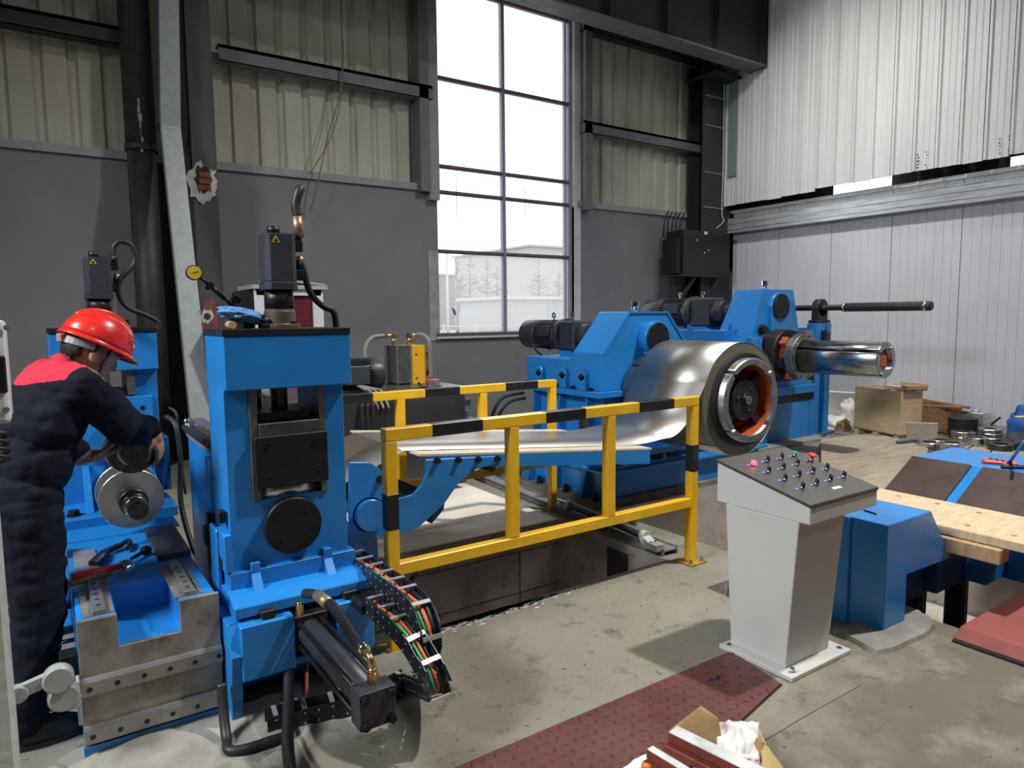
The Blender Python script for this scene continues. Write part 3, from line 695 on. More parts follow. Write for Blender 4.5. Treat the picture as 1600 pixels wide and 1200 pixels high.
b = MB(); b.box(S1X0, S1X1-.01, S1Y+.026, S1Y+.033, .566, .573); b.build('weld_line', mat('light_blue_weld', (.12, .38, .72), .4), s1)
# window liners, slide beam, screw
b = MB(); b.box(.702, .735, S1Y+.02, S1Y+.32, .86, 1.335); b.build('slide_liner', mat('liner_iron', (.17, .16, .15), .45, .6, nscale=12, namt=.3), s1, bevel=.002)
b = MB(); b.box(.995, 1.022, S1Y+.02, S1Y+.32, .86, 1.335); b.build('slide_liner', MATS['liner_iron'], s1, bevel=.002)
b = MB(); b.box(.736, .994, S1Y+.01, S1Y+.31, 1.10, 1.185); b.build('upper_chock', mat('chock_iron', (.085, .08, .075), .45, .5, nscale=10, namt=.3), s1, bevel=.003)
b = MB(); b.box(.745, .965, S1Y+.05, S1Y+.28, 1.185, 1.225); b.build('thrust_pad', BOX, s1, bevel=.003)
sc_ = MB(); prof = []
for i in range(12): prof += [(i*.0155, .033), (i*.0155+.004, .037), (i*.0155+.009, .037), (i*.0155+.013, .033)]
sc_.lathe((.865, S1Y+.16, 1.225), (0, 0, 1), prof, n=22); sc_.build('adjusting_screw', mat('bronze_screw', (.20, .15, .11), .35, .8), s1)
b = MB(); b.cyl((.80, S1Y+.24, 1.225), (.80, S1Y+.24, 1.335), .012, n=10); b.build('guide_rod', CHROME, s1)
b = MB(); b.box(.713, 1.020, S1Y-.005, S1Y+.02, .912, 1.132); bp = b.build('chock_cover', BOX, s1, bevel=.003)
for sx_ in (.765, .97):
    for sz in (.955, 1.095): bolt(bp, (sx_, S1Y-.005, sz), (0, -1, 0), .015, .006, hexa=False)
b = MB(); b.cyl((.735, S1Y+.10, .885), (1.0, S1Y+.10, .885), .06, n=28); b.build('roll_neck', STEEL, s1)
b = MB(); b.cyl((.858, S1Y+.03, .737), (.858, S1Y-.012, .737), .122, n=48); bc = b.build('bearing_cap', BOX, s1, bevel=.004)
for a in range(4): q = a*PI/2+.78; bolt(bc, (.858+.092*math.cos(q), S1Y-.012, .737+.092*math.sin(q)), (0, -1, 0), .013, .006, hexa=False)
# foot flange with ribs
b = MB()
b.prism([(.575, S1Y-.13, .43), (.575, S1Y-.13, .475), (.575, S1Y-.06, .505), (.575, S1Y+.38, .505), (.575, S1Y+.38, .43)], (.57, 0, 0))
b.build('foot_flange', BLUE, s1, bevel=.004)
b = MB(); b.box(.59, 1.13, S1Y+.0, S1Y+.36, .50, .575); b.build('pedestal', BLUE, s1, bevel=.003)
for x in (.675, .985):
    b = MB(); b.prism([(x, S1Y-.10, .485), (x, S1Y-.06, .50), (x, S1Y+.03, .60), (x, S1Y+.03, .50)], (.038, 0, 0)); b.box(x, x+.038, S1Y-.005, S1Y+.032, .5, .605); b.build('rib', BLUE, s1, bevel=.002)
mx, my = .885, S1Y+.17
mt, zc = screwdown_motor(s1, mx, my, 1.58, [(mx+.10, my-.005, 1.875), (mx+.112, my-.01, 1.83), (mx+.135, my-.01, 1.74), (mx+.19, my, 1.68), (mx+.245, my, 1.65), (mx+.255, my, 1.58)])
b = MB(); b.cyl((mx+.098, my-.005, zc+.235), (mx+.092, my-.005, zc+.325), .022, n=16); b.build('braided_gland', COPPER, mt)
b = MB(); b.tube(smooth_path([(mx+.095, my-.005, zc+.325), (mx+.09, my, zc+.375), (mx+.105, my, zc+.43), (mx+.118, my+.01, zc+.45)]), [.021]*18+[.02], n=14); b.build('taped_cable_end', RUB, mt)
b = MB(); b.box(.57, .598, S1Y+.05, S1Y+.10, .78, .83); b.box(.57, .60, S1Y+.05, S1Y+.12, .58, .63); b.build('stop_block', BOX, s1, bevel=.003)
b = MB(); b.box(.575, .606, S1Y+.0, S1Y+.16, .58, .74); b.box(.565, .58, S1Y+.10, S1Y+.24, .42, .74); b.build('side_bracket', BLUE, s1, bevel=.003)
# base block under the stand
b = MB(); Yb = 2.77
b.box(.585, .795, Yb, 3.25, .19, .415); b.box(.975, 1.14, Yb, 3.25, .19, .415); b.box(.70, 1.0, Yb+.24, 3.25, .19, .43); b.box(.795, .975, Yb+.02, 3.25, .19, .225)
b.build('base_block', BLUE, s1, bevel=.004)
b = MB(); b.prism([(.61, Yb+.03, .19), (.61, Yb+.26, .03), (.61, 3.25, .03), (.61, 3.25, .19)], (.52, 0, 0)); b.build('base_belly', BLUE, s1, bevel=.003)
b = MB(); b.prism([(.545, Yb+.06, .42), (.545, Yb+.0, .30), (.545, Yb+.05, .02), (.545, Yb+.20, .02), (.545, 3.25, .02), (.545, 3.25, .42)], (.045, 0, 0)); sp = b.build('side_plate', BLUE, s1, bevel=.003)
for i in range(4): bolt(sp, (.567, Yb+.055+.006*i, .33-.085*i), (0, -1, 0), .007, .006, BLUE)
for x in (.70, 1.045):
    b = MB(); b.box(x-.045, x+.045, Yb+.05, Yb+.16, .415, .44); b.box(x-.03, x+.03, Yb+.02, Yb+.09, .418, .452); ck = b.build('hold_down_clamp', DIRTY, s1, bevel=.004)
    bolt(ck, (x-.01, Yb+.12, .44), (0, 0, 1), .014, .022, RAILM)
# shifting cylinder
e0 = V((.86, 2.86, .325)); e1 = V((.86, 2.16, .325))
cy = MB(); cy.cyl(e0, e1, .052, n=28); cyo = cy.build('shift_cylinder', CHAR, s1)
b = MB(); b.box(.785, .935, 2.78, 2.87, .25, .40); b.build('cylinder_head', BOX, cyo, bevel=.004)
b = MB(); b.box(.795, .925, 2.08, 2.16, .26, .39); eb_ = b.build('end_block', CHAR, cyo, bevel=.003)
for sx_ in (-.047, .047):
    for sz in (-.047, .047):
        b = MB(); b.cyl((.86+sx_, 2.80, .325+sz), (.86+sx_, 2.09, .325+sz), .009, n=10); b.build('tie_rod', BOX, cyo)
        bolt(cyo, (.86+sx_, 2.08, .325+sz), (0, -1, 0), .014, .018, BOX)
b = MB(); b.cyl((.865, 2.13, .39), (.865, 2.13, .425), .02, n=6, smooth=False); b.cyl((.865, 2.13, .425), (.865, 2.13, .445), .016, n=14); b.tube(smooth_path([(.865, 2.13, .44), (.862, 2.14, .475), (.86, 2.18, .487)]), .012, n=10); b.build('brass_elbow', BRASS, cyo)
b = MB(); b.tube(smooth_path([(.86, 2.20, .487), (.862, 2.30, .49), (.87, 2.42, .505), (.875, 2.55, .515), (.865, 2.66, .518), (.84, 2.76, .50)]), .020, n=12); b.build('cylinder_hose', RUB, cyo)
b = MB(); b.cyl((.86, 2.175, .487), (.861, 2.23, .489), .019, n=14); b.build('hose_ferrule', CHROME, cyo)
b = MB(); b.cyl((.87, 2.56, .515), (.862, 2.67, .518), .024, n=14); b.build('hose_ferrule', mat('tarnished_ferrule', (.35, .28, .18), .45, .7, nscale=40, namt=.4), cyo)
b = MB(); b.cyl((.825, 2.80, .40), (.825, 2.80, .44), .017, n=6, smooth=False); b.cyl((.825, 2.80, .44), (.825, 2.80, .455), .012, n=12); b.build('bleed_fitting', BRASS, cyo)
# drain hoses hanging to the floor
for i, (pp, r) in enumerate(((((.80, 2.90, .22), (.74, 2.70, .14), (.66, 2.45, .07), (.62, 2.25, .03), (.58, 2.05, .025), (.54, 1.9, .025)), .022), (((.84, 2.92, .22), (.76, 2.78, .12), (.72, 2.62, .03), (.62, 2.60, .02), (.5, 2.62, .02), (.50, 2.70, .03), (.505, 2.76, .10), (.51, 2.80, .20)), .019))):
    b = MB(); b.tube(smooth_path(pp), r, n=12); b.build('oil_hose', RUB, s1)
b = MB(); b.tube(smooth_path([(.88, 2.9, .24), (.85, 2.82, .15), (.82, 2.74, .04)]), .009, n=8); b.build('copper_wire', mat('red_wire', (.30, .08, .05), .5), s1)

# ---- entry guide beside the stand
eg = thing('entry_guide', (.66, 3.6, .05), 'blue entry guide plate with steel bar and rubber strap behind the near roll stand', 'guide')
b = MB(); b.box(.635, .665, 3.32, 4.05, .25, 1.0); b.box(.665, .95, 3.98, 4.05, .25, .95); b.build('guide_plate', BLUE, eg, bevel=.004)
b = MB(); b.box(.60, .635, 3.31, 3.42, .30, .99); b.build('guide_rib', BLUE, eg, bevel=.003)
b = MB(); b.box(.625, .72, 3.33, 4.04, 1.0, 1.012); b.build('wear_plate', mat('wear_plate', (.36, .27, .25), .4, .4), eg)
b = MB(); b.box(.66, .72, 3.40, 4.10, 1.035, 1.085); b.build('guide_bar', mat('dull_steel_bar', (.30, .27, .28), .35, .8, nscale=5, namt=.3), eg, bevel=.003)
b = MB(); b.tube(smooth_path([(.615, 3.34, 1.05), (.615, 3.70, 1.05), (.615, 4.02, 1.05)]), .016, n=10); b.tube([(.645, 3.34, 1.045), (.645, 4.02, 1.045)], .012, n=10); b.build('rubber_strap', RUB, eg)
for y in (3.34, 4.03):
    b = MB(); b.cyl((.63, y, 1.01), (.63, y, 1.075), .012, n=10); b.sphere((.63, y, 1.08), .017, n=10, m=6); b.build('dome_nut', CHROME, eg)
b = MB(); b.box(.58, .63, 3.30, 3.35, .25, .75); b.box(.56, .60, 3.26, 3.32, .62, .70); b.build('limit_switch', BOX, eg, bevel=.003)

# ---- far roll stand
s2 = thing('roll_stand', (.31, 4.8, .05), 'blue inboard roll stand with drilled front and motor, behind the worker in the red helmet', 'roll stand')
b = MB(); b.box(.05, .19, 4.6, 4.95, .57, 1.335); b.box(.44, .57, 4.6, 4.95, .57, 1.335); b.box(.19, .44, 4.6, 4.95, .57, 1.19); b.build('side_frame', BLUE, s2, bevel=.004)
b = MB(); b.box(.045, .575, 4.55, 4.96, 1.335, 1.553); b.build('cap_beam', BLUE, s2, bevel=.004)
b = MB(); b.box(.04, .58, 4.545, 4.965, 1.553, 1.58); b.build('top_plate', MATS['black_top_plate'], s2, bevel=.002)
b = MB(); b.box(.41, .45, 4.57, 4.9, 1.19, 1.335); b.build('slide_liner', MATS['liner_iron'], s2)
b = MB(); b.box(.30, .325, 4.57, 4.6, 1.2, 1.335); b.build('steel_gib', STEEL, s2)
b = MB(); b.box(.16, .40, 4.575, 4.90, 1.185, 1.215); b.build('chock_top', BOX, s2)
b = MB(); b.box(.17, .535, 4.565, 4.6, .86, 1.18); dp_ = b.build('drilled_plate', BLUE, s2, bevel=.003)
for i in range(3):
    for j in range(2): bolt(dp_, (.415+.065*j, 4.565, 1.11-.075*i), (0, -1, 0), .013, .003, BLK, name='bore', hexa=False)
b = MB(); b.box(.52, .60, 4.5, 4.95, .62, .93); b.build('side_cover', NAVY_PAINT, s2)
b = MB(); b.prism([(.03, 4.22, .53), (.03, 4.22, .585), (.03, 4.6, .585), (.03, 4.6, .53)], (.56, 0, 0)); ff = b.build('foot_flange', BLUE, s2, bevel=.004)
bolt(ff, (.10, 4.32, .585), (0, 0, 1), .03, .03)
for x in (.16, .49):
    b = MB(); b.prism([(x, 4.32, .585), (x, 4.6, .80), (x, 4.6, .585)], (.035, 0, 0)); b.build('rib', BLUE, s2, bevel=.002)
b = MB(); b.box(.05, .57, 4.6, 4.95, .53, .58); b.build('pedestal', BLUE, s2)
m2x, m2y = at(155, 470, y=4.76).x, 4.76
screwdown_motor(s2, m2x, m2y, 1.58, [(m2x+.10, m2y, 1.92), (m2x+.09, m2y, 2.04), (m2x+.13, m2y, 2.085), (m2x+.19, m2y, 2.06), (m2x+.195, m2y, 1.96), (m2x+.12, m2y-.02, 1.87), (m2x+.10, m2y-.02, 1.78), (m2x+.14, m2y-.02, 1.70), (m2x+.24, m2y-.02, 1.65), (m2x+.30, m2y-.02, 1.61), (m2x+.305, m2y-.02, 1.56)])
b = MB(); p = at(192, 505, y=4.52); b.box(p.x-.025, p.x+.03, 4.50, 4.56, p.z-.02, p.z+.02); lb = b.build('lamp_box', BLK, s2)
b = MB(); b.cyl((p.x, 4.50, p.z), (p.x, 4.488, p.z), .016, n=16); b.build('red_indicator', mat('red_lens', (.75, .07, .04), .3), lb)
b = MB(); b.tube(smooth_path([(.60, 4.55, 1.05), (.635, 4.45, 1.0), (.645, 4.42, .8), (.63, 4.38, .55), (.66, 4.25, .32), (.70, 4.15, .22)]), .015, n=10); b.build('stand_hose', RUB, s2)
b = MB(); b.tube(smooth_path([(.62, 4.55, 1.1), (.65, 4.5, 1.06), (.65, 4.48, .9), (.66, 4.4, .6)]), .008, n=8); b.build('stand_cable', RUB, s2)

# ---- arbors with slitting knives
def arbor(z, xs, segs, name, label):
    t = thing(name, (xs, 4.0, z-.15), label, 'arbor')
    for nm, prof, m in segs:
        b = MB(); b.lathe((xs, 0, z), (0, 1, 0), prof, n=40, closed=True); b.build(nm, m, t, bevel=.0015)
    return t
DKST = mat('dark_turned_steel', (.10, .098, .095), .3, .9, nscale=30, namt=.3)
DISC = mat('ground_knife_steel', (.66, .64, .60), .3, .9, nscale=7, namt=.15)
al = arbor(.765, .325, [('shaft', [(3.72, .001), (3.72, .055), (4.565, .055), (4.565, .001)], STEEL), ('nose', [(3.47, .001), (3.47, .038), (3.49, .043), (3.56, .043), (3.56, .001)], DKST),
    ('collar', [(3.56, .03), (3.56, .048), (3.61, .048), (3.61, .03)], STEEL), ('thread', [(3.61, .03), (3.61, .052), (3.66, .052), (3.66, .03)], DKST), ('locking_nut', [(3.66, .03), (3.66, .063), (3.74, .063), (3.74, .03)], DKST),
    ('knife_disc', [(3.745, .05), (3.745, .142), (3.765, .142), (3.765, .05)], DISC), ('spacer', [(3.765, .055), (3.765, .085), (3.95, .085), (3.95, .055)], STEEL), ('knife_disc', [(3.95, .055), (3.95, .142), (3.97, .142), (3.97, .055)], DISC), ('rear_spacer', [(3.97, .055), (3.97, .08), (4.4, .08), (4.4, .055)], DKST)],
    'lower_arbor', 'lower steel slitting arbor with large bright knife discs below the worker\'s hands')
for q in (0, 2.1, 4.2): bolt(al, (.325+.022*math.cos(q), 3.47, .765+.022*math.sin(q)), (0, -1, 0), .006, .002, BLK, name='tapped_hole', hexa=False)
au = arbor(1.03, .325, [('shaft', [(3.60, .001), (3.60, .055), (4.565, .055), (4.565, .001)], STEEL), ('nose', [(3.47, .001), (3.47, .052), (3.485, .058), (3.54, .058), (3.54, .001)], DKST),
    ('collar', [(3.54, .03), (3.54, .066), (3.57, .066), (3.57, .03)], STEEL), ('knife_ring', [(3.575, .055), (3.575, .108), (3.66, .108), (3.66, .055)], DKST), ('bright_ring', [(3.66, .055), (3.66, .112), (3.685, .112), (3.685, .055)], STEEL), ('rear_spacer', [(3.69, .055), (3.69, .075), (4.4, .075), (4.4, .055)], STEEL)],
    'upper_arbor', 'upper steel slitting arbor with dark ring gripped by the worker\'s hands')

# ---- machine base on the left
B0, B1, BY, BT = .05, .535, 2.90, .53
ba = thing('slitter_base', (.29, 3.5, 0), 'machined iron slitter base with blue notch, drilled rails and steel pads', 'machine base')
nx0, nx1, nz, nyd = .178, .392, .405, 3.24
b = MB(); b.prism([(x, BY+.02, z) for x, z in ((B0, 0), (B1-.01, 0), (B1-.01, BT), (nx1, BT), (nx1, nz), (nx0, nz), (nx0, BT), (B0, BT))], (0, nyd-BY-.02, 0)); b.box(B0, B1-.01, nyd, 4.5, 0, BT)
b.build('body', BLUE, ba, bevel=.004)
b = MB(); b.prism([(x, BY, z) for x, z in ((B0, .055), (B1, .055), (B1, BT), (nx1, BT), (nx1, nz), (nx0, nz), (nx0, BT), (B0, BT))], (0, .02, 0)); b.build('machined_face', MILL, ba, bevel=.0015)
b = MB(); b.box(B0-.004, B1, BY-.004, BY+.02, -.0, .052); b.build('blue_kick_strip', BLUE, ba)
for (za, zb2) in ((at(130, 1072, y=BY).z, at(344, 1020, y=BY).z), (at(134, 1142, y=BY).z, at(346, 1092, y=BY).z)):
    z = (za+zb2)/2
    b = MB(); b.prism([(B0, BY, z-.032), (B0, BY-.022, z-.032), (B0, BY-.022, z+.020), (B0, BY-.014, z+.034), (B0, BY, z+.034)], (B1-B0, 0, 0)); ro = b.build('horizontal_rail', RAILM, ba, bevel=.0015)
    for i in range(6): bolt(ro, (B0+.026+i*.089, BY-.022, z-.006), (0, -1, 0), .0095, .0015, BLK, name='counterbore', hexa=False)
for x, y0, y1 in ((.125, 2.93, 3.30), (.435, 2.93, 3.36)):
    b = MB(); b.box(x-.022, x+.022, y0, y1, BT, BT+.022); ro = b.build('top_rail', RAILM, ba, bevel=.002)
    for i in range(5): bolt(ro, (x, y0+.05+i*.065, BT+.022), (0, 0, 1), .0085, .001, BLK, name='counterbore', hexa=False)
    b = MB(); b.box(x-.055, x-.022, y0, y1+.03, BT, BT+.004); b.box(x+.022, x+.048, y0, y1+.02, BT, BT+.004); b.build('machined_strip', MILL, ba)
b = MB(); b.box(.07, .16, 3.47, 3.80, BT, BT+.008); b.build('steel_pad', mat('pale_steel_pad', (.42, .38, .36), .4, .5, nscale=9, namt=.15), ba)
b = MB(); b.box(.385, .525, 3.44, 3.95, BT, BT+.03); b.build('slide_plate', mat('worn_slide_plate', (.13, .12, .115), .33, .7, nscale=5, namt=.5), ba, bevel=.003)
b = MB(); b.box(.05, .56, 3.98, 4.5, BT, BT+.004); b.build('rear_shelf', BLUE, ba)
for i, z in enumerate((.50, .40, .29)):
    b = MB(); b.box(-.04+.01*i, B0-.002, 3.48, 3.98-.08*i, z-.02, z); b.build('side_bracket', BLUE, ba, bevel=.003)
b = MB(); b.box(-.03, B0-.002, 3.1, 3.16, .18, .32); b.box(-.01, B0-.002, 2.98, 3.06, .22, .38); b.build('valve_block', BOX, ba, bevel=.004)
b = MB(); b.cyl((-.01, 3.05, .30), (.045, 3.05, .30), .012, n=12); b.cyl((-.03, 3.18, .36), (.045, 3.18, .36), .009, n=12); b.build('hydraulic_fitting', CHROME, ba)
b = MB(); b.box(-.055, -.005, 3.72, 3.86, BT-.02, BT+.12); b.cyl((-.03, 3.80, BT+.12), (-.03, 3.80, BT+.16), .02, n=12); b.build('oil_bottle', PVCW, ba, bevel=.01)
# pale plastic lever bracket at the lower left of the base
LEVM = mat('grey_lever_plastic', (.34, .355, .35), .4, nscale=12, namt=.2)
lv = thing('lever_bracket', (.03, 2.9, .12), 'pale grey plastic lever on a round hinge beside the slitter base', 'lever')
pA = at(28, 1082, y=2.82); pB = at(88, 1055, y=2.82); pC = at(100, 1088, y=2.82)
b = MB(); b.bar(pA, pB, .02, .05, up=(0, 0, 1)); b.cyl(pA+V((0, -.015, -.005)), pA+V((0, .015, -.005)), .032, n=18); b.build('lever_arm', LEVM, lv, bevel=.006)
b = MB(); b.cyl(pB+V((.005, -.03, -.01)), pB+V((.005, .02, -.01)), .048, n=24); b.build('hinge_boss', LEVM, lv, bevel=.006)
b = MB(); b.cyl(pC+V((0, -.02, 0)), pC+V((0, .03, 0)), .05, n=24); b.bar(pC+V((0, 0, -.03)), pC+V((.05, .02, -.035)), .03, .05); b.build('hinge_base', LEVM, lv, bevel=.008)
b = MB(); b.box(.035, .047, 2.84, 2.905, at(125, 1122, y=2.9).z, at(122, 1055, y=2.9).z); b.build('mounting_plate', LEVM, lv, bevel=.003)

# ---- tools on the base
zt = BT+.01
hm = thing('hammer', (.16, 3.36, zt), 'hammer with red plastic handle lying on the blue slitter base', 'hammer')
b = MB(); pa = at(112, 903, z=zt+.03); pb = at(188, 884, z=zt+.03); d = (pb-pa).normalized()
b.tube([pa, pa+d*.02, pa.lerp(pb, .5), pb], [.012, .017, .014, .012], n=10); b.build('handle', RED, hm)
b = MB(); pc = pb+d*.02; pr_ = V((d.y, -d.x, 0)); b.cyl(pc-pr_*.0+V((0, 0, .0)), pc+pr_*.065-V((0, 0, .01)), .025, n=8, smooth=False); b.cyl(pc, pc-pr_*.03, .022, .014, n=8, smooth=False); b.build('head', STEEL, hm, bevel=.003)
b = MB(); q0 = at(107, 914, z=zt+.015); q1 = at(172, 894, z=zt+.015); b.tube([q0, q0.lerp(q1, .5), q1], [.010, .015, .012], n=10)
tag(b.build('tool_handle', WOODD), 'dark wooden tool handle lying in front of the red hammer', 'tool handle')
ck = thing('hook_wrench', (.3, 3.55, zt), 'black hook spanner lying behind the hammer on the blue base', 'wrench')
b = MB(); w0 = at(145, 880, z=zt+.012); w1 = at(165, 862, z=zt+.012); w2 = at(188, 852, z=zt+.012); w3 = at(200, 845, z=zt+.012); w4 = at(196, 840, z=zt+.012)
b.bar(w0, w1, .035, .02); b.bar(w1, w2, .028, .02); b.tube(smooth_path([w2, w3, at(203, 850, z=zt+.012), at(199, 857, z=zt+.012)]), .012, n=8); b.build('hook', BOX, ck, bevel=.003)
b = MB(); b.bar(at(150, 879, z=zt+.024), at(163, 865, z=zt+.024), .016, .004); b.build('handle_recess', mat('tool_recess', (.07, .08, .10), .4), ck)
rw = thing('ratchet_spanner', (.36, 3.5, zt), 'small black ratchet spanner beside the hammer head on the base', 'spanner')
b = MB(); r0 = at(205, 873, z=zt+.012); r1 = at(228, 860, z=zt+.014); b.tube([r0, r0.lerp(r1, .5), r1], [.007, .009, .011], n=10); b.build('shank', BOX, rw)
b = MB(); b.cyl(r1+V((0, 0, -.014)), r1+V((0, 0, .014)), .024, n=18); b.cyl(r1+V((0, 0, .014)), r1+V((0, 0, .022)), .012, n=12); b.build('ratchet_head', BOX, rw, bevel=.002)

# ---- dial indicator on the near stand
di = thing('dial_indicator', (.68, 3.2, 1.58), 'yellow dial indicator on a jointed magnetic stand with a blue rag', 'dial indicator')
c = at(303, 426, y=3.12)
b = MB(); b.cyl(c+V((0, .012, 0)), c+V((0, -.006, 0)), .031, n=28); b.build('dial_housing', BOX, di, bevel=.002)
b = MB(); b.cyl(c+V((0, -.0065, 0)), c+V((0, -.009, 0)), .027, n=28); df = b.build('dial_face', YDIAL, di)
b = MB(); b.bar(c+V((-.008, -.0098, -.002)), c+V((.016, -.0098, .006)), .0016, .0016); b.build('needle', BLK, df)
j = [c+V((.02, .01, -.015)), at(328, 446, y=3.14), at(350, 466, y=3.16), at(360, 476, y=3.17)]
b = MB(); b.tube(j[:2], .007, n=10); b.tube(j[1:3], .010, n=10); b.tube(j[2:], .007, n=10); b.build('arm', BOX, di)
b = MB(); b.cyl(j[1]+V((0, -.02, 0)), j[1]+V((0, .02, 0)), .013, n=12); b.cyl(j[1]+V((-.012, -.01, -.02)), j[1]+V((-.012, -.01, 0)), .008, n=10); b.build('clamp_screw', BOX, di)
k = at(366, 468, y=3.17); b = MB(); b.cyl(k+V((-.0, -.025, 0)), k+V((0, .025, 0)), .016, n=14); b.sphere(k+V((.015, 0, -.002)), .017, n=10, m=6); b.cyl(k+V((0, 0, -.0)), at(358, 487, y=3.18), .010, n=10); b.build('joint_knob', BOX, di)
b = MB(); b.tube([at(356, 484, y=3.18), at(370, 492, y=3.16), at(392, 495, y=3.15)], .011, n=10); b.build('post_rod', BOX, di)
b = MB(); b.box(.735, .775, 3.13, 3.19, 1.581, 1.635); b.build('magnetic_base', BOX, di, bevel=.003)
rg = MB(); rc_ = at(381, 497, y=3.11); rg.sphere((0, 0, 0), 1, n=40, m=24)
for i, q in enumerate(rg.v):
    k_ = 1+.55*(1-2*abs(noise.noise(q*1.9+V((3, 1, 5)))))*.5+.3*noise.noise(q*4.5); rg.v[i] = V((rc_.x+q.x*.085*k_, 3.11+q.y*.045*k_, max(1.582, rc_.z+.010-q.x*.022+q.z*.027*k_)))
rg.build('blue_rag', BLUERAG, di)
wl = at(361, 508.5, y=3.05); b = MB(); b.cyl((wl.x, 3.02, 1.581+.0165), (wl.x+.01, 3.14, 1.581+.0165), .016, n=20); tag(b.build('wooden_dowel', mat('dowel_wood', (.50, .33, .17), .6, nscale=10, namt=.2)), 'short round wooden dowel on the black top plate of the near stand', 'dowel')
b = MB(); b.box(.79, .835, 3.06, 3.12, 1.581, 1.6); b.cyl((.80, 3.08, 1.6), (.82, 3.09, 1.62), .02, n=12); tag(b.build('grease_tin', BOX, bevel=.003), 'small black tin next to the motor on the near stand', 'tin')

# ---- white cabinet at the left edge
wc = thing('white_cabinet', (-.35, 2.4, 0), 'white enamel switch cabinet with a hanging plastic cover beside the worker', 'cabinet')
xe = at(10, 560, y=2.3).x; xl = at(3, 900, y=2.3).x
b = MB(); b.box(xe-.5, xe, 2.3, 2.50, at(15, 662, y=2.3).z, at(10, 500, y=2.3).z); cb = b.build('cabinet_body', WHITEP, wc, bevel=.012, seg=2)
b = MB(); b.box(xe-.5, xl, 2.32, 2.46, 0, at(15, 664, y=2.3).z); b.build('pedestal', mat('wrinkled_white_cover', (.55, .56, .54), .6, nscale=8, namt=.2, bump=.3, bscale=30), wc, bevel=.01)
b = MB(); q = at(2, 585, y=2.3); b.box(q.x-.1, q.x+.012, 2.285, 2.302, q.z-.05, q.z+.05); b.build('handle', BLK, cb, bevel=.004)
for yy in (512, 640): bolt(cb, at(10, yy, y=2.30), (0, -1, 0), .006, .004, GREYPLA, name='screw')
b = MB(); q = at(3, 690, y=2.3)
for i in range(4): b.tube(smooth_path([(q.x-.12, 2.29, q.z+.05-.02*i), (q.x-.02, 2.27, q.z+.03-.02*i), (q.x+.012, 2.29, q.z+.02-.022*i), (q.x-.03, 2.31, q.z+.0-.02*i)]), .007, n=8)
b.build('cable_loops', RUB, wc)

# ---- drag chains
def drag_chain(name, label, path, w=.078, h=.085, step=.055, cross=2):
    P = smooth_path(path, 10); L = [0]
    for i in range(1, len(P)): L.append(L[-1]+(P[i]-P[i-1]).length)
    def pos(s):
        for i in range(1, len(P)):
            if L[i] >= s: return P[i-1].lerp(P[i], (s-L[i-1])/max(1e-6, L[i]-L[i-1]))
        return P[-1]
    t = thing(name, P[0], label, 'cable chain')
    n = int(L[-1]/step); side = V((1, 0, 0))
    LK = mat('chain_link_steel', (.045, .055, .075), .35, .6, nscale=70, namt=.5)
    for i in range(n):
        a, c = pos(i*step), pos((i+1)*step); d = (c-a).normalized()
        sd = side-d*side.dot(d)
        if abs(d.x) > .75: sd = V((d.y, -d.x, 0))
        sd.normalize(); u = sd.cross(d)
        if u.z < 0 and abs(u.z) > .3: pass
        for s_ in (-1, 1):
            off = .0015*(i % 2); b = MB()
            b.bar(a+sd*s_*(w/2+off)-d*.006, c+sd*s_*(w/2+off)+d*.006, .004, h*.86, up=u)
            lk = b.build('chain_link', LK, t)
            for e in (-.25, .25): bolt(lk, (a+c)/2+sd*s_*(w/2+.003)+u*h*e, sd*s_, .0045, .002, GALVW, name='rivet', hexa=False)
        if i % cross == 0:
            for e in (1, -1):
                b = MB(); q = (a+c)/2+u*e*h*.46; b.bar(q-sd*w/2, q+sd*w/2, .018, .005, up=u); b.build('cross_bar', GALVW, t)
    for k, (o, m) in enumerate(((-.02, GREEN), (0, ORC), (.02, RUB))):
        pts = []
        for i in range(n+1):
            a = pos(i*step); c = pos(min(L[-1], i*step+.01)); e_ = pos(max(0, i*step-.01)); d = (c-e_).normalized()
            sd = side-d*side.dot(d)
            if abs(d.x) > .75: sd = V((d.y, -d.x, 0))
            sd.normalize(); u = sd.cross(d)
            pts.append(a+sd*o+u*(-.012+.008*math.sin(i*.7+k)))
        b = MB(); b.tube(pts, .0075, n=8); b.build(('green_cable', 'orange_cable', 'black_cable')[k], m, t)
    return t
xA = 1.17
pa = [at(553, 872, x=xA), at(600, 905, x=xA), at(635, 930, x=xA), at(657, 955, x=xA), at(662, 985, x=xA)]
yE = pa[-2].y
drag_chain('upper_cable_chain', 'steel cable drag chain curving over in front of the yellow rail post', [pa[0], pa[1], pa[2], V((xA, yE+.02, pa[3].z+.01)), V((xA, yE-.055, pa[3].z-.05)), V((xA, yE-.05, pa[3].z-.14)), V((xA, yE+.02, pa[3].z-.19))])
xB = 1.10
pb0 = at(585, 942, x=xB); pb1 = at(632, 985, x=xB)
drag_chain('lower_cable_chain', 'cable drag chain dropping to the floor and trailing below the hydraulic cylinder', [pb0, pb1, V((xB+.02, pb1.y-.10, pb1.z-.06)), V((xB+.05, pb1.y-.17, pb1.z-.17)), at(640, 1062, z=.05), at(600, 1082, z=.042), at(540, 1098, z=.042), at(480, 1112, z=.042), at(410, 1130, z=.042)])
b = MB(); b.box(xB-.06, xB+.05, pb0.y, 2.97, pb0.z-.04, pb0.z+.0); b.box(xA-.05, xA+.05, pa[0].y-.02, 3.1, pa[0].z-.045, pa[0].z-.03); tag(b.build('chain_mount', BOX, bevel=.003), 'black steel mount carrying the cable chains on the right of the near stand', 'bracket')
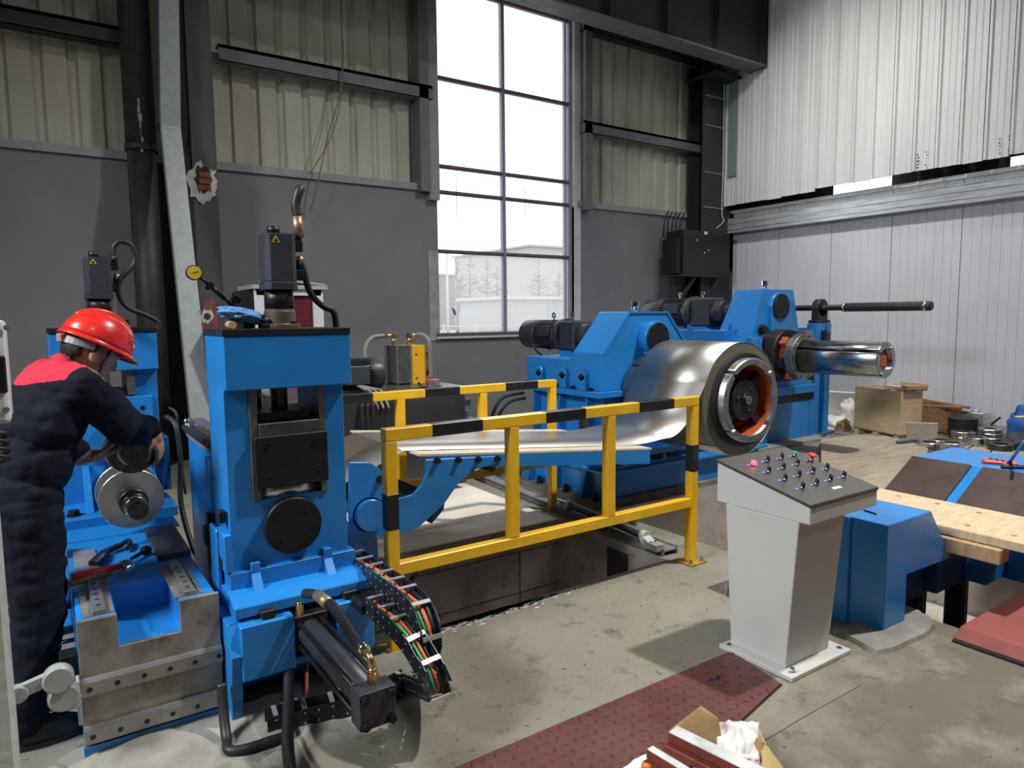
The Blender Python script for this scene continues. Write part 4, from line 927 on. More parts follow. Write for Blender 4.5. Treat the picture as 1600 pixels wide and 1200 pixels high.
# ================================================================ WORKER
wk = thing('person', (-.10, 3.28, 0), 'person in navy workwear and red hard hat leaning over the slitting arbors', 'person')
cap = MB()
def limb(a, b_, ra, rb, n=18, flat=None):
    """tapered capsule between two joints"""
    a = V(a); b_ = V(b_); d = (b_-a)
    cap.sphere(a, ra, n=14, m=8); cap.sphere(b_, rb, n=14, m=8); cap.cyl(a, b_, ra, rb, n=n)
def ell(c, r, rot=None):
    o = len(cap.v); cap.sphere((0, 0, 0), 1, r, n=20, m=12)
    from mathutils import Euler
    R_ = Euler(rot).to_matrix() if rot else Matrix.Identity(3)
    for i in range(o, len(cap.v)): cap.v[i] = V(c)+R_@cap.v[i]
# frames: he faces about +X with a little +Y; his right side is toward the camera
FW = V((.93, .37, 0)).normalized(); RT = V((FW.y, -FW.x, 0))          # his right
hip = V((-.10, 3.27, .93)); chest = V((.0, 3.30, 1.24)); neck = V((.085, 3.335, 1.42)); head = V((.172, 3.355, 1.482))
# torso
import mathutils
tz = math.atan2(FW.y, FW.x)
ell(hip+V((0, 0, .0)), (.135, .175, .15), (0, 0, tz)); ell(hip.lerp(chest, .5), (.13, .172, .20), (0, .28, tz)); ell(chest, (.135, .195, .19), (0, .35, tz)); ell(chest.lerp(neck, .55), (.115, .20, .12), (0, .5, tz))
limb(chest.lerp(neck, .6), neck, .085, .065)
shR = neck+RT*.175+V((-.02, 0, -.055)); shL = neck-RT*.175+V((-.01, 0, -.055))
elR = V((.175, 3.19, 1.19)); wrR = V((.36, 3.435, 1.125))
elR = shR+V((.155, .05, -.19)); wrR = V((.375, 3.47, 1.14))
elL = shL+V((.03, .06, -.24)); wrL = V((.115, 3.53, 1.035))
limb(neck+RT*.07+V((-.02, 0, -.05)), shR, .085, .078); limb(neck-RT*.07+V((-.02, 0, -.05)), shL, .085, .078)
limb(shR, elR, .076, .066); limb(elR, wrR, .064, .048)
limb(shL, elL, .074, .062); limb(elL, wrL, .06, .044)
# legs and shoes
for s_, fx, fy in ((1, -.10, 3.14), (-1, -.06, 3.42)):
    hp_ = hip+RT*s_*.085+V((0, 0, -.06)); kn = V((hip.x+.035+(.02 if s_ < 0 else 0), fy+.02, .50)); an = V((fx-.03, fy, .10))
    limb(hp_, kn, .105, .080); limb(kn, an, .078, .058)
nb_cloth = len(cap.v)
# neck, head (skin part of the same figure)
limb(neck, head+V((-.02, 0, -.06)), .058, .056)
HF = (FW+V((0, -.14, -.52))).normalized(); HS = HF.cross(V((0, 0, 1))).normalized(); HU = HS.cross(HF)     # face forward / his right / up
def hp3(f, s, u): return head+HF*f+HS*s+HU*u
def hell(f, s, u, r):     # ellipsoid in head axes: r = (forward, side, up)
    o = len(cap.v); cap.sphere((0, 0, 0), 1, (1, 1, 1), n=18, m=10)
    for i in range(o, len(cap.v)): q = cap.v[i]; cap.v[i] = hp3(f+q.x*r[0], s+q.y*r[1], u+q.z*r[2])
hell(0, 0, .02, (.098, .078, .105)); hell(.035, 0, -.045, (.062, .060, .075)); hell(.055, 0, -.085, (.035, .036, .03))
hell(.098, 0, -.005, (.018, .014, .026)); hell(.108, 0, -.018, (.012, .016, .012))                # nose
hell(.088, 0, -.055, (.012, .026, .007)); hell(.086, 0, -.066, (.012, .023, .007))                # lips
hell(.088, .033, .030, (.014, .022, .008)); hell(.088, -.033, .030, (.014, .022, .008))            # brow
for s_ in (1, -1): hell(-.005, s_*.080, -.005, (.020, .010, .032)); hell(.005, s_*.084, -.020, (.010, .008, .014))   # ears
# hands
def hand(w, tipdir, palmn, side, curl, spread=.012, size=1.0):
    """five fingers from a wrist; tipdir: along the fingers, palmn: palm normal, side: towards the thumb"""
    t = V(tipdir).normalized(); n_ = V(palmn); n_ = (n_-t*n_.dot(t)).normalized(); s2 = V(side); s2 = (s2-t*s2.dot(t)-n_*s2.dot(n_)).normalized(); w = V(w)
    limb(w, w+t*.03, .027, .030)
    for k in range(4):
        o2 = s2*(.027-.018*k); a = w+t*.03+o2*.75; b2 = w+t*(.088-.004*abs(k-1))+o2; limb(a, b2, .017, .0125, n=10)
        L = [.042, .046, .043, .034][k]*size; d = t; p = b2; r = .0105
        for seg in range(3):
            c = curl[seg]; d = (d*math.cos(c)+n_*math.sin(c)).normalized(); q = p+d*L*[1, .65, .5][seg]+s2*(1.5-k)*.002; limb(p, q, r, r*.92, n=9); p = q; r *= .92
    p = w+t*.028+s2*.024; d = (t*.55+s2*.75+n_*.25).normalized(); q = p+d*.042; limb(p, q, .0155, .013, n=10); d = (t*.85+s2*.35+n_*.35).normalized(); q2 = q+d*.034; limb(q, q2, .0125, .011, n=9); d = (t*.9+n_*.45).normalized(); limb(q2, q2+d*.026, .011, .009, n=9)
wr2 = wrR+V((.03, .035, -.025))
limb(wrR, wr2, .034, .030)
hand(wr2, (.30, .25, -.92), (-.75, .55, -.1), (-.2, -.9, -.1), (.25, .45, .4))
wl2 = wrL+V((.035, -.0, -.008)); limb(wrL, wl2, .032, .028)
hand(wl2, (.93, -.1, .10), (-.05, .15, .98), (.2, -.5, .75), (.12, .25, .2))
me = bpy.data.meshes.new('figure_raw'); me.from_pydata([tuple(p) for p in cap.v], [], cap.f); fix_normals(me)
ob = bpy.data.objects.new('figure_raw', me); COL.objects.link(ob)
md = ob.modifiers.new('r', 'REMESH'); md.mode = 'VOXEL'; md.voxel_size = .0055; md.use_smooth_shade = True
md = ob.modifiers.new('s', 'SMOOTH'); md.factor = .5; md.iterations = 3
dg = bpy.context.evaluated_depsgraph_get(); fig = bpy.data.meshes.new_from_object(ob.evaluated_get(dg)); bpy.data.objects.remove(ob)
def seg_dist(p, a, b_):
    d = b_-a; t = max(0, min(1, (p-a).dot(d)/d.dot(d))); return (p-a-d*t).length, t
cuffR = (wrR-elR).normalized(); cuffL = (wrL-elL).normalized()
hc_ = neck.lerp(head, .28); nd = (head-neck).normalized()
def is_skin(p):
    if (p-hc_).dot(nd) > 0 and (p-head).length < .24: return True
    if (p-wrR).dot(cuffR) > .012 and (p-wrR).length < .25: return True
    if (p-wrL).dot(cuffL) > .012 and (p-wrL).length < .25: return True
    return False
# cloth folds
fig.calc_loop_triangles()
nv = [v.normal.copy() for v in fig.vertices]
for v in fig.vertices:
    if not is_skin(v.co):
        p = v.co; f1 = noise.noise(V((p.x*9, p.y*9, p.z*17)))+.6*noise.noise(V((p.x*20+5, p.y*20, p.z*30)))
        v.co = p+nv[v.index]*(.009+.010*f1)
fig.materials.append(NAVY); fig.materials.append(SKIN); fig.materials.append(REDC)
lp = mat('lips_skin', (.40, .15, .11), .5)
for p in fig.polygons:
    p.use_smooth = True; c = p.center
    if is_skin(c): p.material_index = 1
    else:
        u = (c-chest); bk = (c-neck)
        # red yoke over the shoulders and upper back
        if c.z > 1.418+.22*((c-neck).dot(FW)) and bk.length < .225 and abs((c-neck).dot(RT)) < .20: p.material_index = 2
fo = V((-.10, 3.28, 0))
for v in fig.vertices: v.co = v.co-fo
body = link('body', fig, fo, wk)
# collar
b = MB(); b.lathe(neck+nd*.0, nd, [(-.01, .078), (.018, .074), (.028, .070), (.028, .064), (-.01, .066)], n=24, closed=True, smooth=True); b.build('collar', REDC, wk)
# hair
b = MB(); o = 0
b.sphere((0, 0, 0), 1, (1, 1, 1), n=28, m=16)
hv = []
for q in b.v:
    f, s, u = q.x, q.y, q.z
    hv.append(hp3(-.008+f*.103, s*.084, .028+u*.106))
keep = []
for fidx, fc_ in enumerate(b.f):
    cf = sum(b.v[i].x for i in fc_)/len(fc_); cu = sum(b.v[i].z for i in fc_)/len(fc_)
    if cu > .25 or cf < (-.05 if cu > -.25 else -.45) and cu > -.72: keep.append(fidx)
b.f = [b.f[i] for i in keep]; b.sm = [True]*len(keep); b.mi = [0]*len(keep); b.v = hv
used = sorted({i for f in b.f for i in f}); mp_ = {o_: i for i, o_ in enumerate(used)}; b.v = [hv[i] for i in used]; b.f = [tuple(mp_[i] for i in f) for f in b.f]
b.build('hair', HAIR, wk, solid=.012)
# hard hat: dome, brim, band, strap, vents
def hat(f, s, u): return hp3(f, s, u)
b = MB(); N = 40; Mr = 14; RF, RS, RU = .138, .118, .128; uo = .055
for j in range(Mr+1):
    t = (PI/2)*j/Mr
    for i in range(N):
        a = 2*PI*i/N; b.v.append(hat(.004+RF*math.cos(t)**.8*math.cos(a), RS*math.cos(t)**.8*math.sin(a), uo+RU*math.sin(t)))
for j in range(Mr):
    for i in range(N):
        k = (i+1) % N; b.f.append((j*N+i, j*N+k, (j+1)*N+k, (j+1)*N+i)); b.sm.append(True); b.mi.append(0)
hatm = b.build('helmet', RED, wk, solid=.003)
b = MB()
for j in range(4):
    for i in range(N):
        a = 2*PI*i/N; ext = .010+.026*max(0, math.cos(a))**2; w_ = [0, .4, 1, 1][j]; dz = [0.004, -.004, -.012, -.018][j]
        b.v.append(hat(.004+(RF-.002+ext*w_)*math.cos(a), (RS-.002+ext*w_*.8)*math.sin(a), uo+dz))
for j in range(3):
    for i in range(N):
        k = (i+1) % N; b.f.append((j*N+i, j*N+k, (j+1)*N+k, (j+1)*N+i)); b.sm.append(True); b.mi.append(0)
b.build('brim', RED, hatm, solid=.003)
b = MB()
for j in range(9):      # raised ridge over the crown
    pass
b.tube([hat(.004+(RF-.002)*math.cos(t), 0, uo+(RU+.004)*math.sin(t)) for t in [math.radians(x) for x in range(35, 150, 6)]], .012, n=10); b.build('crown_ridge', RED, hatm)
for a, t in ((-.35, .30), (-1.25, .22), (-2.2, .22), (.6, .3)):     # pale rivets round the shell
    p = hat(.004+RF*math.cos(t)**.8*math.cos(a), -RS*math.cos(t)**.8*math.sin(a)*-1, uo+RU*math.sin(t)); nrm2 = (p-hat(0, 0, uo)).normalized()
    bolt(hatm, p+nrm2*.001, nrm2, .009, .004, mat('pale_rivet', (.75, .55, .45), .5), name='shell_rivet', hexa=False)
for i in range(3):
    for j in range(4):
        t = .35+.13*i; a = -(.55+.13*j)
        p = hat(.004+RF*math.cos(t)**.8*math.cos(a), RS*math.cos(t)**.8*math.sin(-a), uo+RU*math.sin(t)); nrm2 = (p-hat(0, 0, uo)).normalized()
        bolt(hatm, p+nrm2*.002, nrm2, .0035, .001, BLK, name='vent_hole', hexa=False)
b = MB(); pts = [hat(-.118*math.cos(a)-.0, .092*math.sin(a), .028-.012*math.cos(a)) for a in [math.radians(x) for x in range(-80, 81, 10)]]
for i in range(len(pts)-1): b.bar(pts[i], pts[i+1], .005, .030, up=HU)
b.build('head_band', GREYPLA, hatm)
b = MB(); b.obox(hat(-.122, .0, .016), (.02, .055, .034), (0, 0, math.atan2(HF.y, HF.x))); b.build('adjuster_knob', mat('grey_red_knob', (.40, .20, .18), .5), hatm, bevel=.004)
for s_ in (1, -1):
    b = MB(); b.tube([hat(.035, s_*.098, .045), hat(.032, s_*.084, -.02), hat(.045, s_*.062, -.085), hat(.060, s_*.02, -.118)], .0055, n=8); b.build('chin_strap', BLK, hatm)
# shoes
for i, (fx, fy) in enumerate(((-.10, 3.14), (-.06, 3.42))):
    b = MB(); f2 = V((.97, .1, 0)).normalized(); s2 = V((-f2.y, f2.x, 0)); c = V((fx, fy, 0))
    def shoe(u, v):
        a = 2*PI*u; L = c+f2*(.055+.145*math.cos(a))+s2*(.05*math.sin(a)*(1+.12*math.cos(a))); h = .0+.085*v if math.cos(a) < .2 else .0+(.085-.035*(math.cos(a)-.2))*v
        q = L.lerp(c+f2*(.05+.09*math.cos(a))+s2*.035*math.sin(a), v*v*.75); return V((q.x, q.y, h))
    b.grid(shoe, 24, 8); b.f.append(tuple(range(8*25, 8*25+24))); b.sm.append(True); b.mi.append(0)
    so = b.build('shoe', SHOE, wk)
    b = MB(); b.prism([(c+f2*(.055+.152*math.cos(t))+s2*.055*math.sin(t)) for t in [k*PI/10 for k in range(20)]], (0, 0, .022)); b.build('sole', RUB, so)
# ================================================================ MIDDLE: rails, table, coil, decoilers
# ---- yellow and black safety rails
def safety_rail(y, posts, x0, x1, label, bands, post_bands, zt=1.10, zl=.41, bw=.06, plates=True, first_plate=True):
    t = thing('safety_rail', ((x0+x1)/2, y, 0), label, 'safety rail', 'yellow safety rails by the pit')
    b = MB(); b.box(x0, x1, y, y+bw, zt-bw, zt); b.build('top_rail', YEL, t, bevel=.004)
    b = MB(); b.box(x0, x1, y+.002, y+bw-.002, zl-bw/2, zl+bw/2); b.build('bottom_rail', YEL, t, bevel=.004)
    for i, x in enumerate(posts):
        end = i in (0, len(posts)-1)
        z0 = .012 if end else zl+bw/2
        b = MB(); b.box(x-bw/2, x+bw/2, y+.001, y+bw-.001, z0, zt-bw); b.build('post', YEL, t, bevel=.004)
        if end:
            b = MB(); b.box(x-.075, x+.075, y-.045, y+bw+.045, .0, .012); bp = b.build('base_plate', mat('rusty_yellow', (.42, .24, .03), .5, nscale=10, namt=.4), t)
            for s_ in (-1, 1): bolt(bp, (x+s_*.052, y-.02, .012), (0, 0, 1), .010, .03, RAILM)
    for (a, c) in bands:
        b = MB(); b.box(a, c, y-.0012, y+bw+.0012, zt-bw-.0012, zt+.0012); b.build('black_band', BLK, t, bevel=.003)
    for (x, a, c) in post_bands:
        b = MB(); b.box(x-bw/2-.0012, x+bw/2+.0012, y-.0005, y+bw+.0005, a, c); b.build('black_band', BLK, t, bevel=.003)
    return t
YF = 3.0
px_ = lambda a, y, r=680: at(a, r, y=y).x
xp0, xp1 = px_(612, YF, 700), px_(1087, YF, 700)
xf0 = xp0-.03; xf1 = xp1+.03
safety_rail(YF, [xp0, px_(804.5, YF), px_(957, YF), xp1], xf0, xf1, 'yellow safety rail with black bands standing in front of the coil and pit', [(px_(675, YF, 650), px_(755, YF, 650)), (px_(853, YF, 640), px_(916, YF, 640)), (px_(999, YF, 630), px_(1054, YF, 630))],
            [(xp0, at(600, 832, y=YF).z, at(600, 775, y=YF).z), (xp1, at(1087, 737, y=YF).z, at(1087, 695, y=YF).z)])
YK = 4.53
xk1 = px_(866, YK, 700)
safety_rail(YK, [px_(622, YK, 650)-.62, px_(628, YK, 650), px_(757, YK, 650), xk1], px_(628, YK, 650)-.65, xk1+.03, 'yellow safety rail with black bands standing behind the threading table', [(px_(535, YK, 615), px_(583, YK, 615)), (px_(664, YK, 605), px_(719, YK, 605)), (px_(790, YK, 600), px_(841, YK, 600))], [])

# ---- floor strip between the pits: channel, roller
b = MB(); b.box(1.25, 3.34, 4.28, 6.1, .0, .012); tag(b.build('floor_board', DECK), 'cream painted floor board beyond the pit under the back safety rail', 'floor board')
ch = thing('steel_channel', (3.45, 3.9, 0), 'long grey steel channel lying beside the pit with a rubber roller on it', 'channel')
A0 = V((3.46, 3.20, .035)); A1 = V((3.62, 5.95, .035))
b = MB(); b.bar(A0, A1, .13, .012); d = (A1-A0).normalized(); sd = d.cross(V((0, 0, 1)))
for s_ in (-1, 1): b.bar(A0+sd*s_*.06+V((0, 0, -.008)), A1+sd*s_*.06+V((0, 0, -.008)), .010, .055)
b.build('channel_section', mat('grey_channel', (.27, .27, .27), .5, .3, nscale=6, namt=.25), ch)
rA, rB = at(1003, 835, z=.10), at(893, 789, z=.10)
rl = thing('idler_roller', (rA.x, rA.y, .04), 'black rubber idler roller on pale end brackets beside the pit', 'roller')
b = MB(); b.cyl(rA, rB, .032, n=24); b.build('roller', RUB, rl)
for q, s_ in ((rA, -1), (rB, 1)):
    dd = (rB-rA).normalized()*s_
    b = MB(); b.cyl(q, q+dd*.05, .036, n=20); b.bar(q+dd*.04+V((0, 0, .0)), q+dd*.16+V((0, 0, -.045)), .07, .012); b.bar(q+dd*.03+V((0, 0, -.01)), q+dd*.06+V((0, 0, -.05)), .08, .03); br = b.build('end_bracket', mat('pale_bracket', (.50, .51, .48), .5, nscale=12, namt=.3), rl, bevel=.004)
    for e in (-.02, .02): bolt(br, q+dd*.12+V((e, 0, -.022)), (0, 0, 1), .007, .008, BLK)
b = MB(); q = rA-(rB-rA).normalized()*.19; b.bar(q+V((0, 0, -.045)), q+(rB-rA).normalized()*.14+V((0, 0, -.045)), .07, .05); tag(b.build('box_section', mat('grey_box_section', (.30, .30, .28), .55, nscale=9, namt=.3), bevel=.003), 'short end of grey box section under the roller bracket at the pit corner', 'steel section')

# ---- threading table
TY0, TY1 = 3.42, 4.45
tt = thing('threading_table', (2.5, 3.9, 0), 'blue threading table with gooseneck arms carrying the bright strip', 'table')
z0l, z0r = at(655, 710, y=TY0).z, at(1018, 700, y=TY0).z; xl_, xr_ = at(655, 710, y=TY0).x, at(1018, 700, y=TY0).x
zd = lambda x: z0l+(z0r-z0l)*(x-xl_)/(xr_-xl_)
b = MB(); b.hexa([(xl_, TY0, z0l-.012), (xr_, TY0, z0r-.012), (xr_, TY1, z0r-.012), (xl_, TY1, z0l-.012), (xl_, TY0, z0l), (xr_, TY0, z0r), (xr_, TY1, z0r), (xl_, TY1, z0l)])
b.build('deck_board', mat('cream_deck', (.66, .58, .42), .4, nscale=4, namt=.1), tt)
for y in (TY0+.001, TY1-.021):
    b = MB(); zl2 = at(780, 722, y=TY0).z
    b.prism([(xl_+.01, y, z0l-.013), (xr_-.01, y, z0r-.013), (xr_-.01, y, at(1018, 718, y=TY0).z-.03), (at(780, 722, y=TY0).x, y, zl2-.03), (xl_+.3, y, z0l-.10)], (0, .02, 0)); b.build('side_beam', BLUE, tt, bevel=.002)
    pl = [(545, 722), (575, 722), (590, 730), (598, 742), (601, 762), (606, 775), (625, 778), (645, 772), (658, 758), (666, 738), (664, 718), (780, 712), (781, 722), (742, 733), (716, 753), (692, 788), (652, 824), (622, 836), (560, 840), (545, 840)]
    b = MB(); b.prism([V((at(a, c, y=TY0).x, y-.012, at(a, c, y=TY0).z)) for a, c in pl], (0, .02, 0)); gn = b.build('gooseneck_plate', BLUE, tt, bevel=.002)
    for a, c in ((681, 719), (714, 718), (745, 717), (775, 716), (592, 748)):
        q = at(a, c, y=TY0); bolt(gn, (q.x, y-.012, q.z), (0, -1, 0), .016, .025, BOX)
    q = at(576, 803, y=TY0); b = MB(); b.cyl((q.x, y-.05, q.z), (q.x, y-.012, q.z), .085, n=36); b.cyl((q.x, y-.012, q.z), (q.x, y+.008, q.z), .095, n=36); b.build('pivot_boss', BLUE, tt, bevel=.003)
q = at(576, 803, y=TY0); b = MB(); b.cyl((q.x, TY0, q.z), (q.x, TY1, q.z), .05, n=24); b.build('pivot_shaft', STEEL, tt)
for a, c, r in ((640, 812, .045), (610, 770, .03), (770, 730, .03)):
    q = at(a, c, y=TY0); b = MB(); b.cyl((q.x, TY0+.01, q.z), (q.x, TY1-.01, q.z), r, n=18); b.build('cross_tube', DIRTY, tt)
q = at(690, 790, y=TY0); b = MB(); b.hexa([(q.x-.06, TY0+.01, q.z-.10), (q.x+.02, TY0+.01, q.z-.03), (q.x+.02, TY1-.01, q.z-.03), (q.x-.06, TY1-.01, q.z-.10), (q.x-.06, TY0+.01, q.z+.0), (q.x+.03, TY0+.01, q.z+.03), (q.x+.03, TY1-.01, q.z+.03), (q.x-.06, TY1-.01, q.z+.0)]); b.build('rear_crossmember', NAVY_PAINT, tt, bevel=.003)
# lift cylinder under the table
b = MB(); b.cyl((1.78, 3.9, .30), (1.58, 3.9, .62), .03, n=16); b.cyl((1.58, 3.9, .62), (1.52, 3.9, .72), .018, n=14); b.build('lift_cylinder', CHROME, tt)
# ---- slitter bed under the table pivot
bd = thing('pivot_bed', (1.3, 4.0, -.3), 'blue machine bed carrying the table pivot between the roll stands', 'machine bed')
b = MB(); b.box(.98, 1.36, 3.44, 4.42, -.88, .50); b.build('bed_body', BLUE, bd, bevel=.004)
for yy in (3.47, 4.33):
    b = MB(); b.box(1.36, 1.46, yy, yy+.05, .25, .56); b.build('pivot_lug', BLUE, bd, bevel=.003)
b = MB(); b.tube(smooth_path([(1.25, 3.42, .33), (1.45, 3.38, .30), (1.62, 3.36, .24), (1.66, 3.5, .12), (1.62, 3.6, -.05)]), .014, n=10); b.build('bed_cable', RUB, bd)

# ---- coil and strip
CX, CZ, CR = 4.62, .945, .457
CY0, CY1 = 3.54, 4.30
cl = thing('steel_coil', (CX, 4.0, .48), 'wide coil of bright cold-rolled steel strip unwinding onto the table', 'steel coil')
b = MB(); b.lathe((CX, 0, CZ), (0, 1, 0), [(CY0+.004, .372), (CY0+.004, CR-.004), (CY1-.004, CR-.004), (CY1-.004, .372)], n=96, smooth=False, closed=True); co = b.build('coil_body', COILEDGE, cl)
for p in co.data.polygons: p.use_smooth = abs(p.normal.y) < .5
path = [(CX+CR*math.cos(a), CZ+CR*math.sin(a)) for a in [math.radians(t) for t in range(-130, 159, 6)]]
te = math.radians(160); pe = V((CX+CR*math.cos(te), CZ+CR*math.sin(te)))
tail = smooth_path([(pe.x, 0, pe.y), (4.09, 0, .95), (4.0, 0, .825), (3.86, 0, .733), (3.72, 0, z0r+.02), (xr_-.05, 0, zd(xr_-.05)+.005), (2.9, 0, zd(2.9)+.004), (2.3, 0, zd(2.3)+.004), (xl_+.05, 0, zd(xl_+.05)+.005), (xl_-.06, 0, z0l-.004), (xl_-.20, 0, z0l-.06), (xl_-.36, 0, z0l-.12), (xl_-.47, 0, z0l-.17)], 7)
path += [(p.x, p.z) for p in tail]
b = MB(); n = len(path)
for y in (CY0, CY1): b.v += [V((x, y, z)) for x, z in path]
for i in range(n-1): b.f.append((i, i+1, n+i+1, n+i)); b.sm.append(True); b.mi.append(0)
b.build('strip', STRIP, cl, solid=.002)

# ---- mandrel builder
def mandrel(t, x, z, y0, y1, ro, ri, face_m, n=4, gap=.05, rot=PI/4, core=True):
    for k in range(n):
        a0 = rot+k*2*PI/n+gap; a1 = rot+(k+1)*2*PI/n-gap
        b = MB(); b.lathe((x, 0, z), (0, 1, 0), [(y0, ri), (y0, ro-.008), (y0+.008, ro), (y1, ro), (y1, ri)], n=20, closed=True, arc=(a0, a1))
        o = b.build('mandrel_segment', face_m, t)
        for p in o.data.polygons: p.use_smooth = abs(p.normal.y) < .4
# ---- gear motor along Y
def gear_motor(t, x, y0, y1, z, r, m=CHAR):
    """y0: reducer end (near), y1: fan cowl end (far)"""
    L = y1-y0; mt = thing_part = None
    b = MB(); b.cyl((x, y1-L*.24, z), (x, y1, z), r, n=36); mo = b.build('fan_cowl', m, t, bevel=.006)
    b = MB(); b.cyl((x, y1-L*.56, z), (x, y1-L*.24, z), r*.86, n=36); b.build('motor_body', m, t)
    b = MB()
    for i in range(30):
        a = 2*PI*i/30
        if abs(math.sin(a)) < .02: continue
        q = V((x+r*.92*math.cos(a), 0, z+r*.92*math.sin(a))); u = V((math.cos(a), 0, math.sin(a)))
        b.bar((q.x, y1-L*.55, q.z), (q.x, y1-L*.25, q.z), .008, r*.16, up=u)
    b.build('cooling_fins', m, t)['kind'] = 'stuff'
    b = MB(); b.box(x-r*1.1, x-r*.75, y1-L*.50, y1-L*.32, z-r*.1, z+r*.62); b.build('terminal_box', m, t, bevel=.006)
    b = MB(); b.cyl((x, y1-L*.62, z), (x, y1-L*.55, z), r*1.08, n=36); b.build('flange', m, t, bevel=.004)
    b = MB(); b.box(x-r*.85, x+r*.85, y0+L*.16, y1-L*.62, z-r*1.0, z+r*.95); b.build('reducer_housing', m, t, bevel=.02)
    b = MB(); b.cyl((x, y0+L*.05, z), (x, y0+L*.16, z), r*.75, n=30); b.cyl((x, y0, z), (x, y0+L*.05, z), r*.45, n=24); b.build('output_flange', m, t, bevel=.004)
    for yy in (y1-L*.40, y1-L*.68):
        zz = z+r*.95; b = MB(); b.cyl((x, yy, zz-.01), (x, yy, zz+.03), .012, n=10)
        b.lathe((x, yy, zz+.055), (1, 0, 0), [(-.006, .017), (-.006, .029), (.006, .029), (.006, .017)], n=18, closed=True); b.build('eye_bolt', CHROME, t)
    b = MB(); b.box(x-r*.9, x+r*.9, y0+L*.18, y1-L*.62, z-r*1.25, z-r*1.0); b.build('motor_feet', BLUE, t)

# ---- decoiler carrying the coil
D1Y = 4.58
d1 = thing('decoiler', (4.65, 5.2, 0), 'blue decoiler with sloped gear housing and motor, its mandrel inside the steel coil', 'decoiler')
prof = [(4.06, .955), (4.06, 1.29), (4.38, 1.655), (4.86, 1.655), (5.18, 1.29), (5.18, .955)]
b = MB(); b.prism([(x, D1Y, z) for x, z in prof], (0, .40, 0)); b.build('gear_housing', BLUE, d1, bevel=.006)
b = MB()
for i in range(1, 4):
    a, c = prof[i], prof[i+1]; b.bar((a[0], D1Y-.006, a[1]-.006), (c[0], D1Y-.006, c[1]-.006), .014, .014, up=(0, 1, 0))
b.build('housing_lip', BLUE, d1)
b = MB(); b.box(4.06, 5.18, D1Y+.40, 5.72, .955, 1.225); b.build('rear_housing', BLUE, d1, bevel=.006)
b = MB(); b.box(4.0, 5.24, D1Y-.03, 5.78, .90, .955); b.build('joint_flange', BLUE, d1, bevel=.004)
for y in (4.70, 4.95, 5.18, 5.42, 5.66): bolt(d1, (4.03, y, .955), (0, 0, 1), .02, .03)
for y in (4.80, 5.08, 5.45):
    b = MB(); b.box(4.01, 4.06, y-.05, y+.05, .955, 1.09); b.cyl((4.01, y, 1.09), (4.06, y, 1.09), .05, n=20); lg = b.build('lifting_lug', BLUE, d1, bevel=.004)
    b = MB(); b.cyl((4.006, y, 1.085), (4.0095, y, 1.085), .022, n=16); b.build('lug_hole', BLK, lg)
b = MB(); b.cyl((4.64, D1Y, 1.42), (4.64, D1Y-.10, 1.42), .15, n=36); b.box(4.56, 4.72, D1Y-.09, D1Y, 1.15, 1.42); b.build('bearing_boss', BLUE, d1, bevel=.004)
b = MB(); b.cyl((4.64, D1Y-.10, 1.42), (4.64, D1Y-.118, 1.42), .135, n=36); bc = b.build('bearing_cover', BOX, d1, bevel=.003)
for i in range(8): a = i*PI/4; bolt(bc, (4.64+.118*math.cos(a), D1Y-.118, 1.42+.118*math.sin(a)), (0, -1, 0), .009, .004, BLK, hexa=False)
b = MB(); b.box(4.40, 4.62, D1Y-.08, D1Y, .99, 1.12); b.box(4.34, 4.44, D1Y-.07, D1Y, .965, 1.07); b.build('front_step', BLUE, d1, bevel=.004)
bolt(d1, (4.50, D1Y-.04, 1.12), (0, 0, 1), .022, .03)
q = at(992, 483, y=D1Y+.12); b = MB(); b.cyl((q.x, q.y, 1.655), (q.x, q.y, 1.70), .03, n=18); b.cyl((q.x, q.y, 1.70), (q.x, q.y, 1.75), .04, n=18, smooth=False); b.build('breather_cap', CHROME, d1, bevel=.004)
gear_motor(d1, 4.52, 5.20, 6.30, 1.43, .155, CHAR)
b = MB(); b.box(4.36, 4.70, 5.30, 5.55, 1.225, 1.26); b.build('motor_seat', BLUE, d1)
b = MB(); b.tube(smooth_path([(4.3, 5.74, 1.2), (4.2, 5.8, 1.32), (4.4, 5.85, 1.30), (4.5, 5.9, 1.27)]), .012, n=8); b.build('motor_lead', RUB, d1)
# pedestal and slide
b = MB(); b.box(4.12, 5.12, D1Y+.05, 5.65, .42, .90); b.build('pedestal', BLUE, d1, bevel=.004)
for y in (4.75, 5.15, 5.55):
    b = MB(); b.prism([(4.12, y, .42), (4.02, y, .42), (4.04, y, .90), (4.12, y, .90)], (0, .025, 0)); b.build('pedestal_rib', BLUE, d1)
b = MB(); b.box(4.0, 5.9, 4.44, 6.0, .36, .42); b.build('slide_plate', BLUE, d1, bevel=.004)
b = MB(); b.box(4.05, 5.85, 4.46, 6.0, .30, .36); b.build('slide_gib', BOX, d1)
for x in (4.2, 4.45, 4.7):
    b = MB(); b.prism([(x, 4.455, .30), (x+.05, 4.455, .30), (x+.035, 4.455, .35), (x+.0, 4.455, .35)], (0, .01, 0)); b.build('gib_block', MILL, d1)
b = MB(); b.box(3.90, 6.0, 4.37, 6.3, .05, .30); b.build('base_frame', BLUE, d1, bevel=.005)
b = MB(); b.box(3.86, 6.05, 4.30, 6.35, .28, .305); b.build('base_top_flange', BLUE, d1, bevel=.003)
b = MB(); b.box(3.78, 6.05, 4.33, 6.4, .0, .05); b.build('foot_plate', mat('dusty_foot_plate', (.22, .20, .17), .8, nscale=6, namt=.4), d1)
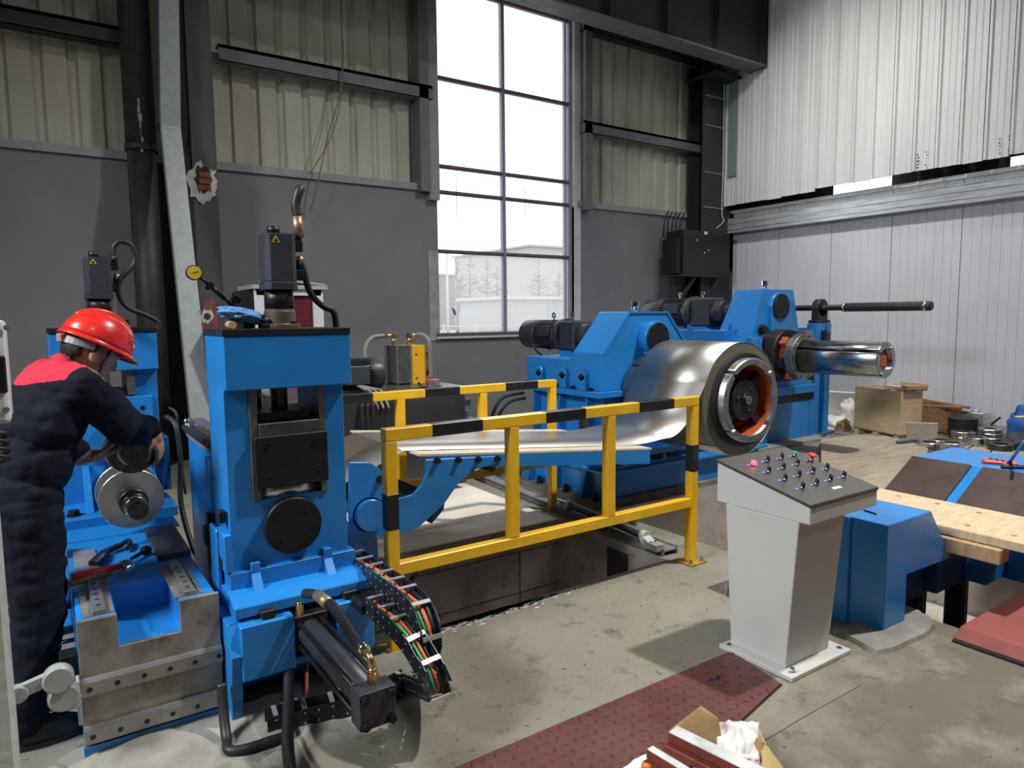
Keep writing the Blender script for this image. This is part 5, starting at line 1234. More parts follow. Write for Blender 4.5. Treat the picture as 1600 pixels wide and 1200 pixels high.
for y in (4.55, 4.95, 5.35, 5.75):
    b = MB(); b.prism([(3.90, y, .05), (3.80, y, .05), (3.86, y, .28), (3.90, y, .28)], (0, .02, 0)); b.build('frame_rib', BLUE, d1)
    bolt(d1, (3.84, y-.14, .05), (0, 0, 1), .024, .07)
b = MB(); b.tube(smooth_path([(4.05, 5.75, .85), (3.85, 5.85, .80), (3.75, 5.9, .6), (3.72, 5.95, .3), (3.7, 6.0, .03)]), .016, n=8); b.tube(smooth_path([(4.05, 5.72, .80), (3.9, 5.82, .75), (3.8, 5.88, .55), (3.78, 5.95, .03)]), .016, n=8); b.build('hydraulic_hose', RUB, d1)
p = at(922, 660, y=4.45); b = MB(); b.box(p.x-.03, p.x+.03, 4.5, 4.56, .62, .80); b.build('sight_glass', CHROME, d1)
# mandrel in the coil
mandrel(d1, CX, CZ, 3.44, D1Y-.02, .335, .285, mat('dull_segment_steel', (.40, .40, .39), .34, .9, nscale=16, namt=.25))
b = MB(); b.lathe((CX, 0, CZ), (0, 1, 0), [(3.50, .336), (3.50, .371), (4.40, .371), (4.40, .336)], n=64, closed=True); b.build('rubber_sleeve', RUB, d1)
b = MB(); b.lathe((CX, 0, CZ), (0, 1, 0), [(3.47, .279), (3.47, .284), (4.5, .284), (4.5, .279)], n=48, closed=True); b.cyl((CX, 3.85, CZ), (CX, 4.5, CZ), .278, n=48); b.build('wedge_core', ORANGE, d1)
b = MB(); b.cyl((CX, 3.50, CZ), (CX, 3.62, CZ), .165, n=40); hb = b.build('hub', BLK, d1, bevel=.01)
b = MB(); b.cyl((CX, 3.49, CZ), (CX, 3.505, CZ), .05, n=24); b.build('hub_washer', BOX, hb)
bolt(hb, (CX, 3.49, CZ), (0, -1, 0), .034, .022, STEEL, hexa=False)
for k in range(4):
    a = PI/4+k*PI/2
    b = MB(); c_, s_ = math.cos(a), math.sin(a); b.bar((CX+.15*c_, 3.55, CZ+.15*s_), (CX+.275*c_, 3.55, CZ+.275*s_), .06, .05, up=(0, 1, 0)); b.build('guide_arm', BLK, d1)
for k in range(3):
    a = .9+k*2.1; b = MB(); b.cyl((CX+.105*math.cos(a), 3.49, CZ+.105*math.sin(a)), (CX+.105*math.cos(a), 3.51, CZ+.105*math.sin(a)), .016, n=14); b.build('hub_plug', BOX, d1)

# ---- second decoiler with the bare mandrel
D2Y = 5.28
d2 = thing('decoiler', (7.5, 6, 0), 'tall blue decoiler with bare shiny mandrel near the white wall', 'decoiler')
xt0, xt1 = at(1192, 452, y=D2Y).x, at(1240, 452, y=D2Y).x; zt2 = at(1215, 452, y=D2Y).z; xb0, xb1 = 6.82, at(1259, 595, y=D2Y).x
b = MB(); z1 = .72
b.hexa([(xb0, D2Y, z1), (xb1, D2Y, z1), (xb1, D2Y+.62, z1), (xb0, D2Y+.62, z1), (xt0, D2Y, zt2), (xt1, D2Y, zt2), (xt1, D2Y+.40, zt2), (xt0, D2Y+.40, zt2)]); b.build('gear_housing', BLUE, d2, bevel=.006)
b = MB(); b.box(6.92, 8.0, D2Y+.3, 6.9, z1, 1.43); b.build('rear_housing', BLUE, d2, bevel=.006)
b = MB(); b.box(6.70, xb1+.12, D2Y-.10, 7.0, .62, .72); b.build('joint_flange', BLUE, d2, bevel=.004)
b = MB(); b.box(6.80, xb1+.08, D2Y-.05, 6.9, .52, .62); b.build('slide_gap', BLK, d2)
b = MB(); b.box(6.74, xb1+.16, D2Y-.04, 7.0, .04, .52); bf = b.build('base_frame', BLUE, d2, bevel=.006)
b = MB(); b.box(xb1+.03, xb1+.05, D2Y-.05, D2Y-.04, .04, .52); b.build('corner_post', BLUE, d2)
b = MB(); b.box(6.5, xb1+.25, 5.03, 7.2, .0, .04); b.build('foot_plate', FOUND, d2)
q = at(1221, 479, y=D2Y-.06); bx_, bz_ = q.x, q.z
b = MB(); b.cyl((bx_, D2Y+.1, bz_), (bx_, D2Y-.05, bz_), .17, n=32); b.box(bx_-.17, bx_+.17, D2Y-.045, D2Y+.1, bz_-.35, bz_); b.build('bearing_boss', BLUE, d2, bevel=.004)
b = MB(); b.cyl((bx_, D2Y-.05, bz_), (bx_, D2Y-.07, bz_), .155, n=32); bc = b.build('bearing_cover', BOX, d2)
for i in range(6): a = i*PI/3; bolt(bc, (bx_+.13*math.cos(a), D2Y-.07, bz_+.13*math.sin(a)), (0, -1, 0), .012, .006, BLK, hexa=False)
b = MB(); b.prism([(bx_-.14, D2Y-.02, bz_-.10), (bx_+.02, D2Y-.02, bz_-.55), (bx_+.05, D2Y-.02, bz_-.55), (bx_-.09, D2Y-.02, bz_-.10)], (0, .02, 0)); b.build('gusset', BLUE, d2)
q = at(1195, 448, y=D2Y+.2); b = MB(); b.cyl((q.x, q.y, zt2), (q.x, q.y, zt2+.05), .032, n=16); b.cyl((q.x, q.y, zt2+.05), (q.x, q.y, zt2+.11), .045, n=16, smooth=False); b.build('breather_cap', CHROME, d2)
for px in (1075, 1140):
    q = at(px, 525, x=6.90); b = MB(); b.box(6.90, 6.93, q.y-.02, q.y+.02, 1.43, 1.50); b.build('lifting_lug', BLUE, d2)
gear_motor(d2, 7.25, 5.75, 7.15, 1.66, .19, CHAR)
b = MB(); b.box(7.0, 7.5, 5.95, 6.5, 1.43, 1.45); b.build('motor_seat', BLUE, d2)
ax_ = at(1236, 556, y=5.05); mxx, mzz = ax_.x, ax_.z
ye = at(1385, 562, x=mxx).y
b = MB(); b.lathe((mxx, 0, mzz), (0, 1, 0), [(D2Y-.20, .001), (D2Y-.20, .32), (D2Y+.05, .32), (D2Y+.05, .001)], n=40); b.build('root_flange', DIRTY, d2, bevel=.01)
b = MB(); b.cyl((mxx, D2Y-.32, mzz), (mxx, D2Y-.20, mzz), .20, n=32); b.build('expander_collar', ORANGE, d2)
for i in range(6):
    a = i*PI/3+.3; b = MB(); b.bar((mxx+.20*math.cos(a), D2Y-.27, mzz+.20*math.sin(a)), (mxx+.29*math.cos(a), D2Y-.27, mzz+.29*math.sin(a)), .10, .08, up=(0, 1, 0)); b.build('expander_lug', [ORANGE, BLK][i % 2], d2)
MST = mat('bright_mandrel_steel', (.46, .48, .48), .25, 1., nscale=12, namt=.22, bump=.03, bscale=80)
mandrel(d2, mxx, mzz, ye, D2Y-.30, .195, .13, MST, gap=.09, rot=.55)
b = MB(); b.lathe((mxx, 0, mzz), (0, 1, 0), [(D2Y-.42, .195), (D2Y-.42, .275), (D2Y-.32, .275), (D2Y-.32, .195)], n=40, closed=True); rg_ = b.build('stop_ring', mat('ring_steel', (.32, .33, .31), .35, .9, nscale=14, namt=.3), d2, bevel=.004)
for i in range(10): a = i*PI/5; bolt(rg_, (mxx+.25*math.cos(a), D2Y-.42, mzz+.25*math.sin(a)), (0, -1, 0), .012, .003, BLK, hexa=False)
b = MB(); b.box(mxx-.06, mxx+.08, D2Y-.46, D2Y-.36, mzz+.26, mzz+.31); b.build('ring_key', RAILM, rg_)
b = MB(); b.cyl((mxx, ye+.05, mzz), (mxx, ye+.10, mzz), .128, n=32); b.build('wedge_core', ORANGE, d2)
b = MB(); b.cyl((mxx, ye+.10, mzz), (mxx, D2Y-.3, mzz), .15, n=32); b.build('inner_shaft', BLK, d2)
b = MB(); b.cyl((mxx, ye+.03, mzz), (mxx, ye+.06, mzz), .07, n=24); b.build('draw_nut', mat('orange_nut', (.45, .10, .03), .5, nscale=12, namt=.3), d2)
for dx, yy in ((.05, .35), (.05, .45), (.05, .75), (.05, .85)):
    bolt(d2, (mxx-.06, ye+yy, mzz+.183), (-.3, 0, .95), .012, .002, BLK, name='oil_hole', hexa=False)
for zz in (.80, .62):
    b = MB(); b.tube([(xb1+.02, D2Y+.0, zz), (xb1+.10, D2Y-.02, zz), (xb1+.16, D2Y-.02, zz)], [.02, .035, .012], n=10); b.build('hose_coupling', BLK, d2)
b = MB(); b.cyl((xb1+.09, D2Y+.04, .60), (xb1+.09, D2Y+.04, .92), .05, n=16); b.build('filter_bowl', PVCW, d2)
bolt(d2, at(1190, 515, y=D2Y-.01), (0, -1, 0), .05, .06, BLK)
b = MB(); b.box(6.95, 7.15, D2Y-.08, D2Y, .74, 1.35); b.build('front_step', BLUE, d2, bevel=.004)

# ---- snubber bar on pillow block beside the second decoiler
bs = thing('snubber_shaft', (8.5, 5.0, 0), 'long dark shaft with knurled sleeve on a blue bracket beside the white wall', 'shaft')
sxx = 8.55; e0 = at(1455, 478, x=sxx); zz = e0.z
yS = at(1320, 480, x=sxx).y; yP = at(1281, 480, x=sxx).y; yR = at(1245, 480, x=sxx).y
b = MB(); b.cyl((sxx, yS, zz), (sxx, yR+.6, zz), .038, n=20); b.build('shaft', BOX, bs)
SLV = mat('knurled_black', (.035, .033, .032), .5, .3, nscale=80, namt=.5, bump=.3, bscale=150)
b = MB(); b.cyl((sxx, e0.y, zz), (sxx, yS, zz), .055, n=24); sl = b.build('knurled_sleeve', SLV, bs, bevel=.004)
for yy in (yS, e0.y+.06):
    b = MB(); b.cyl((sxx, yy-.015, zz), (sxx, yy+.02, zz), .058, n=24); b.build('steel_band', STEEL, sl)
b = MB(); b.cyl((sxx, e0.y-.01, zz), (sxx, e0.y, zz), .045, n=20); b.build('end_plug', BLK, sl)
for i in range(14): bolt(sl, (sxx-.05, yS-.1-(yS-e0.y-.2)*i/13, zz+.024), (-.9, 0, .45), .006, .002, CHROME, name='pin', hexa=False)
b = MB(); b.cyl((sxx, yP-.05, zz), (sxx, yP+.05, zz), .115, n=30); b.box(sxx-.11, sxx+.11, yP-.05, yP+.05, zz-.17, zz-.02); b.box(sxx-.16, sxx+.16, yP-.06, yP+.06, zz-.20, zz-.16); b.build('pillow_block', BOX, bs, bevel=.006)
b = MB(); b.box(sxx-.169, sxx-.06, yP-.069, yP+.069, .02, zz-.30); b.box(sxx+.06, sxx+.169, yP-.069, yP+.069, .02, zz-.30); b.box(sxx-.17, sxx+.17, yP-.07, yP+.07, zz-.30, zz-.202); b.box(sxx-.16, sxx-.06, yP+.07, yR+.3, zz-.36, zz-.26); b.box(sxx-.2, sxx+.2, yP-.1, yP+.1, 0, .02)
b.build('support_frame', BLUE, bs, bevel=.004)
b = MB(); b.box(sxx+.17, sxx+.20, yP-.05, yP+.05, zz-.50, zz-.28); b.build('orange_plate', OILYEL, bs)
b = MB(); b.box(sxx-.04, sxx+.05, yP-.13, yP-.071, zz-.52, zz-.32); b.tube(smooth_path([(sxx, yP-.11, zz-.52), (sxx-.02, yP-.12, zz-.65), (sxx-.15, yP-.1, zz-.75)]), .015, n=8); b.build('proximity_switch', BLK, bs, bevel=.004)

# ---- hydraulic power pack behind the back rail
PY = 5.6
pp = thing('power_pack', (2.5, 6.1, 0), 'black hydraulic power pack tank with motor and yellow oil cooler behind the back rail', 'power pack')
xq0, xq1 = 1.65, at(727, 620, y=PY).x; zq = at(700, 612, y=PY).z
TANK = mat('black_tank', (.035, .036, .04), .32, nscale=4, namt=.2, coat=.2)
b = MB(); b.box(xq0, xq1, PY, 6.7, .06, zq); b.build('tank', TANK, pp, bevel=.006)
b = MB(); b.box(xq0-.02, xq1+.12, PY-.02, 6.72, zq, zq+.02); b.build('tank_lid', mat('tank_lid_grey', (.13, .13, .135), .35, .3, nscale=4, namt=.3), pp, bevel=.003)
b = MB(); b.box(xq0+.1, xq0+.2, PY+.1, 6.6, 0, .06); b.box(xq1-.2, xq1-.1, PY+.1, 6.6, 0, .06); b.build('skid', BLK, pp)
zl_ = zq+.02
# motor along X
my_ = 5.95; mz = zl_+.16; x1_ = at(594, 580, y=my_).x
b = MB(); b.cyl((x1_-.13, my_, mz), (x1_, my_, mz), .145, n=36); b.build('fan_cowl', IRON, pp, bevel=.02, seg=3)
b = MB(); b.cyl((x1_-.55, my_, mz), (x1_-.13, my_, mz), .125, n=36); b.build('motor_body', IRON, pp)
b = MB()
for i in range(32):
    a = 2*PI*i/32; u = V((0, math.cos(a), math.sin(a))); q = V((0, my_, mz))+u*.132
    b.bar((x1_-.52, q.y, q.z), (x1_-.13, q.y, q.z), .006, .022, up=u)
b.build('cooling_fins', IRON, pp)['kind'] = 'stuff'
b = MB(); b.box(x1_-.40, x1_-.18, my_-.20, my_-.11, mz-.08, mz+.08); b.build('terminal_box', IRON, pp, bevel=.008)
b = MB(); b.box(x1_-.5, x1_-.1, my_-.12, my_+.12, zl_, zl_+.03); b.build('motor_foot', IRON, pp)
b = MB()
for i in range(3): b.tube(smooth_path([(x1_-.3, my_-.16+.01*i, mz-.08), (x1_-.27+.04*i, my_-.26, zl_+.05), (x1_-.22+.05*i, my_-.30, zl_+.02), (x1_-.19+.05*i, PY-.03, zl_-.12)]), .011, n=8)
b.build('hose_bundle', GREYC, pp)
for i in range(3):
    b = MB(); b.tube(smooth_path([(xq1-1.03+.05*i, PY-.03, .9), (xq1-1.04+.05*i, PY-.06, .6), (xq1-1.04+.05*i, PY-.05, .2)]), .016, n=8); b.build('tank_hose', RUB, pp)
# cooler
cy_ = 6.25; a0 = at(621, 600, y=cy_).x; a1 = at(641, 600, y=cy_).x; a2 = at(667, 600, y=cy_-.0).x; zc1 = at(640, 540, y=cy_).z
cw = a2-a0
b = MB(); nf = 26
for i in range(nf):
    z = zl_+.02+(zc1-zl_-.03)*i/nf; b.box(a0, a1+.02, cy_, cy_+.30, z, z+.008)
b.build('cooler_fins', RAILM, pp)['kind'] = 'stuff'
b = MB(); b.box(a0-.005, a0+.012, cy_-.006, cy_, zl_, zc1); b.box(a1+.0, a1+.022, cy_-.006, cy_+.30, zl_, zc1); b.box(a0, a1, cy_, cy_+.30, zc1-.008, zc1); b.build('cooler_core_frame', RAILM, pp)
b = MB(); b.box(a0+.02, a1, cy_+.02, cy_+.28, zl_, zc1-.01); b.build('cooler_core', BLK, pp)
b = MB(); b.box(a1+.022, a2, cy_+.0, cy_+.31, zl_, zc1); yc = b.build('cooler_shroud', OILYEL, pp, bevel=.004)
for zz_ in (zl_+.06, zc1-.09): bolt(yc, ((a1+a2)/2-.02, cy_, zz_), (0, -1, 0), .008, .006, DIRTY)
b = MB(); b.lathe((a2+.03, cy_+.16, (zl_+zc1)/2), (1, 0, 0), [(0, .13), (.02, .145), (.04, .13), (.02, .125)], n=28, closed=True)
for i in range(8): a = i*PI/4; b.tube([(a2+.05, cy_+.16, (zl_+zc1)/2), (a2+.02, cy_+.16+.13*math.cos(a), (zl_+zc1)/2+.13*math.sin(a))], .004, n=6)
b.build('fan_guard', BLK, pp)
for k, (x, dxx) in enumerate(((a0+.02, -1), (a1+.05, 1))):
    z = zc1
    b = MB(); b.cyl((x, cy_+.1, z), (x, cy_+.1, z+.07), .022, n=14); b.cyl((x-.03*dxx*0, cy_+.1, z+.07), (x, cy_+.1, z+.12), .028, n=6, smooth=False); b.cyl((x, cy_+.1, z+.10), (x+.10*dxx, cy_+.1, z+.10), .02, n=12); b.build('brass_elbow', BRASS, pp, bevel=.002)
    if dxx < 0: pts = [(x-.10, cy_+.1, z+.10), (x-.22, cy_+.09, z+.09), (x-.30, cy_+.06, z+.03), (x-.33, cy_+.04, z-.08), (x-.335, cy_+.0, zl_+.02)]
    else: pts = [(x+.06, cy_+.1, z+.10), (x+.12, cy_+.06, z+.10), (x+.155, cy_-.02, z+.04), (x+.16, cy_-.03, z-.15), (x+.165, cy_-.03, zl_+.05)]
    b = MB(); b.tube(smooth_path(pts), .022, n=12); b.build('braided_hose', GREYC, pp)
q = at(676, 601, y=5.9); b = MB(); b.lathe((q.x, 5.9, zl_), (0, 0, 1), [(0, .001), (0, .085), (.015, .09), (.015, .065), (.05, .068), (.05, .001)], n=28); fl = b.build('filler_neck', RAILM, pp)
b = MB(); b.lathe((q.x, 5.9, zl_+.05), (0, 0, 1), [(0, .001), (0, .07), (.02, .07), (.026, .05), (.026, .001)], n=28); b.build('filler_cap', mat('faded_red_cap', (.40, .10, .09), .4), fl)
b = MB(); b.box(q.x+.0, q.x+.04, 5.82, 5.86, zl_+.02, zl_+.05); b.build('filler_clamp', CHROME, fl)
b = MB(); b.tube(smooth_path([(x1_-.05, 5.7, zl_+.012), (x1_+.3, 5.75, zl_+.012), (a0+.1, 5.95, zl_+.02), (a0+.13, 6.05, zl_+.03)]), .012, n=8); b.build('lid_cable', RUB, pp)
# valve stack on the tank end
b = MB(); vx = xq1+.03; b.box(vx-.03, vx+.10, PY+.1, PY+.2, .45, .62); b.box(vx-.01, vx+.13, PY+.08, PY+.18, .58, .66); b.build('valve_block', mat('navy_valve', (.02, .03, .09), .35), pp, bevel=.006)
b = MB(); b.cyl((vx+.05, PY+.13, .66), (vx+.05, PY+.13, .73), .028, n=14); b.cyl((vx+.0, PY+.13, .66), (vx+.0, PY+.13, .70), .02, n=12); b.box(vx+.0, vx+.09, PY+.1, PY+.16, .78, .84); b.build('valve_solenoid', CHROME, pp, bevel=.003)
# ---- white-framed red machine top behind the near stand
rc = thing('test_cabinet', (1.85, 6.9, 0), 'white framed cabinet with a dark red panel behind the motor of the near stand', 'cabinet')
yc_ = 6.92; g0 = at(402, 515, y=yc_).x; g1 = at(502, 515, y=yc_).x; gz0 = 0; gz1 = at(450, 452, y=yc_).z
b = MB(); b.box(g0, g1, yc_, yc_+.5, 0, gz1); b.build('body', mat('dark_red_panel', (.17, .016, .03), .4, nscale=3, namt=.3), rc)
b = MB(); b.box(g0-.02, g0+.08, yc_-.03, yc_, 0, gz1); b.box(g1-.08, g1+.02, yc_-.03, yc_, 0, gz1); b.box(g0, g1, yc_-.03, yc_, gz1-.06, gz1); b.build('white_frame', WHITEP, rc)
b = MB(); b.box(g0-.04, g1+.06, yc_-.06, yc_+.55, gz1, gz1+.04); b.obox(((g0+g1)/2+.1, yc_+.2, gz1+.07), (.5, .4, .02), (0, .06, .3)); b.build('top_sheet', mat('grey_paper', (.40, .41, .42), .6), rc)
b = MB(); b.box(g0-.16, g0-.03, yc_-.02, yc_+.3, 0, gz1-.02); b.build('side_duct', BLK, rc, bevel=.02)
# ================================================================ RIGHT: console, coil car, floor things
def zat(px, py, xy):
    d = _r*((px-800)/F_PX) - _u*((py-600)/F_PX) + _f
    return HC+math.hypot(xy[0], xy[1])/math.hypot(d.x, d.y)*d.z
def at_plane(px, py, p0, n):
    d = _r*((px-800)/F_PX) - _u*((py-600)/F_PX) + _f
    return CAM+d*((V(p0)-CAM).dot(n)/d.dot(n))
# ---- control console
cn = thing('control_console', (2.9, 1.93, 0), 'grey pedestal control console with sloped panel of switches and red stop button', 'control console')
b = MB(); b.box(2.655, 3.125, 1.735, 2.135, .0, .022); bp = b.build('base_plate', GREYP, cn, bevel=.003)
for x, y in ((2.70, 1.765), (3.09, 1.775), (2.69, 2.10)): bolt(bp, (x, y, .022), (0, 0, 1), .011, .022 if x == 2.70 and y < 2 else .004, CHROME)
zb = .715
hx0, hx1 = .5*(at(1262, 822, z=zb).x+at(1123, 782, z=zb).x), at(1370, 790, z=zb).x
hy0, hy1 = .5*(at(1262, 822, z=zb).y+at(1370, 790, z=zb).y), at(1123, 782, z=zb).y
b = MB(); b.hexa([(2.705, 1.805, .022), (3.045, 1.805, .022), (3.045, 2.105, .022), (2.705, 2.105, .022), (2.685, 1.745, zb), (3.045, 1.745, zb), (3.045, 2.135, zb), (2.685, 2.135, zb)]); b.build('pedestal', GREYP, cn, bevel=.003)
zf = at(1263, 790, y=hy0).z; zr = at(1124, 717, y=hy1).z
b = MB(); b.hexa([(hx0, hy0, zb), (hx1, hy0, zb), (hx1, hy1, zb), (hx0, hy1, zb), (hx0, hy0, zf-.016), (hx1, hy0, zf-.016), (hx1, hy1, zr-.016), (hx0, hy1, zr-.016)]); b.build('desk', GREYP, cn, bevel=.003)
b = MB(); e = .004; b.hexa([(hx0-e, hy0-e, zf-.015), (hx1+e, hy0-e, zf-.015), (hx1+e, hy1+e, zr-.015), (hx0-e, hy1+e, zr-.015), (hx0-e, hy0-e, zf), (hx1+e, hy0-e, zf), (hx1+e, hy1+e, zr), (hx0-e, hy1+e, zr)]); pn_ = b.build('panel', BRUSH, cn, bevel=.002)
P0 = V((hx0, hy0, zf)); SL = (V((hx0, hy1, zr))-P0).normalized(); NP = V((1, 0, 0)).cross(SL).normalized()
TAG = mat('blue_tag', (.16, .15, .52), .4); GLB = mat('green_push', (.02, .35, .24), .3)
LENS = mat('lit_red_lens', (.9, .05, .09), .3, emit=((1.0, .06, .14), 3.2))
kinds = [['lamp', 'sw', 'sw', 'green'], ['sw', 'sw', 'sw', 'stop'], ['sw', 'sw', 'sw', 'sw'], ['sw', 'sw', 'sw', 'sw']]
cols = [[(440, 245), (565, 215), (690, 190), (808, 165)], [(575, 310), (705, 280), (830, 245), (955, 205)], [(720, 380), (845, 345), (970, 315), (1095, 285)], [(875, 455), (1000, 420), (1125, 385), (1245, 355)]]
for r in range(4):
    for c in range(4):
        cx, cy2 = cols[r][c]; p = at_plane(1100+cx/5.714, 680+(cy2+24)/5.714, P0, NP); k = kinds[r][c]
        b = MB(); b.cyl(p, p+NP*.014, .0125, n=20); nm = {'sw': 'selector_switch', 'lamp': 'indicator_lamp', 'green': 'push_button', 'stop': 'emergency_stop'}[k]
        s_ = b.build(nm, CHROME, pn_)
        if k == 'sw':
            b = MB(); b.cyl(p+NP*.014, p+NP*.018, .011, n=18); q = p+NP*.025; dr = (V((1, 0, 0))*.6+SL*.8).normalized(); b.bar(q-dr*.013, q+dr*.013, .009, .016, up=NP); b.build('knob', BLK, s_, bevel=.0015)
        elif k == 'lamp':
            b = MB(); b.cyl(p+NP*.006, p+NP*.022, .014, .012, n=20); b.build('lens', LENS, s_)
        elif k == 'green':
            b = MB(); b.cyl(p+NP*.014, p+NP*.026, .0105, n=20); b.build('button', GLB, s_)
        else:
            b = MB(); b.cyl(p+NP*.014, p+NP*.026, .009, n=16); b.lathe(p+NP*.026, NP, [(0, .012), (.002, .02), (.010, .021), (.013, .016), (.013, .001)], n=24); b.build('mushroom_head', RED, s_)
        q = p+V((-.026, 0, 0))+SL*.006+NP*.0015; b = MB(); b.bar(q-V((.012, 0, 0)), q+V((.012, 0, 0)), .012, .0025, up=NP); tg = b.build('name_tag', TAG, pn_)
        q = q+NP*.0016-V((.006, 0, 0)); b = MB(); b.bar(q-V((.003, 0, 0)), q+V((.003, 0, 0)), .004, .0006, up=NP); b.build('tag_mark', WHITEP, tg)
q = at_plane(1100+1185/5.714, 680+470/5.714, P0, NP)+NP*.001; b = MB(); b.bar(q-V((.033, 0, 0)), q+V((.033, 0, 0)), .018, .002, up=NP); b.build('blank_label', WHITEP, pn_)

# ---- red chequer plate
ck_ = thing('checker_plate', (1.9, 1.85, 0), 'red painted chequer plate cover let into the floor beside the console', 'floor plate')
quad = [(.55, 2.078), (2.672, 2.074), (2.60, 1.755), (1.86, 1.60), (.55, 1.38)]
b = MB(); b.prism([(x, y, .0) for x, y in quad], (0, 0, .007)); b.build('plate', REDP, ck_, bevel=.001)
b = MB(); b.prism([(x+(.007 if x > 2 else 0), y+(.007 if y > 1.9 else -.007), .0) for x, y in quad], (0, 0, .0015)); b.build('edge_gap', BLK, ck_)
def inside(x, y):
    c = False; n = len(quad)
    for i in range(n):
        x1, y1 = quad[i]; x2, y2 = quad[(i+1) % n]
        if (y1 > y) != (y2 > y) and x < (x2-x1)*(y-y1)/(y2-y1)+x1: c = not c
    return c
b = MB(); st = .050; k = 0
x = .9
while x < 2.66:
    y = 1.4; j = 0
    while y < 2.07:
        if inside(x, y) and inside(x, y-.012) and inside(x+.015, y):
            a = PI*.25 if (k+j) % 2 else -PI*.25
            c_, s_ = math.cos(a+.35), math.sin(a+.35); L_, W_ = .0205, .0062
            b.add([(x+c_*L_, y+s_*L_, .007), (x-s_*W_, y+c_*W_, .007), (x-c_*L_, y-s_*L_, .007), (x+s_*W_, y-c_*W_, .007), (x, y, .0145)], [(0, 1, 4), (1, 2, 4), (2, 3, 4), (3, 0, 4)])
        y += st; j += 1
    x += st; k += 1
b.build('tread_pattern', REDP, ck_)['kind'] = 'stuff'
q = at(1119, 1060, z=.0075); b = MB(); b.prism([(q.x+.03*math.cos(t)*(1+.5*math.sin(3*t)), q.y+.018*math.sin(t)*(1+.4*math.cos(2*t)), .0072) for t in [i*PI/6 for i in range(12)]], (0, 0, .0006)); b.build('lifting_hole', BLK, ck_)

# ---- coil car
zc_ = .57
cc_ = thing('coil_car', (4.6, 2.2, 0), 'blue coil car with brown lined V saddle standing over the pit', 'coil car')
A = at(1326, 806, z=zc_); B = at(1389, 822, z=zc_); C_ = at(1453, 798, z=zc_)
x0, x1 = .5*(A.x+B.x), C_.x; y0 = .5*(B.y+C_.y); y1 = y0+.75
E_ = at(1487, 872, y=y0)
xw = at(1415, 940, y=y0).x; zu = at(1450, 884, y=y0).z
b = MB(); sec = [(x0, .0), (x0, zc_), (x1, zc_), (E_.x, E_.z), (E_.x-.012, zu-.012), (xw, zu), (xw, .0)]
b.prism([(x, y0, z) for x, z in sec], (0, y1-y0, 0)); b.build('near_saddle_arm', BLUE, cc_, bevel=.004)
b = MB(); b.box(x0-.02, x0+.0, A.y-.02, y1, .0, zc_); b.build('end_flange', BLUE, cc_, bevel=.003)
F0 = at(1427, 713, z=zc_); F1 = at(1600, 741, z=zc_)
xfar = .5*(F0.x+F1.x); yfar = F0.y
zv = .30; xv = xfar-.52
b = MB(); b.prism([(xv, y0-.3, zv), (xfar, y0-.3, zc_), (xfar+.62, y0-.3, zc_), (xfar+.62, y0-.3, .02), (xv, y0-.3, .02)], (0, yfar-y0+.3, 0)); b.build('far_saddle_arm', BLUE, cc_, bevel=.004)
# two brown linings on the slope
sl_ = V((xfar-xv, 0, zc_-zv)).normalized(); nrm_ = V((-sl_.z, 0, sl_.x))
gap_y = at(1500, 755, x=.5*(xv+xfar)).y
for ya, yb2 in ((gap_y+.035, yfar-.01), (y0-.28, gap_y-.035)):
    b = MB(); p0 = V((xv+.02, ya, zv+.012)); p1 = V((xfar-.012, ya, zc_-.006)); o = V((0, yb2-ya, 0))
    b.hexa([p0, p1, p1+o, p0+o, p0+nrm_*.02, p1+nrm_*.02, p1+nrm_*.02+o, p0+nrm_*.02+o]); b.build('friction_lining', BROWN, cc_, bevel=.003)
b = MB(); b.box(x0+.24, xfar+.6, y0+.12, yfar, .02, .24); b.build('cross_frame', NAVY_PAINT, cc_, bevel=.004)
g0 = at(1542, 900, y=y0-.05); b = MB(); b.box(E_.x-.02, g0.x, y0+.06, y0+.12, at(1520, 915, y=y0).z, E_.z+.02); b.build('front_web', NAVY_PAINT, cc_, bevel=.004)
b = MB(); b.box(g0.x, 6.3, y0-.05, y0+.06, at(1542, 915, y=y0-.05).z, at(1542, 888, y=y0-.05).z); b.build('front_channel', BLUE, cc_, bevel=.004)
for px, py in ((1428, 965), (1494, 985)):
    q = at(px, 930, y=y0+.20); b = MB(); b.box(q.x-.05, q.x+.05, q.y-.05, q.y+.05, -.9, zu-.02); b.build('guide_column', BLK, cc_, bevel=.006)
    b = MB(); b.box(q.x-.005, q.x+.004, q.y-.056, q.y-.05, -.8, zu-.03); b.build('column_strip', RAILM, cc_)
b = MB(); b.cyl((4.25, 2.0, -.78), (4.25, 2.0, -.72), .22, n=28); b.cyl((4.25, 2.0, -.72), (4.25, 2.0, .2), .06, n=20); b.build('lift_ram', BOX, cc_)
b = MB(); b.box(3.95, 5.6, 2.6, 2.9, -.89, -.62); b.build('pit_beam', mat('pale_blue_beam', (.20, .42, .68), .4), cc_, bevel=.004)
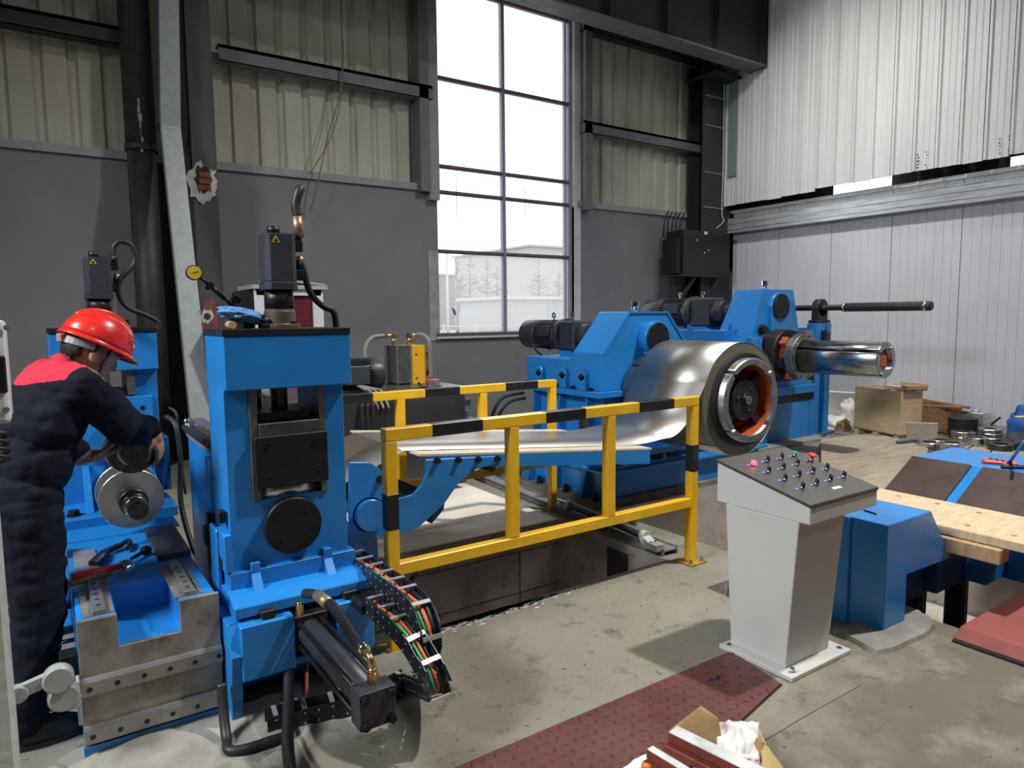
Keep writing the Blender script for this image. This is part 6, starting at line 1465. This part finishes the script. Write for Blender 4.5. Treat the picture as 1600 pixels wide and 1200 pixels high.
# timber lying in the saddle
zt_ = .44
q = [at(1376, 764, z=zt_), at(1600, 806, z=zt_), at(1600, 846, z=zt_), at(1470, 824, z=zt_)]
xa_, xb_ = q[3].x, q[0].x; xa_ = .5*(q[2].x+q[3].x); xb_ = .5*(q[0].x+q[1].x)
tb = thing('timber_board', (.5*(xa_+xb_), 2.0, .35), 'pale thick timber board with nail holes lying in the coil car saddle', 'board')
yn = at(1592, 852, z=zt_).y-.02; yf_ = max(q[0].y, 2.45)
b = MB(); b.box(xa_, xb_, yn, yf_, zt_-.05, zt_); b.build('board', WOODL, tb, bevel=.004)
for px, py in ((1404, 775), (1465, 787), (1530, 801), (1512, 821), (1585, 837)):
    p = at(px, py, z=zt_); b = MB(); b.cyl((p.x, p.y, zt_), (p.x, p.y, zt_+.001), .016, n=10); b.build('nail_dent', WOODD, tb)
b = MB(); b.box(xa_-.05, xa_+.07, yn+.10, yf_-.25, zt_-.13, zt_-.051); tag(b.build('timber_batten', mat('batten_wood', (.45, .30, .16), .65, nscale=8, namt=.25, stretch=(1, 5, 1)), bevel=.004), 'square timber batten under the edge of the pale board', 'batten')
# pliers and red strap on the car
p = at(1562, 722, z=zc_+.01)
rs = thing('red_tray', (p.x, p.y, zc_), 'shallow red plastic tray lying on the blue top of the coil car', 'tray')
b = MB(); ang = .5
b.obox((p.x, p.y, zc_+.012), (.10, .20, .022), (0, 0, ang)); b.build('tray', mat('orange_red_plastic', (.75, .07, .02), .4), rs, bevel=.008)
b = MB()
for i in range(4): b.obox((p.x+.01*i-.015, p.y-.06+i*.04, zc_+.0245), (.06, .02, .002), (0, 0, ang)); 
b.build('tray_slots', BLK, rs)
p = at(1586, 729, z=zc_+.012); pl_ = thing('pliers', (p.x, p.y, zc_), 'grey pliers lying next to the red tray on the coil car', 'pliers')
b = MB(); b.obox((p.x-.02, p.y, zc_+.01), (.03, .16, .018), (0, 0, .9)); b.build('handle', BOX, pl_, bevel=.004)
b = MB(); b.obox((p.x+.02, p.y+.01, zc_+.01), (.03, .14, .018), (0, 0, .5)); b.build('handle', BOX, pl_, bevel=.004)
b = MB(); b.obox((p.x+.02, p.y+.06, zc_+.01), (.03, .05, .016), (0, 0, .6)); b.build('jaw', RAILM, pl_, bevel=.004)
b = MB(); q0 = at(1373, 768, z=zc_+.003); b.tube([at(1350, 797, z=zc_+.004), at(1369, 803, z=zc_+.004)], .004, n=6); tag(b.build('wire_offcut', RUB), 'thin black wire offcut on the near blue arm of the coil car', 'wire')

# ---- red floor cover plate at the right
b = MB(); X0 = 3.66; Y0 = 1.525
b.hexa([(X0, .35, .012), (6.4, .35, .012), (6.4, Y0, .012), (X0, Y0, .012), (X0+.03, .35, .07), (6.4, .35, .085), (6.4, Y0-.02, .085), (X0+.05, Y0-.02, .07)])
fc = thing('floor_cover', (4.6, 1.0, 0), 'red painted steel floor cover with a raised edge next to the mortar patch', 'floor plate')
b.build('cover_plate', REDPL, fc, bevel=.004)
b = MB(); b.box(X0-.02, 6.4, .35, Y0-.01, .0, .012); b.build('gap_shade_strip', BLK, fc)  # shade of the gap under the raised cover, put in as black
# ---- mortar patch
rr = random.Random(2)
corner = [at(a, c, z=0) for a, c in ((1297, 988), (1330, 1004), (1368, 1026), (1420, 1010), (1462, 985), (1455, 968), (1418, 950), (1390, 955), (1345, 972))]
b = MB(); n = len(corner); cen = sum((p for p in corner), V((0, 0, 0)))/n
ringp = []
for i in range(n):
    for j in range(4):
        p = corner[i].lerp(corner[(i+1) % n], j/4); ringp.append(p+V((rr.uniform(-.008, .008), rr.uniform(-.008, .008), 0)))
m_ = len(ringp)
b.v = [V((p.x, p.y, 0)) for p in ringp]+[V((p.x, p.y, .022)).lerp(V((cen.x, cen.y, .022)), .05) for p in ringp]+[V((cen.x, cen.y, .03))]
for i in range(m_):
    j = (i+1) % m_; b.f += [(i, j, m_+j, m_+i), (m_+i, m_+j, 2*m_)]; b.sm += [False, False]; b.mi += [0, 0]
tag(b.build('mortar_patch', PATCH), 'rough dark grey mortar patch on the floor between console and coil car', 'mortar')
# rubble in the little floor pocket
for i in range(3):
    b = MB(); b.sphere((3.25+.06*i, 2.55+.05*(i % 2), -.085), .035, (1.2, .9, .7), n=7, m=4); b.v = [p+V((rr.uniform(-.01, .01), rr.uniform(-.01, .01), rr.uniform(-.01, .01))) for p in b.v]
    o = b.build('rubble_lump', PATCH); tag(o, 'lump of concrete rubble in the small floor pocket behind the console', 'rubble', 'rubble in the floor pocket')

# ---- boards on the floor beyond the pit
def sheet(name, pxs, z, th, m, label, cat):
    b = MB(); b.prism([at(a, c, z=z) for a, c in pxs], (0, 0, -th)); return tag(b.build(name, m), label, cat)
sheet('plywood_sheet', [(1283, 686), (1283, 735), (1412, 774), (1442, 742), (1450, 700), (1370, 676)], .06, .025, WOODG, 'weathered plywood sheet lying at the pit edge in front of the crate', 'board')
sheet('lower_board', [(1283, 757), (1405, 802), (1440, 760), (1300, 735)], .024, .02, mat('pale_weathered_board', (.42, .38, .29), .8, nscale=6, namt=.2), 'pale weathered board lying under the edge of the plywood sheet', 'board')
gb = mat('greenish_boards', (.38, .36, .27), .8, nscale=6, namt=.3)
sheet('scaffold_board', [(1495, 712), (1528, 693), (1552, 700), (1535, 718)], .05, .04, gb, 'greenish weathered board between the coil car and the steel rings', 'board')
sheet('scaffold_board', [(1538, 719), (1555, 700), (1600, 706), (1600, 722)], .05, .04, gb, 'greenish weathered board next to the blue bundle by the white wall', 'board')
sheet('scaffold_board', [(1462, 706), (1480, 690), (1526, 692), (1492, 711), (1470, 711)], .05, .04, gb, 'weathered board carrying the flat steel rings in front of the wall', 'board')
for (a, c, d, e, lab) in ((1402, 691, 1433, 688, 'blue painted steel offcut on the floor beside the crate'), (1284, 678, 1302, 673, 'blue steel offcut on the floor by the second decoiler')):
    b = MB(); b.bar(at(a, c, z=.08), at(d, e, z=.08), .05, .03); tag(b.build('steel_offcut', mat('worn_blue_bar', (.08, .12, .20), .5, .3), bevel=.004), lab, 'steel bar')
# ---- wooden crate
c0 = at(1405, 680, z=.10); c1 = at(1334, 666, z=.10); c2 = at(1433, 661, z=.10)
CRL = .34; ux = (c1-c0); uy = (c2-c0); ux.z = uy.z = 0
uy = V((.951, -.309, 0))*CRL
hc = zat(1411, 612, c0)-.10
cr_ = thing('wooden_crate', (c0+ux/2+uy/2)*1.0-V((0, 0, .10)), 'pale plywood crate on wooden feet standing by the white wall', 'crate')
def cpt(a, b_, z): return c0+ux*a+uy*b_+V((0, 0, z))
def slab(a0, a1, b0, b1, z0, z1): 
    m = MB(); m.hexa([cpt(a0, b0, z0), cpt(a1, b0, z0), cpt(a1, b1, z0), cpt(a0, b1, z0), cpt(a0, b0, z1), cpt(a1, b0, z1), cpt(a1, b1, z1), cpt(a0, b1, z1)]); return m
t_ = .03
slab(0, 1, 0, t_, 0, hc).build('side_panel', WOODC, cr_); slab(0, 1, 1-t_, 1, 0, hc).build('side_panel', WOODC, cr_)
slab(0, t_, t_, 1-t_, 0, hc).build('end_panel', WOODC, cr_); slab(1-t_, 1, t_, 1-t_, 0, hc).build('end_panel', WOODC, cr_)
slab(0, 1, 0, 1, -.02, 0).build('crate_floor', WOODD, cr_)
for a in (.02, .46, .88): slab(a, a+.1, 0, 1, -.10, -.02).build('foot_beam', WOODC, cr_)
for a in (.1, .35, .6, .85): slab(a, a+.06, t_, 1-t_, hc-.06, hc-.02).build('inner_batten', WOODL, cr_)
slab(-.06, .62, .55, .85, hc+.0, hc+.03).build('loose_lid_plank', WOODC, cr_); slab(-.08, .05, .1, 1.05, hc+.03, hc+.07).build('loose_lid_plank', mat('reddish_plank', (.46, .27, .15), .65), cr_)
slab(-.05, .42, .9, 1.1, hc, hc+.09).build('lid_batten', WOODC, cr_)
# ---- scrap around the crate
def crumple(name, px, py, w, h, m, label, cat, seed, flat=.5, z=.0, group=None):
    p = at(px, py, z=z); b = MB(); b.sphere((p.x, p.y, z+h*.0), 1, (w, w*.7, h), n=34, m=20, zmin=-.02)
    for i, q in enumerate(b.v):
        d = q-V((p.x, p.y, z)); nn2 = .55*(.4-1.6*abs(noise.noise(V((d.x*1.6/w, d.y*1.6/w, d.z*1.6/h+seed)))))+.22*(.4-2*abs(noise.noise(V((d.x*4/w, d.y*4/w, d.z*4/h+seed*2)))))
        b.v[i] = V((p.x+d.x*(1+.55*nn2), p.y+d.y*(1+.55*nn2), max(z+.001, z+d.z*(1+.6*nn2))))
    return tag(b.build(name, m), label, cat, group)
crumple('plastic_bag', 1310, 668, .22, .16, WHITEP, 'crumpled white plastic bag on the floor left of the crate', 'bag', 3)
crumple('plastic_bag', 1325, 660, .20, .32, PAPER, 'tall crumpled white plastic wrap leaning on the crate', 'bag', 8)
crumple('paper_scrap', 1290, 654, .22, .05, WHITEP, 'flat white paper scrap beside the second decoiler', 'paper', 5)
crumple('cardboard_scrap', 1318, 672, .12, .16, CARD, 'small brown cardboard scrap between the white bags', 'cardboard', 11)
p = at(1305, 655, z=0); b = MB(); b.obox((p.x+.15, p.y+.05, .22), (.04, .5, .42), (.0, -.35, .3)); tag(b.build('foam_sheet', WHITEP), 'white foam sheet leaning behind the plastic bags', 'sheet')
p = at(1300, 645, z=0); b = MB(); b.obox((p.x+.3, p.y+.1, .30), (.02, .5, .5), (.5, -.2, .2)); tag(b.build('cardboard_sheet', CARD), 'brown cardboard sheet leaning at the white wall near the decoiler', 'cardboard')
p = at(1279, 651, z=0); b = MB(); b.obox((p.x+.1, p.y+.1, .12), (.10, .10, .24), (0, 0, .3)); tag(b.build('brick_block', WOODD), 'small brown block standing beside the blue decoiler base', 'block')
b = MB(); b.obox(at(1440, 676, z=.13), (.03, .34, .26), (.0, -.2, .7)); tag(b.build('plywood_offcut', mat('pale_ply_offcut', (.55, .50, .42), .7, nscale=6, namt=.2)), 'pale plywood offcut leaning against the crate foot', 'board')
wp = thing('scrap_box', at(1462, 672, z=0)+V((-.3, -.1, 0)), 'broken brown wooden box lying beside the crate', 'scrap wood')
c_ = at(1464, 668, z=0)+V((-.5, -.10, 0))
b = MB(); b.obox((c_.x, c_.y, .18), (.04, .62, .32), (0, .12, .12)); b.build('box_side', WOODD, wp)
b = MB(); b.obox((c_.x+.35, c_.y+.05, .20), (.04, .62, .34), (0, -.1, .12)); b.build('box_side', WOODD, wp)
b = MB(); b.obox((c_.x+.18, c_.y+.3, .18), (.4, .04, .3), (0, 0, .12)); b.build('box_end', WOODD, wp)
b = MB(); b.obox((c_.x+.15, c_.y-.05, .40), (.10, .75, .025), (.12, .0, .25)); b.build('loose_slat', WOODD, wp)
b = MB(); b.obox((c_.x+.05, c_.y-.1, .37), (.08, .6, .025), (-.05, .1, -.1)); b.build('loose_slat', MATS['reddish_plank'], wp)
for i, (px, py, h, a) in enumerate(((1440, 648, .42, .5), (1446, 652, .36, -.4), (1436, 655, .30, .2))):
    p = at(px, py+12, z=0); b = MB(); b.obox((p.x+.2, p.y+.1, h*.6), (.05, .05 if i else .3, h*1.2), (a*.6, .2, .3*i)); tag(b.build('scrap_plank', [WOODD, CARD, WOODL][i]), ('brown scrap plank propped behind the crate', 'cardboard coloured stake propped behind the crate', 'pale thin stake propped behind the crate')[i], 'plank')
p = at(1503, 684, z=0); b = MB(); b.lathe((p.x, p.y, 0), (0, 0, 1), [(0, .001), (0, .14), (.05, .16), (.26, .17), (.28, .12), (.28, .001)], n=18); tag(b.build('black_bucket', RUB), 'black bucket standing between the scrap box and the paint tin', 'bucket')
pt = thing('paint_tin', at(1523, 677, z=0), 'dull silver paint tin standing at the white wall', 'tin'); p = at(1523, 677, z=0)
b = MB(); b.box(p.x-.14, p.x+.14, p.y-.14, p.y+.14, 0, .30); b.build('tin_body', GALVW, pt, bevel=.015)
b = MB(); b.cyl((p.x, p.y, .30), (p.x, p.y, .32), .05, n=16); b.build('tin_lid', GALVW, pt)
b = MB(); b.box(p.x-.145, p.x-.141, p.y-.06, p.y+.02, .15, .22); b.build('red_mark', REDC, pt)
# ---- steel rings
ring_px = [(1452, 697, .055, 1, 'thin bright steel ring lying flat beside the plywood sheet'), (1470, 694, .06, 1, 'bright steel ring with foil lying behind the front ring'), (1487, 704, .10, 1, 'wide bright steel ring, the front one of the rings by the coil car'),
           (1505, 688, .11, 2, 'pair of stacked bright steel rings beside the bucket'), (1524, 694, .09, 1, 'dull steel ring standing next to the stacked pair'), (1548, 688, .12, 3, 'tall stack of bright steel rings in front of the paint tin'), (1563, 702, .07, 1, 'small dark steel ring near the blue bundle')]
FOIL = mat('wrapped_ring_steel', (.66, .65, .63), .2, 1., nscale=20, namt=.3, bump=.3, bscale=40)
for px, py, h, ns, lab in ring_px:
    p = at(px, py, z=.055)
    t = thing('knife_ring', (p.x, p.y, .05), lab, 'steel ring', 'steel knife rings on the boards')
    for i in range(ns):
        b = MB(); hh = h/ns if ns > 1 else h; hh = max(hh, .045)
        b.lathe((p.x+.02*i, p.y+.015*i, .051+i*(hh+.004)), (0, 0, 1), [(0, .075), (0, .123), (.006, .128), (hh-.006, .128), (hh, .123), (hh, .075)], n=24, closed=True); b.build('ring', FOIL if px != 1563 else DKST, t)
b = MB(); q = at(1548, 664, z=.25); b.bar(q, q+V((.05, -.08, .10)), .02, .02); tag(b.build('steel_pin', BOX), 'short dark pin standing on top of the ring stack', 'pin')
# ---- blue bundle and brush at the right edge
crumple('work_jacket', 1612, 690, .36, .48, mat('blue_workwear', (.03, .12, .42), .85, nscale=6, namt=.35, bump=.3, bscale=12), 'crumpled blue work jacket heaped at the foot of the white wall', 'jacket', 13)
crumple('dark_sack', 1590, 700, .22, .18, mat('dark_sack', (.05, .055, .07), .8, nscale=6, namt=.3), 'dark sack lying in front of the blue jacket', 'sack', 17)
b = MB(); q = at(1588, 652, z=.62); b.prism([q, q+V((.25, -.25, .02)), q+V((.4, -.3, -.16))], (0, .02, .01)); tag(b.build('straw_hat_brim', mat('straw', (.50, .42, .24), .8)), 'pale straw coloured flap sticking out above the blue jacket', 'flap')
bs_ = thing('long_brush', at(1578, 722, z=zc_), 'blue handled brush leaning across the coil car top', 'brush')
b = MB(); b.cyl(at(1578, 722, z=zc_+.02), at(1600, 690, z=zc_+.22), .010, n=10); b.build('handle', mat('blue_handle', (.04, .20, .55), .4), bs_)
b = MB(); q = at(1577, 724, z=zc_+.012); b.obox(q, (.05, .03, .02), (0, 0, .4)); b.build('brush_head', BOX, bs_)

# ---- packing waste in the front
fg = thing('cardboard_box', (1.95, 1.45, 0), 'torn brown cardboard box flaps around red steel bars on the floor', 'cardboard')
zz0 = .10
def flap(name, pxs, zs, m):
    b = MB(); q = [at(a, c, z=z) for (a, c), z in zip(pxs, zs)]
    if len(q) == 4: b.grid(lambda u, v: q[0].lerp(q[1], u).lerp(q[3].lerp(q[2], u), v)+V((0, 0, .012*math.sin(u*3.1)*math.sin(v*3.1))), 8, 8)
    else: b.add(q, [tuple(range(len(q)))])
    return b.build(name, m, fg, solid=.005)
flap('back_flap', [(1046, 1140), (1096, 1103), (1122, 1122), (1130, 1172)], [.06, .16, .15, .05], CARD)
flap('back_flap_low', [(1046, 1140), (1130, 1172), (1128, 1198), (1060, 1160)], [.06, .05, .03, .03], CARD)
flap('side_flap', [(1187, 1139), (1192, 1158), (1235, 1215), (1192, 1215)], [.13, .12, .04, .05], mat('tan_cardboard', (.50, .37, .14), .8, nscale=9, namt=.15))
flap('inner_flap', [(1182, 1152), (1192, 1158), (1195, 1200), (1176, 1185)], [.12, .12, .05, .05], CARD)
def rbar(pa, pb, w, h, z, label):
    t = thing('steel_bar', at(*pa, z=z), label, 'steel bar', 'red steel bars in the packing waste'); a = at(*pa, z=z); c = at(*pb, z=z); d = (c-a).normalized()
    b = MB(); b.bar(a, c, w, h); b.build('bar', REDSTEEL, t, bevel=.002)
    b = MB(); b.bar(a+V((0, 0, h/2+.001))+d*.004, c+V((0, 0, h/2+.001)), w*.98, .002); b.build('white_face', WHITEFILM, t)
    b = MB(); sd = V((-d.y, d.x, 0)); b.bar(a+sd*(-.6*w)+V((0, 0, -h*.9)), c+sd*(-.6*w)+V((0, 0, -h*.9)), w*.8, h*.6); b.build('lower_lip', REDSTEEL, t)
rbar((1050, 1146), (1230, 1235), .055, .035, .11, 'longer red steel bar with white faced top in front of the cardboard')
rbar((1014, 1175), (1120, 1240), .03, .035, .10, 'narrow red steel bar with white edge at the front of the packing waste')
def cloth(u, v):
    p = at(1120+66*u, 1122+58*v, z=.10); ed = min(1, 6*min(u, 1-u, v, 1-v)); s = ed*(.022*(.5-2*abs(noise.noise(V((u*2.0, v*2.0, 4)))))+.008*(.5-2*abs(noise.noise(V((u*5, v*5, 1))))))
    e = .012*noise.noise(V((u*9, v*9, 8)))
    return (p.x+e, p.y+e, .085+.03*math.sin(u*PI)*math.sin(v*PI)+s)
b = MB(); b.grid(cloth, 26, 24); tag(b.build('crumpled_wrap', PAPER, solid=.003), 'crumpled white wrapping paper lying on the cardboard box', 'wrapping')
def cloth2(u, v):
    p = at(1145+55*u, 1180+30*v, z=.06); return (p.x, p.y, .055+.03*noise.noise(V((u*5, v*4, 9)))+.02*math.sin(u*PI))
b = MB(); b.grid(cloth2, 18, 10); tag(b.build('pink_wrap', mat('pinkish_wrap', (.60, .44, .42), .8, nscale=16, namt=.3), solid=.003), 'pinkish crumpled paper below the white wrapping', 'wrapping')
def cloth3(u, v):
    p = at(965+48*u, 1205-25*v*u, z=.03); return (p.x, p.y, .025+.02*noise.noise(V((u*4, v*4, 2)))+.02*u)
b = MB(); b.grid(cloth3, 14, 8); tag(b.build('plastic_film', mat('pale_film', (.66, .68, .70), .35), solid=.002), 'pale plastic film spread on the red chequer plate', 'film')
b = MB(); q = at(1003, 1196, z=.07); b.cyl(q, q+V((.02, -.03, 0)), .012, n=12); tag(b.build('orange_cap', mat('orange_cap', (.80, .18, .03), .4)), 'small orange plastic cap beside the narrow red bar', 'cap')
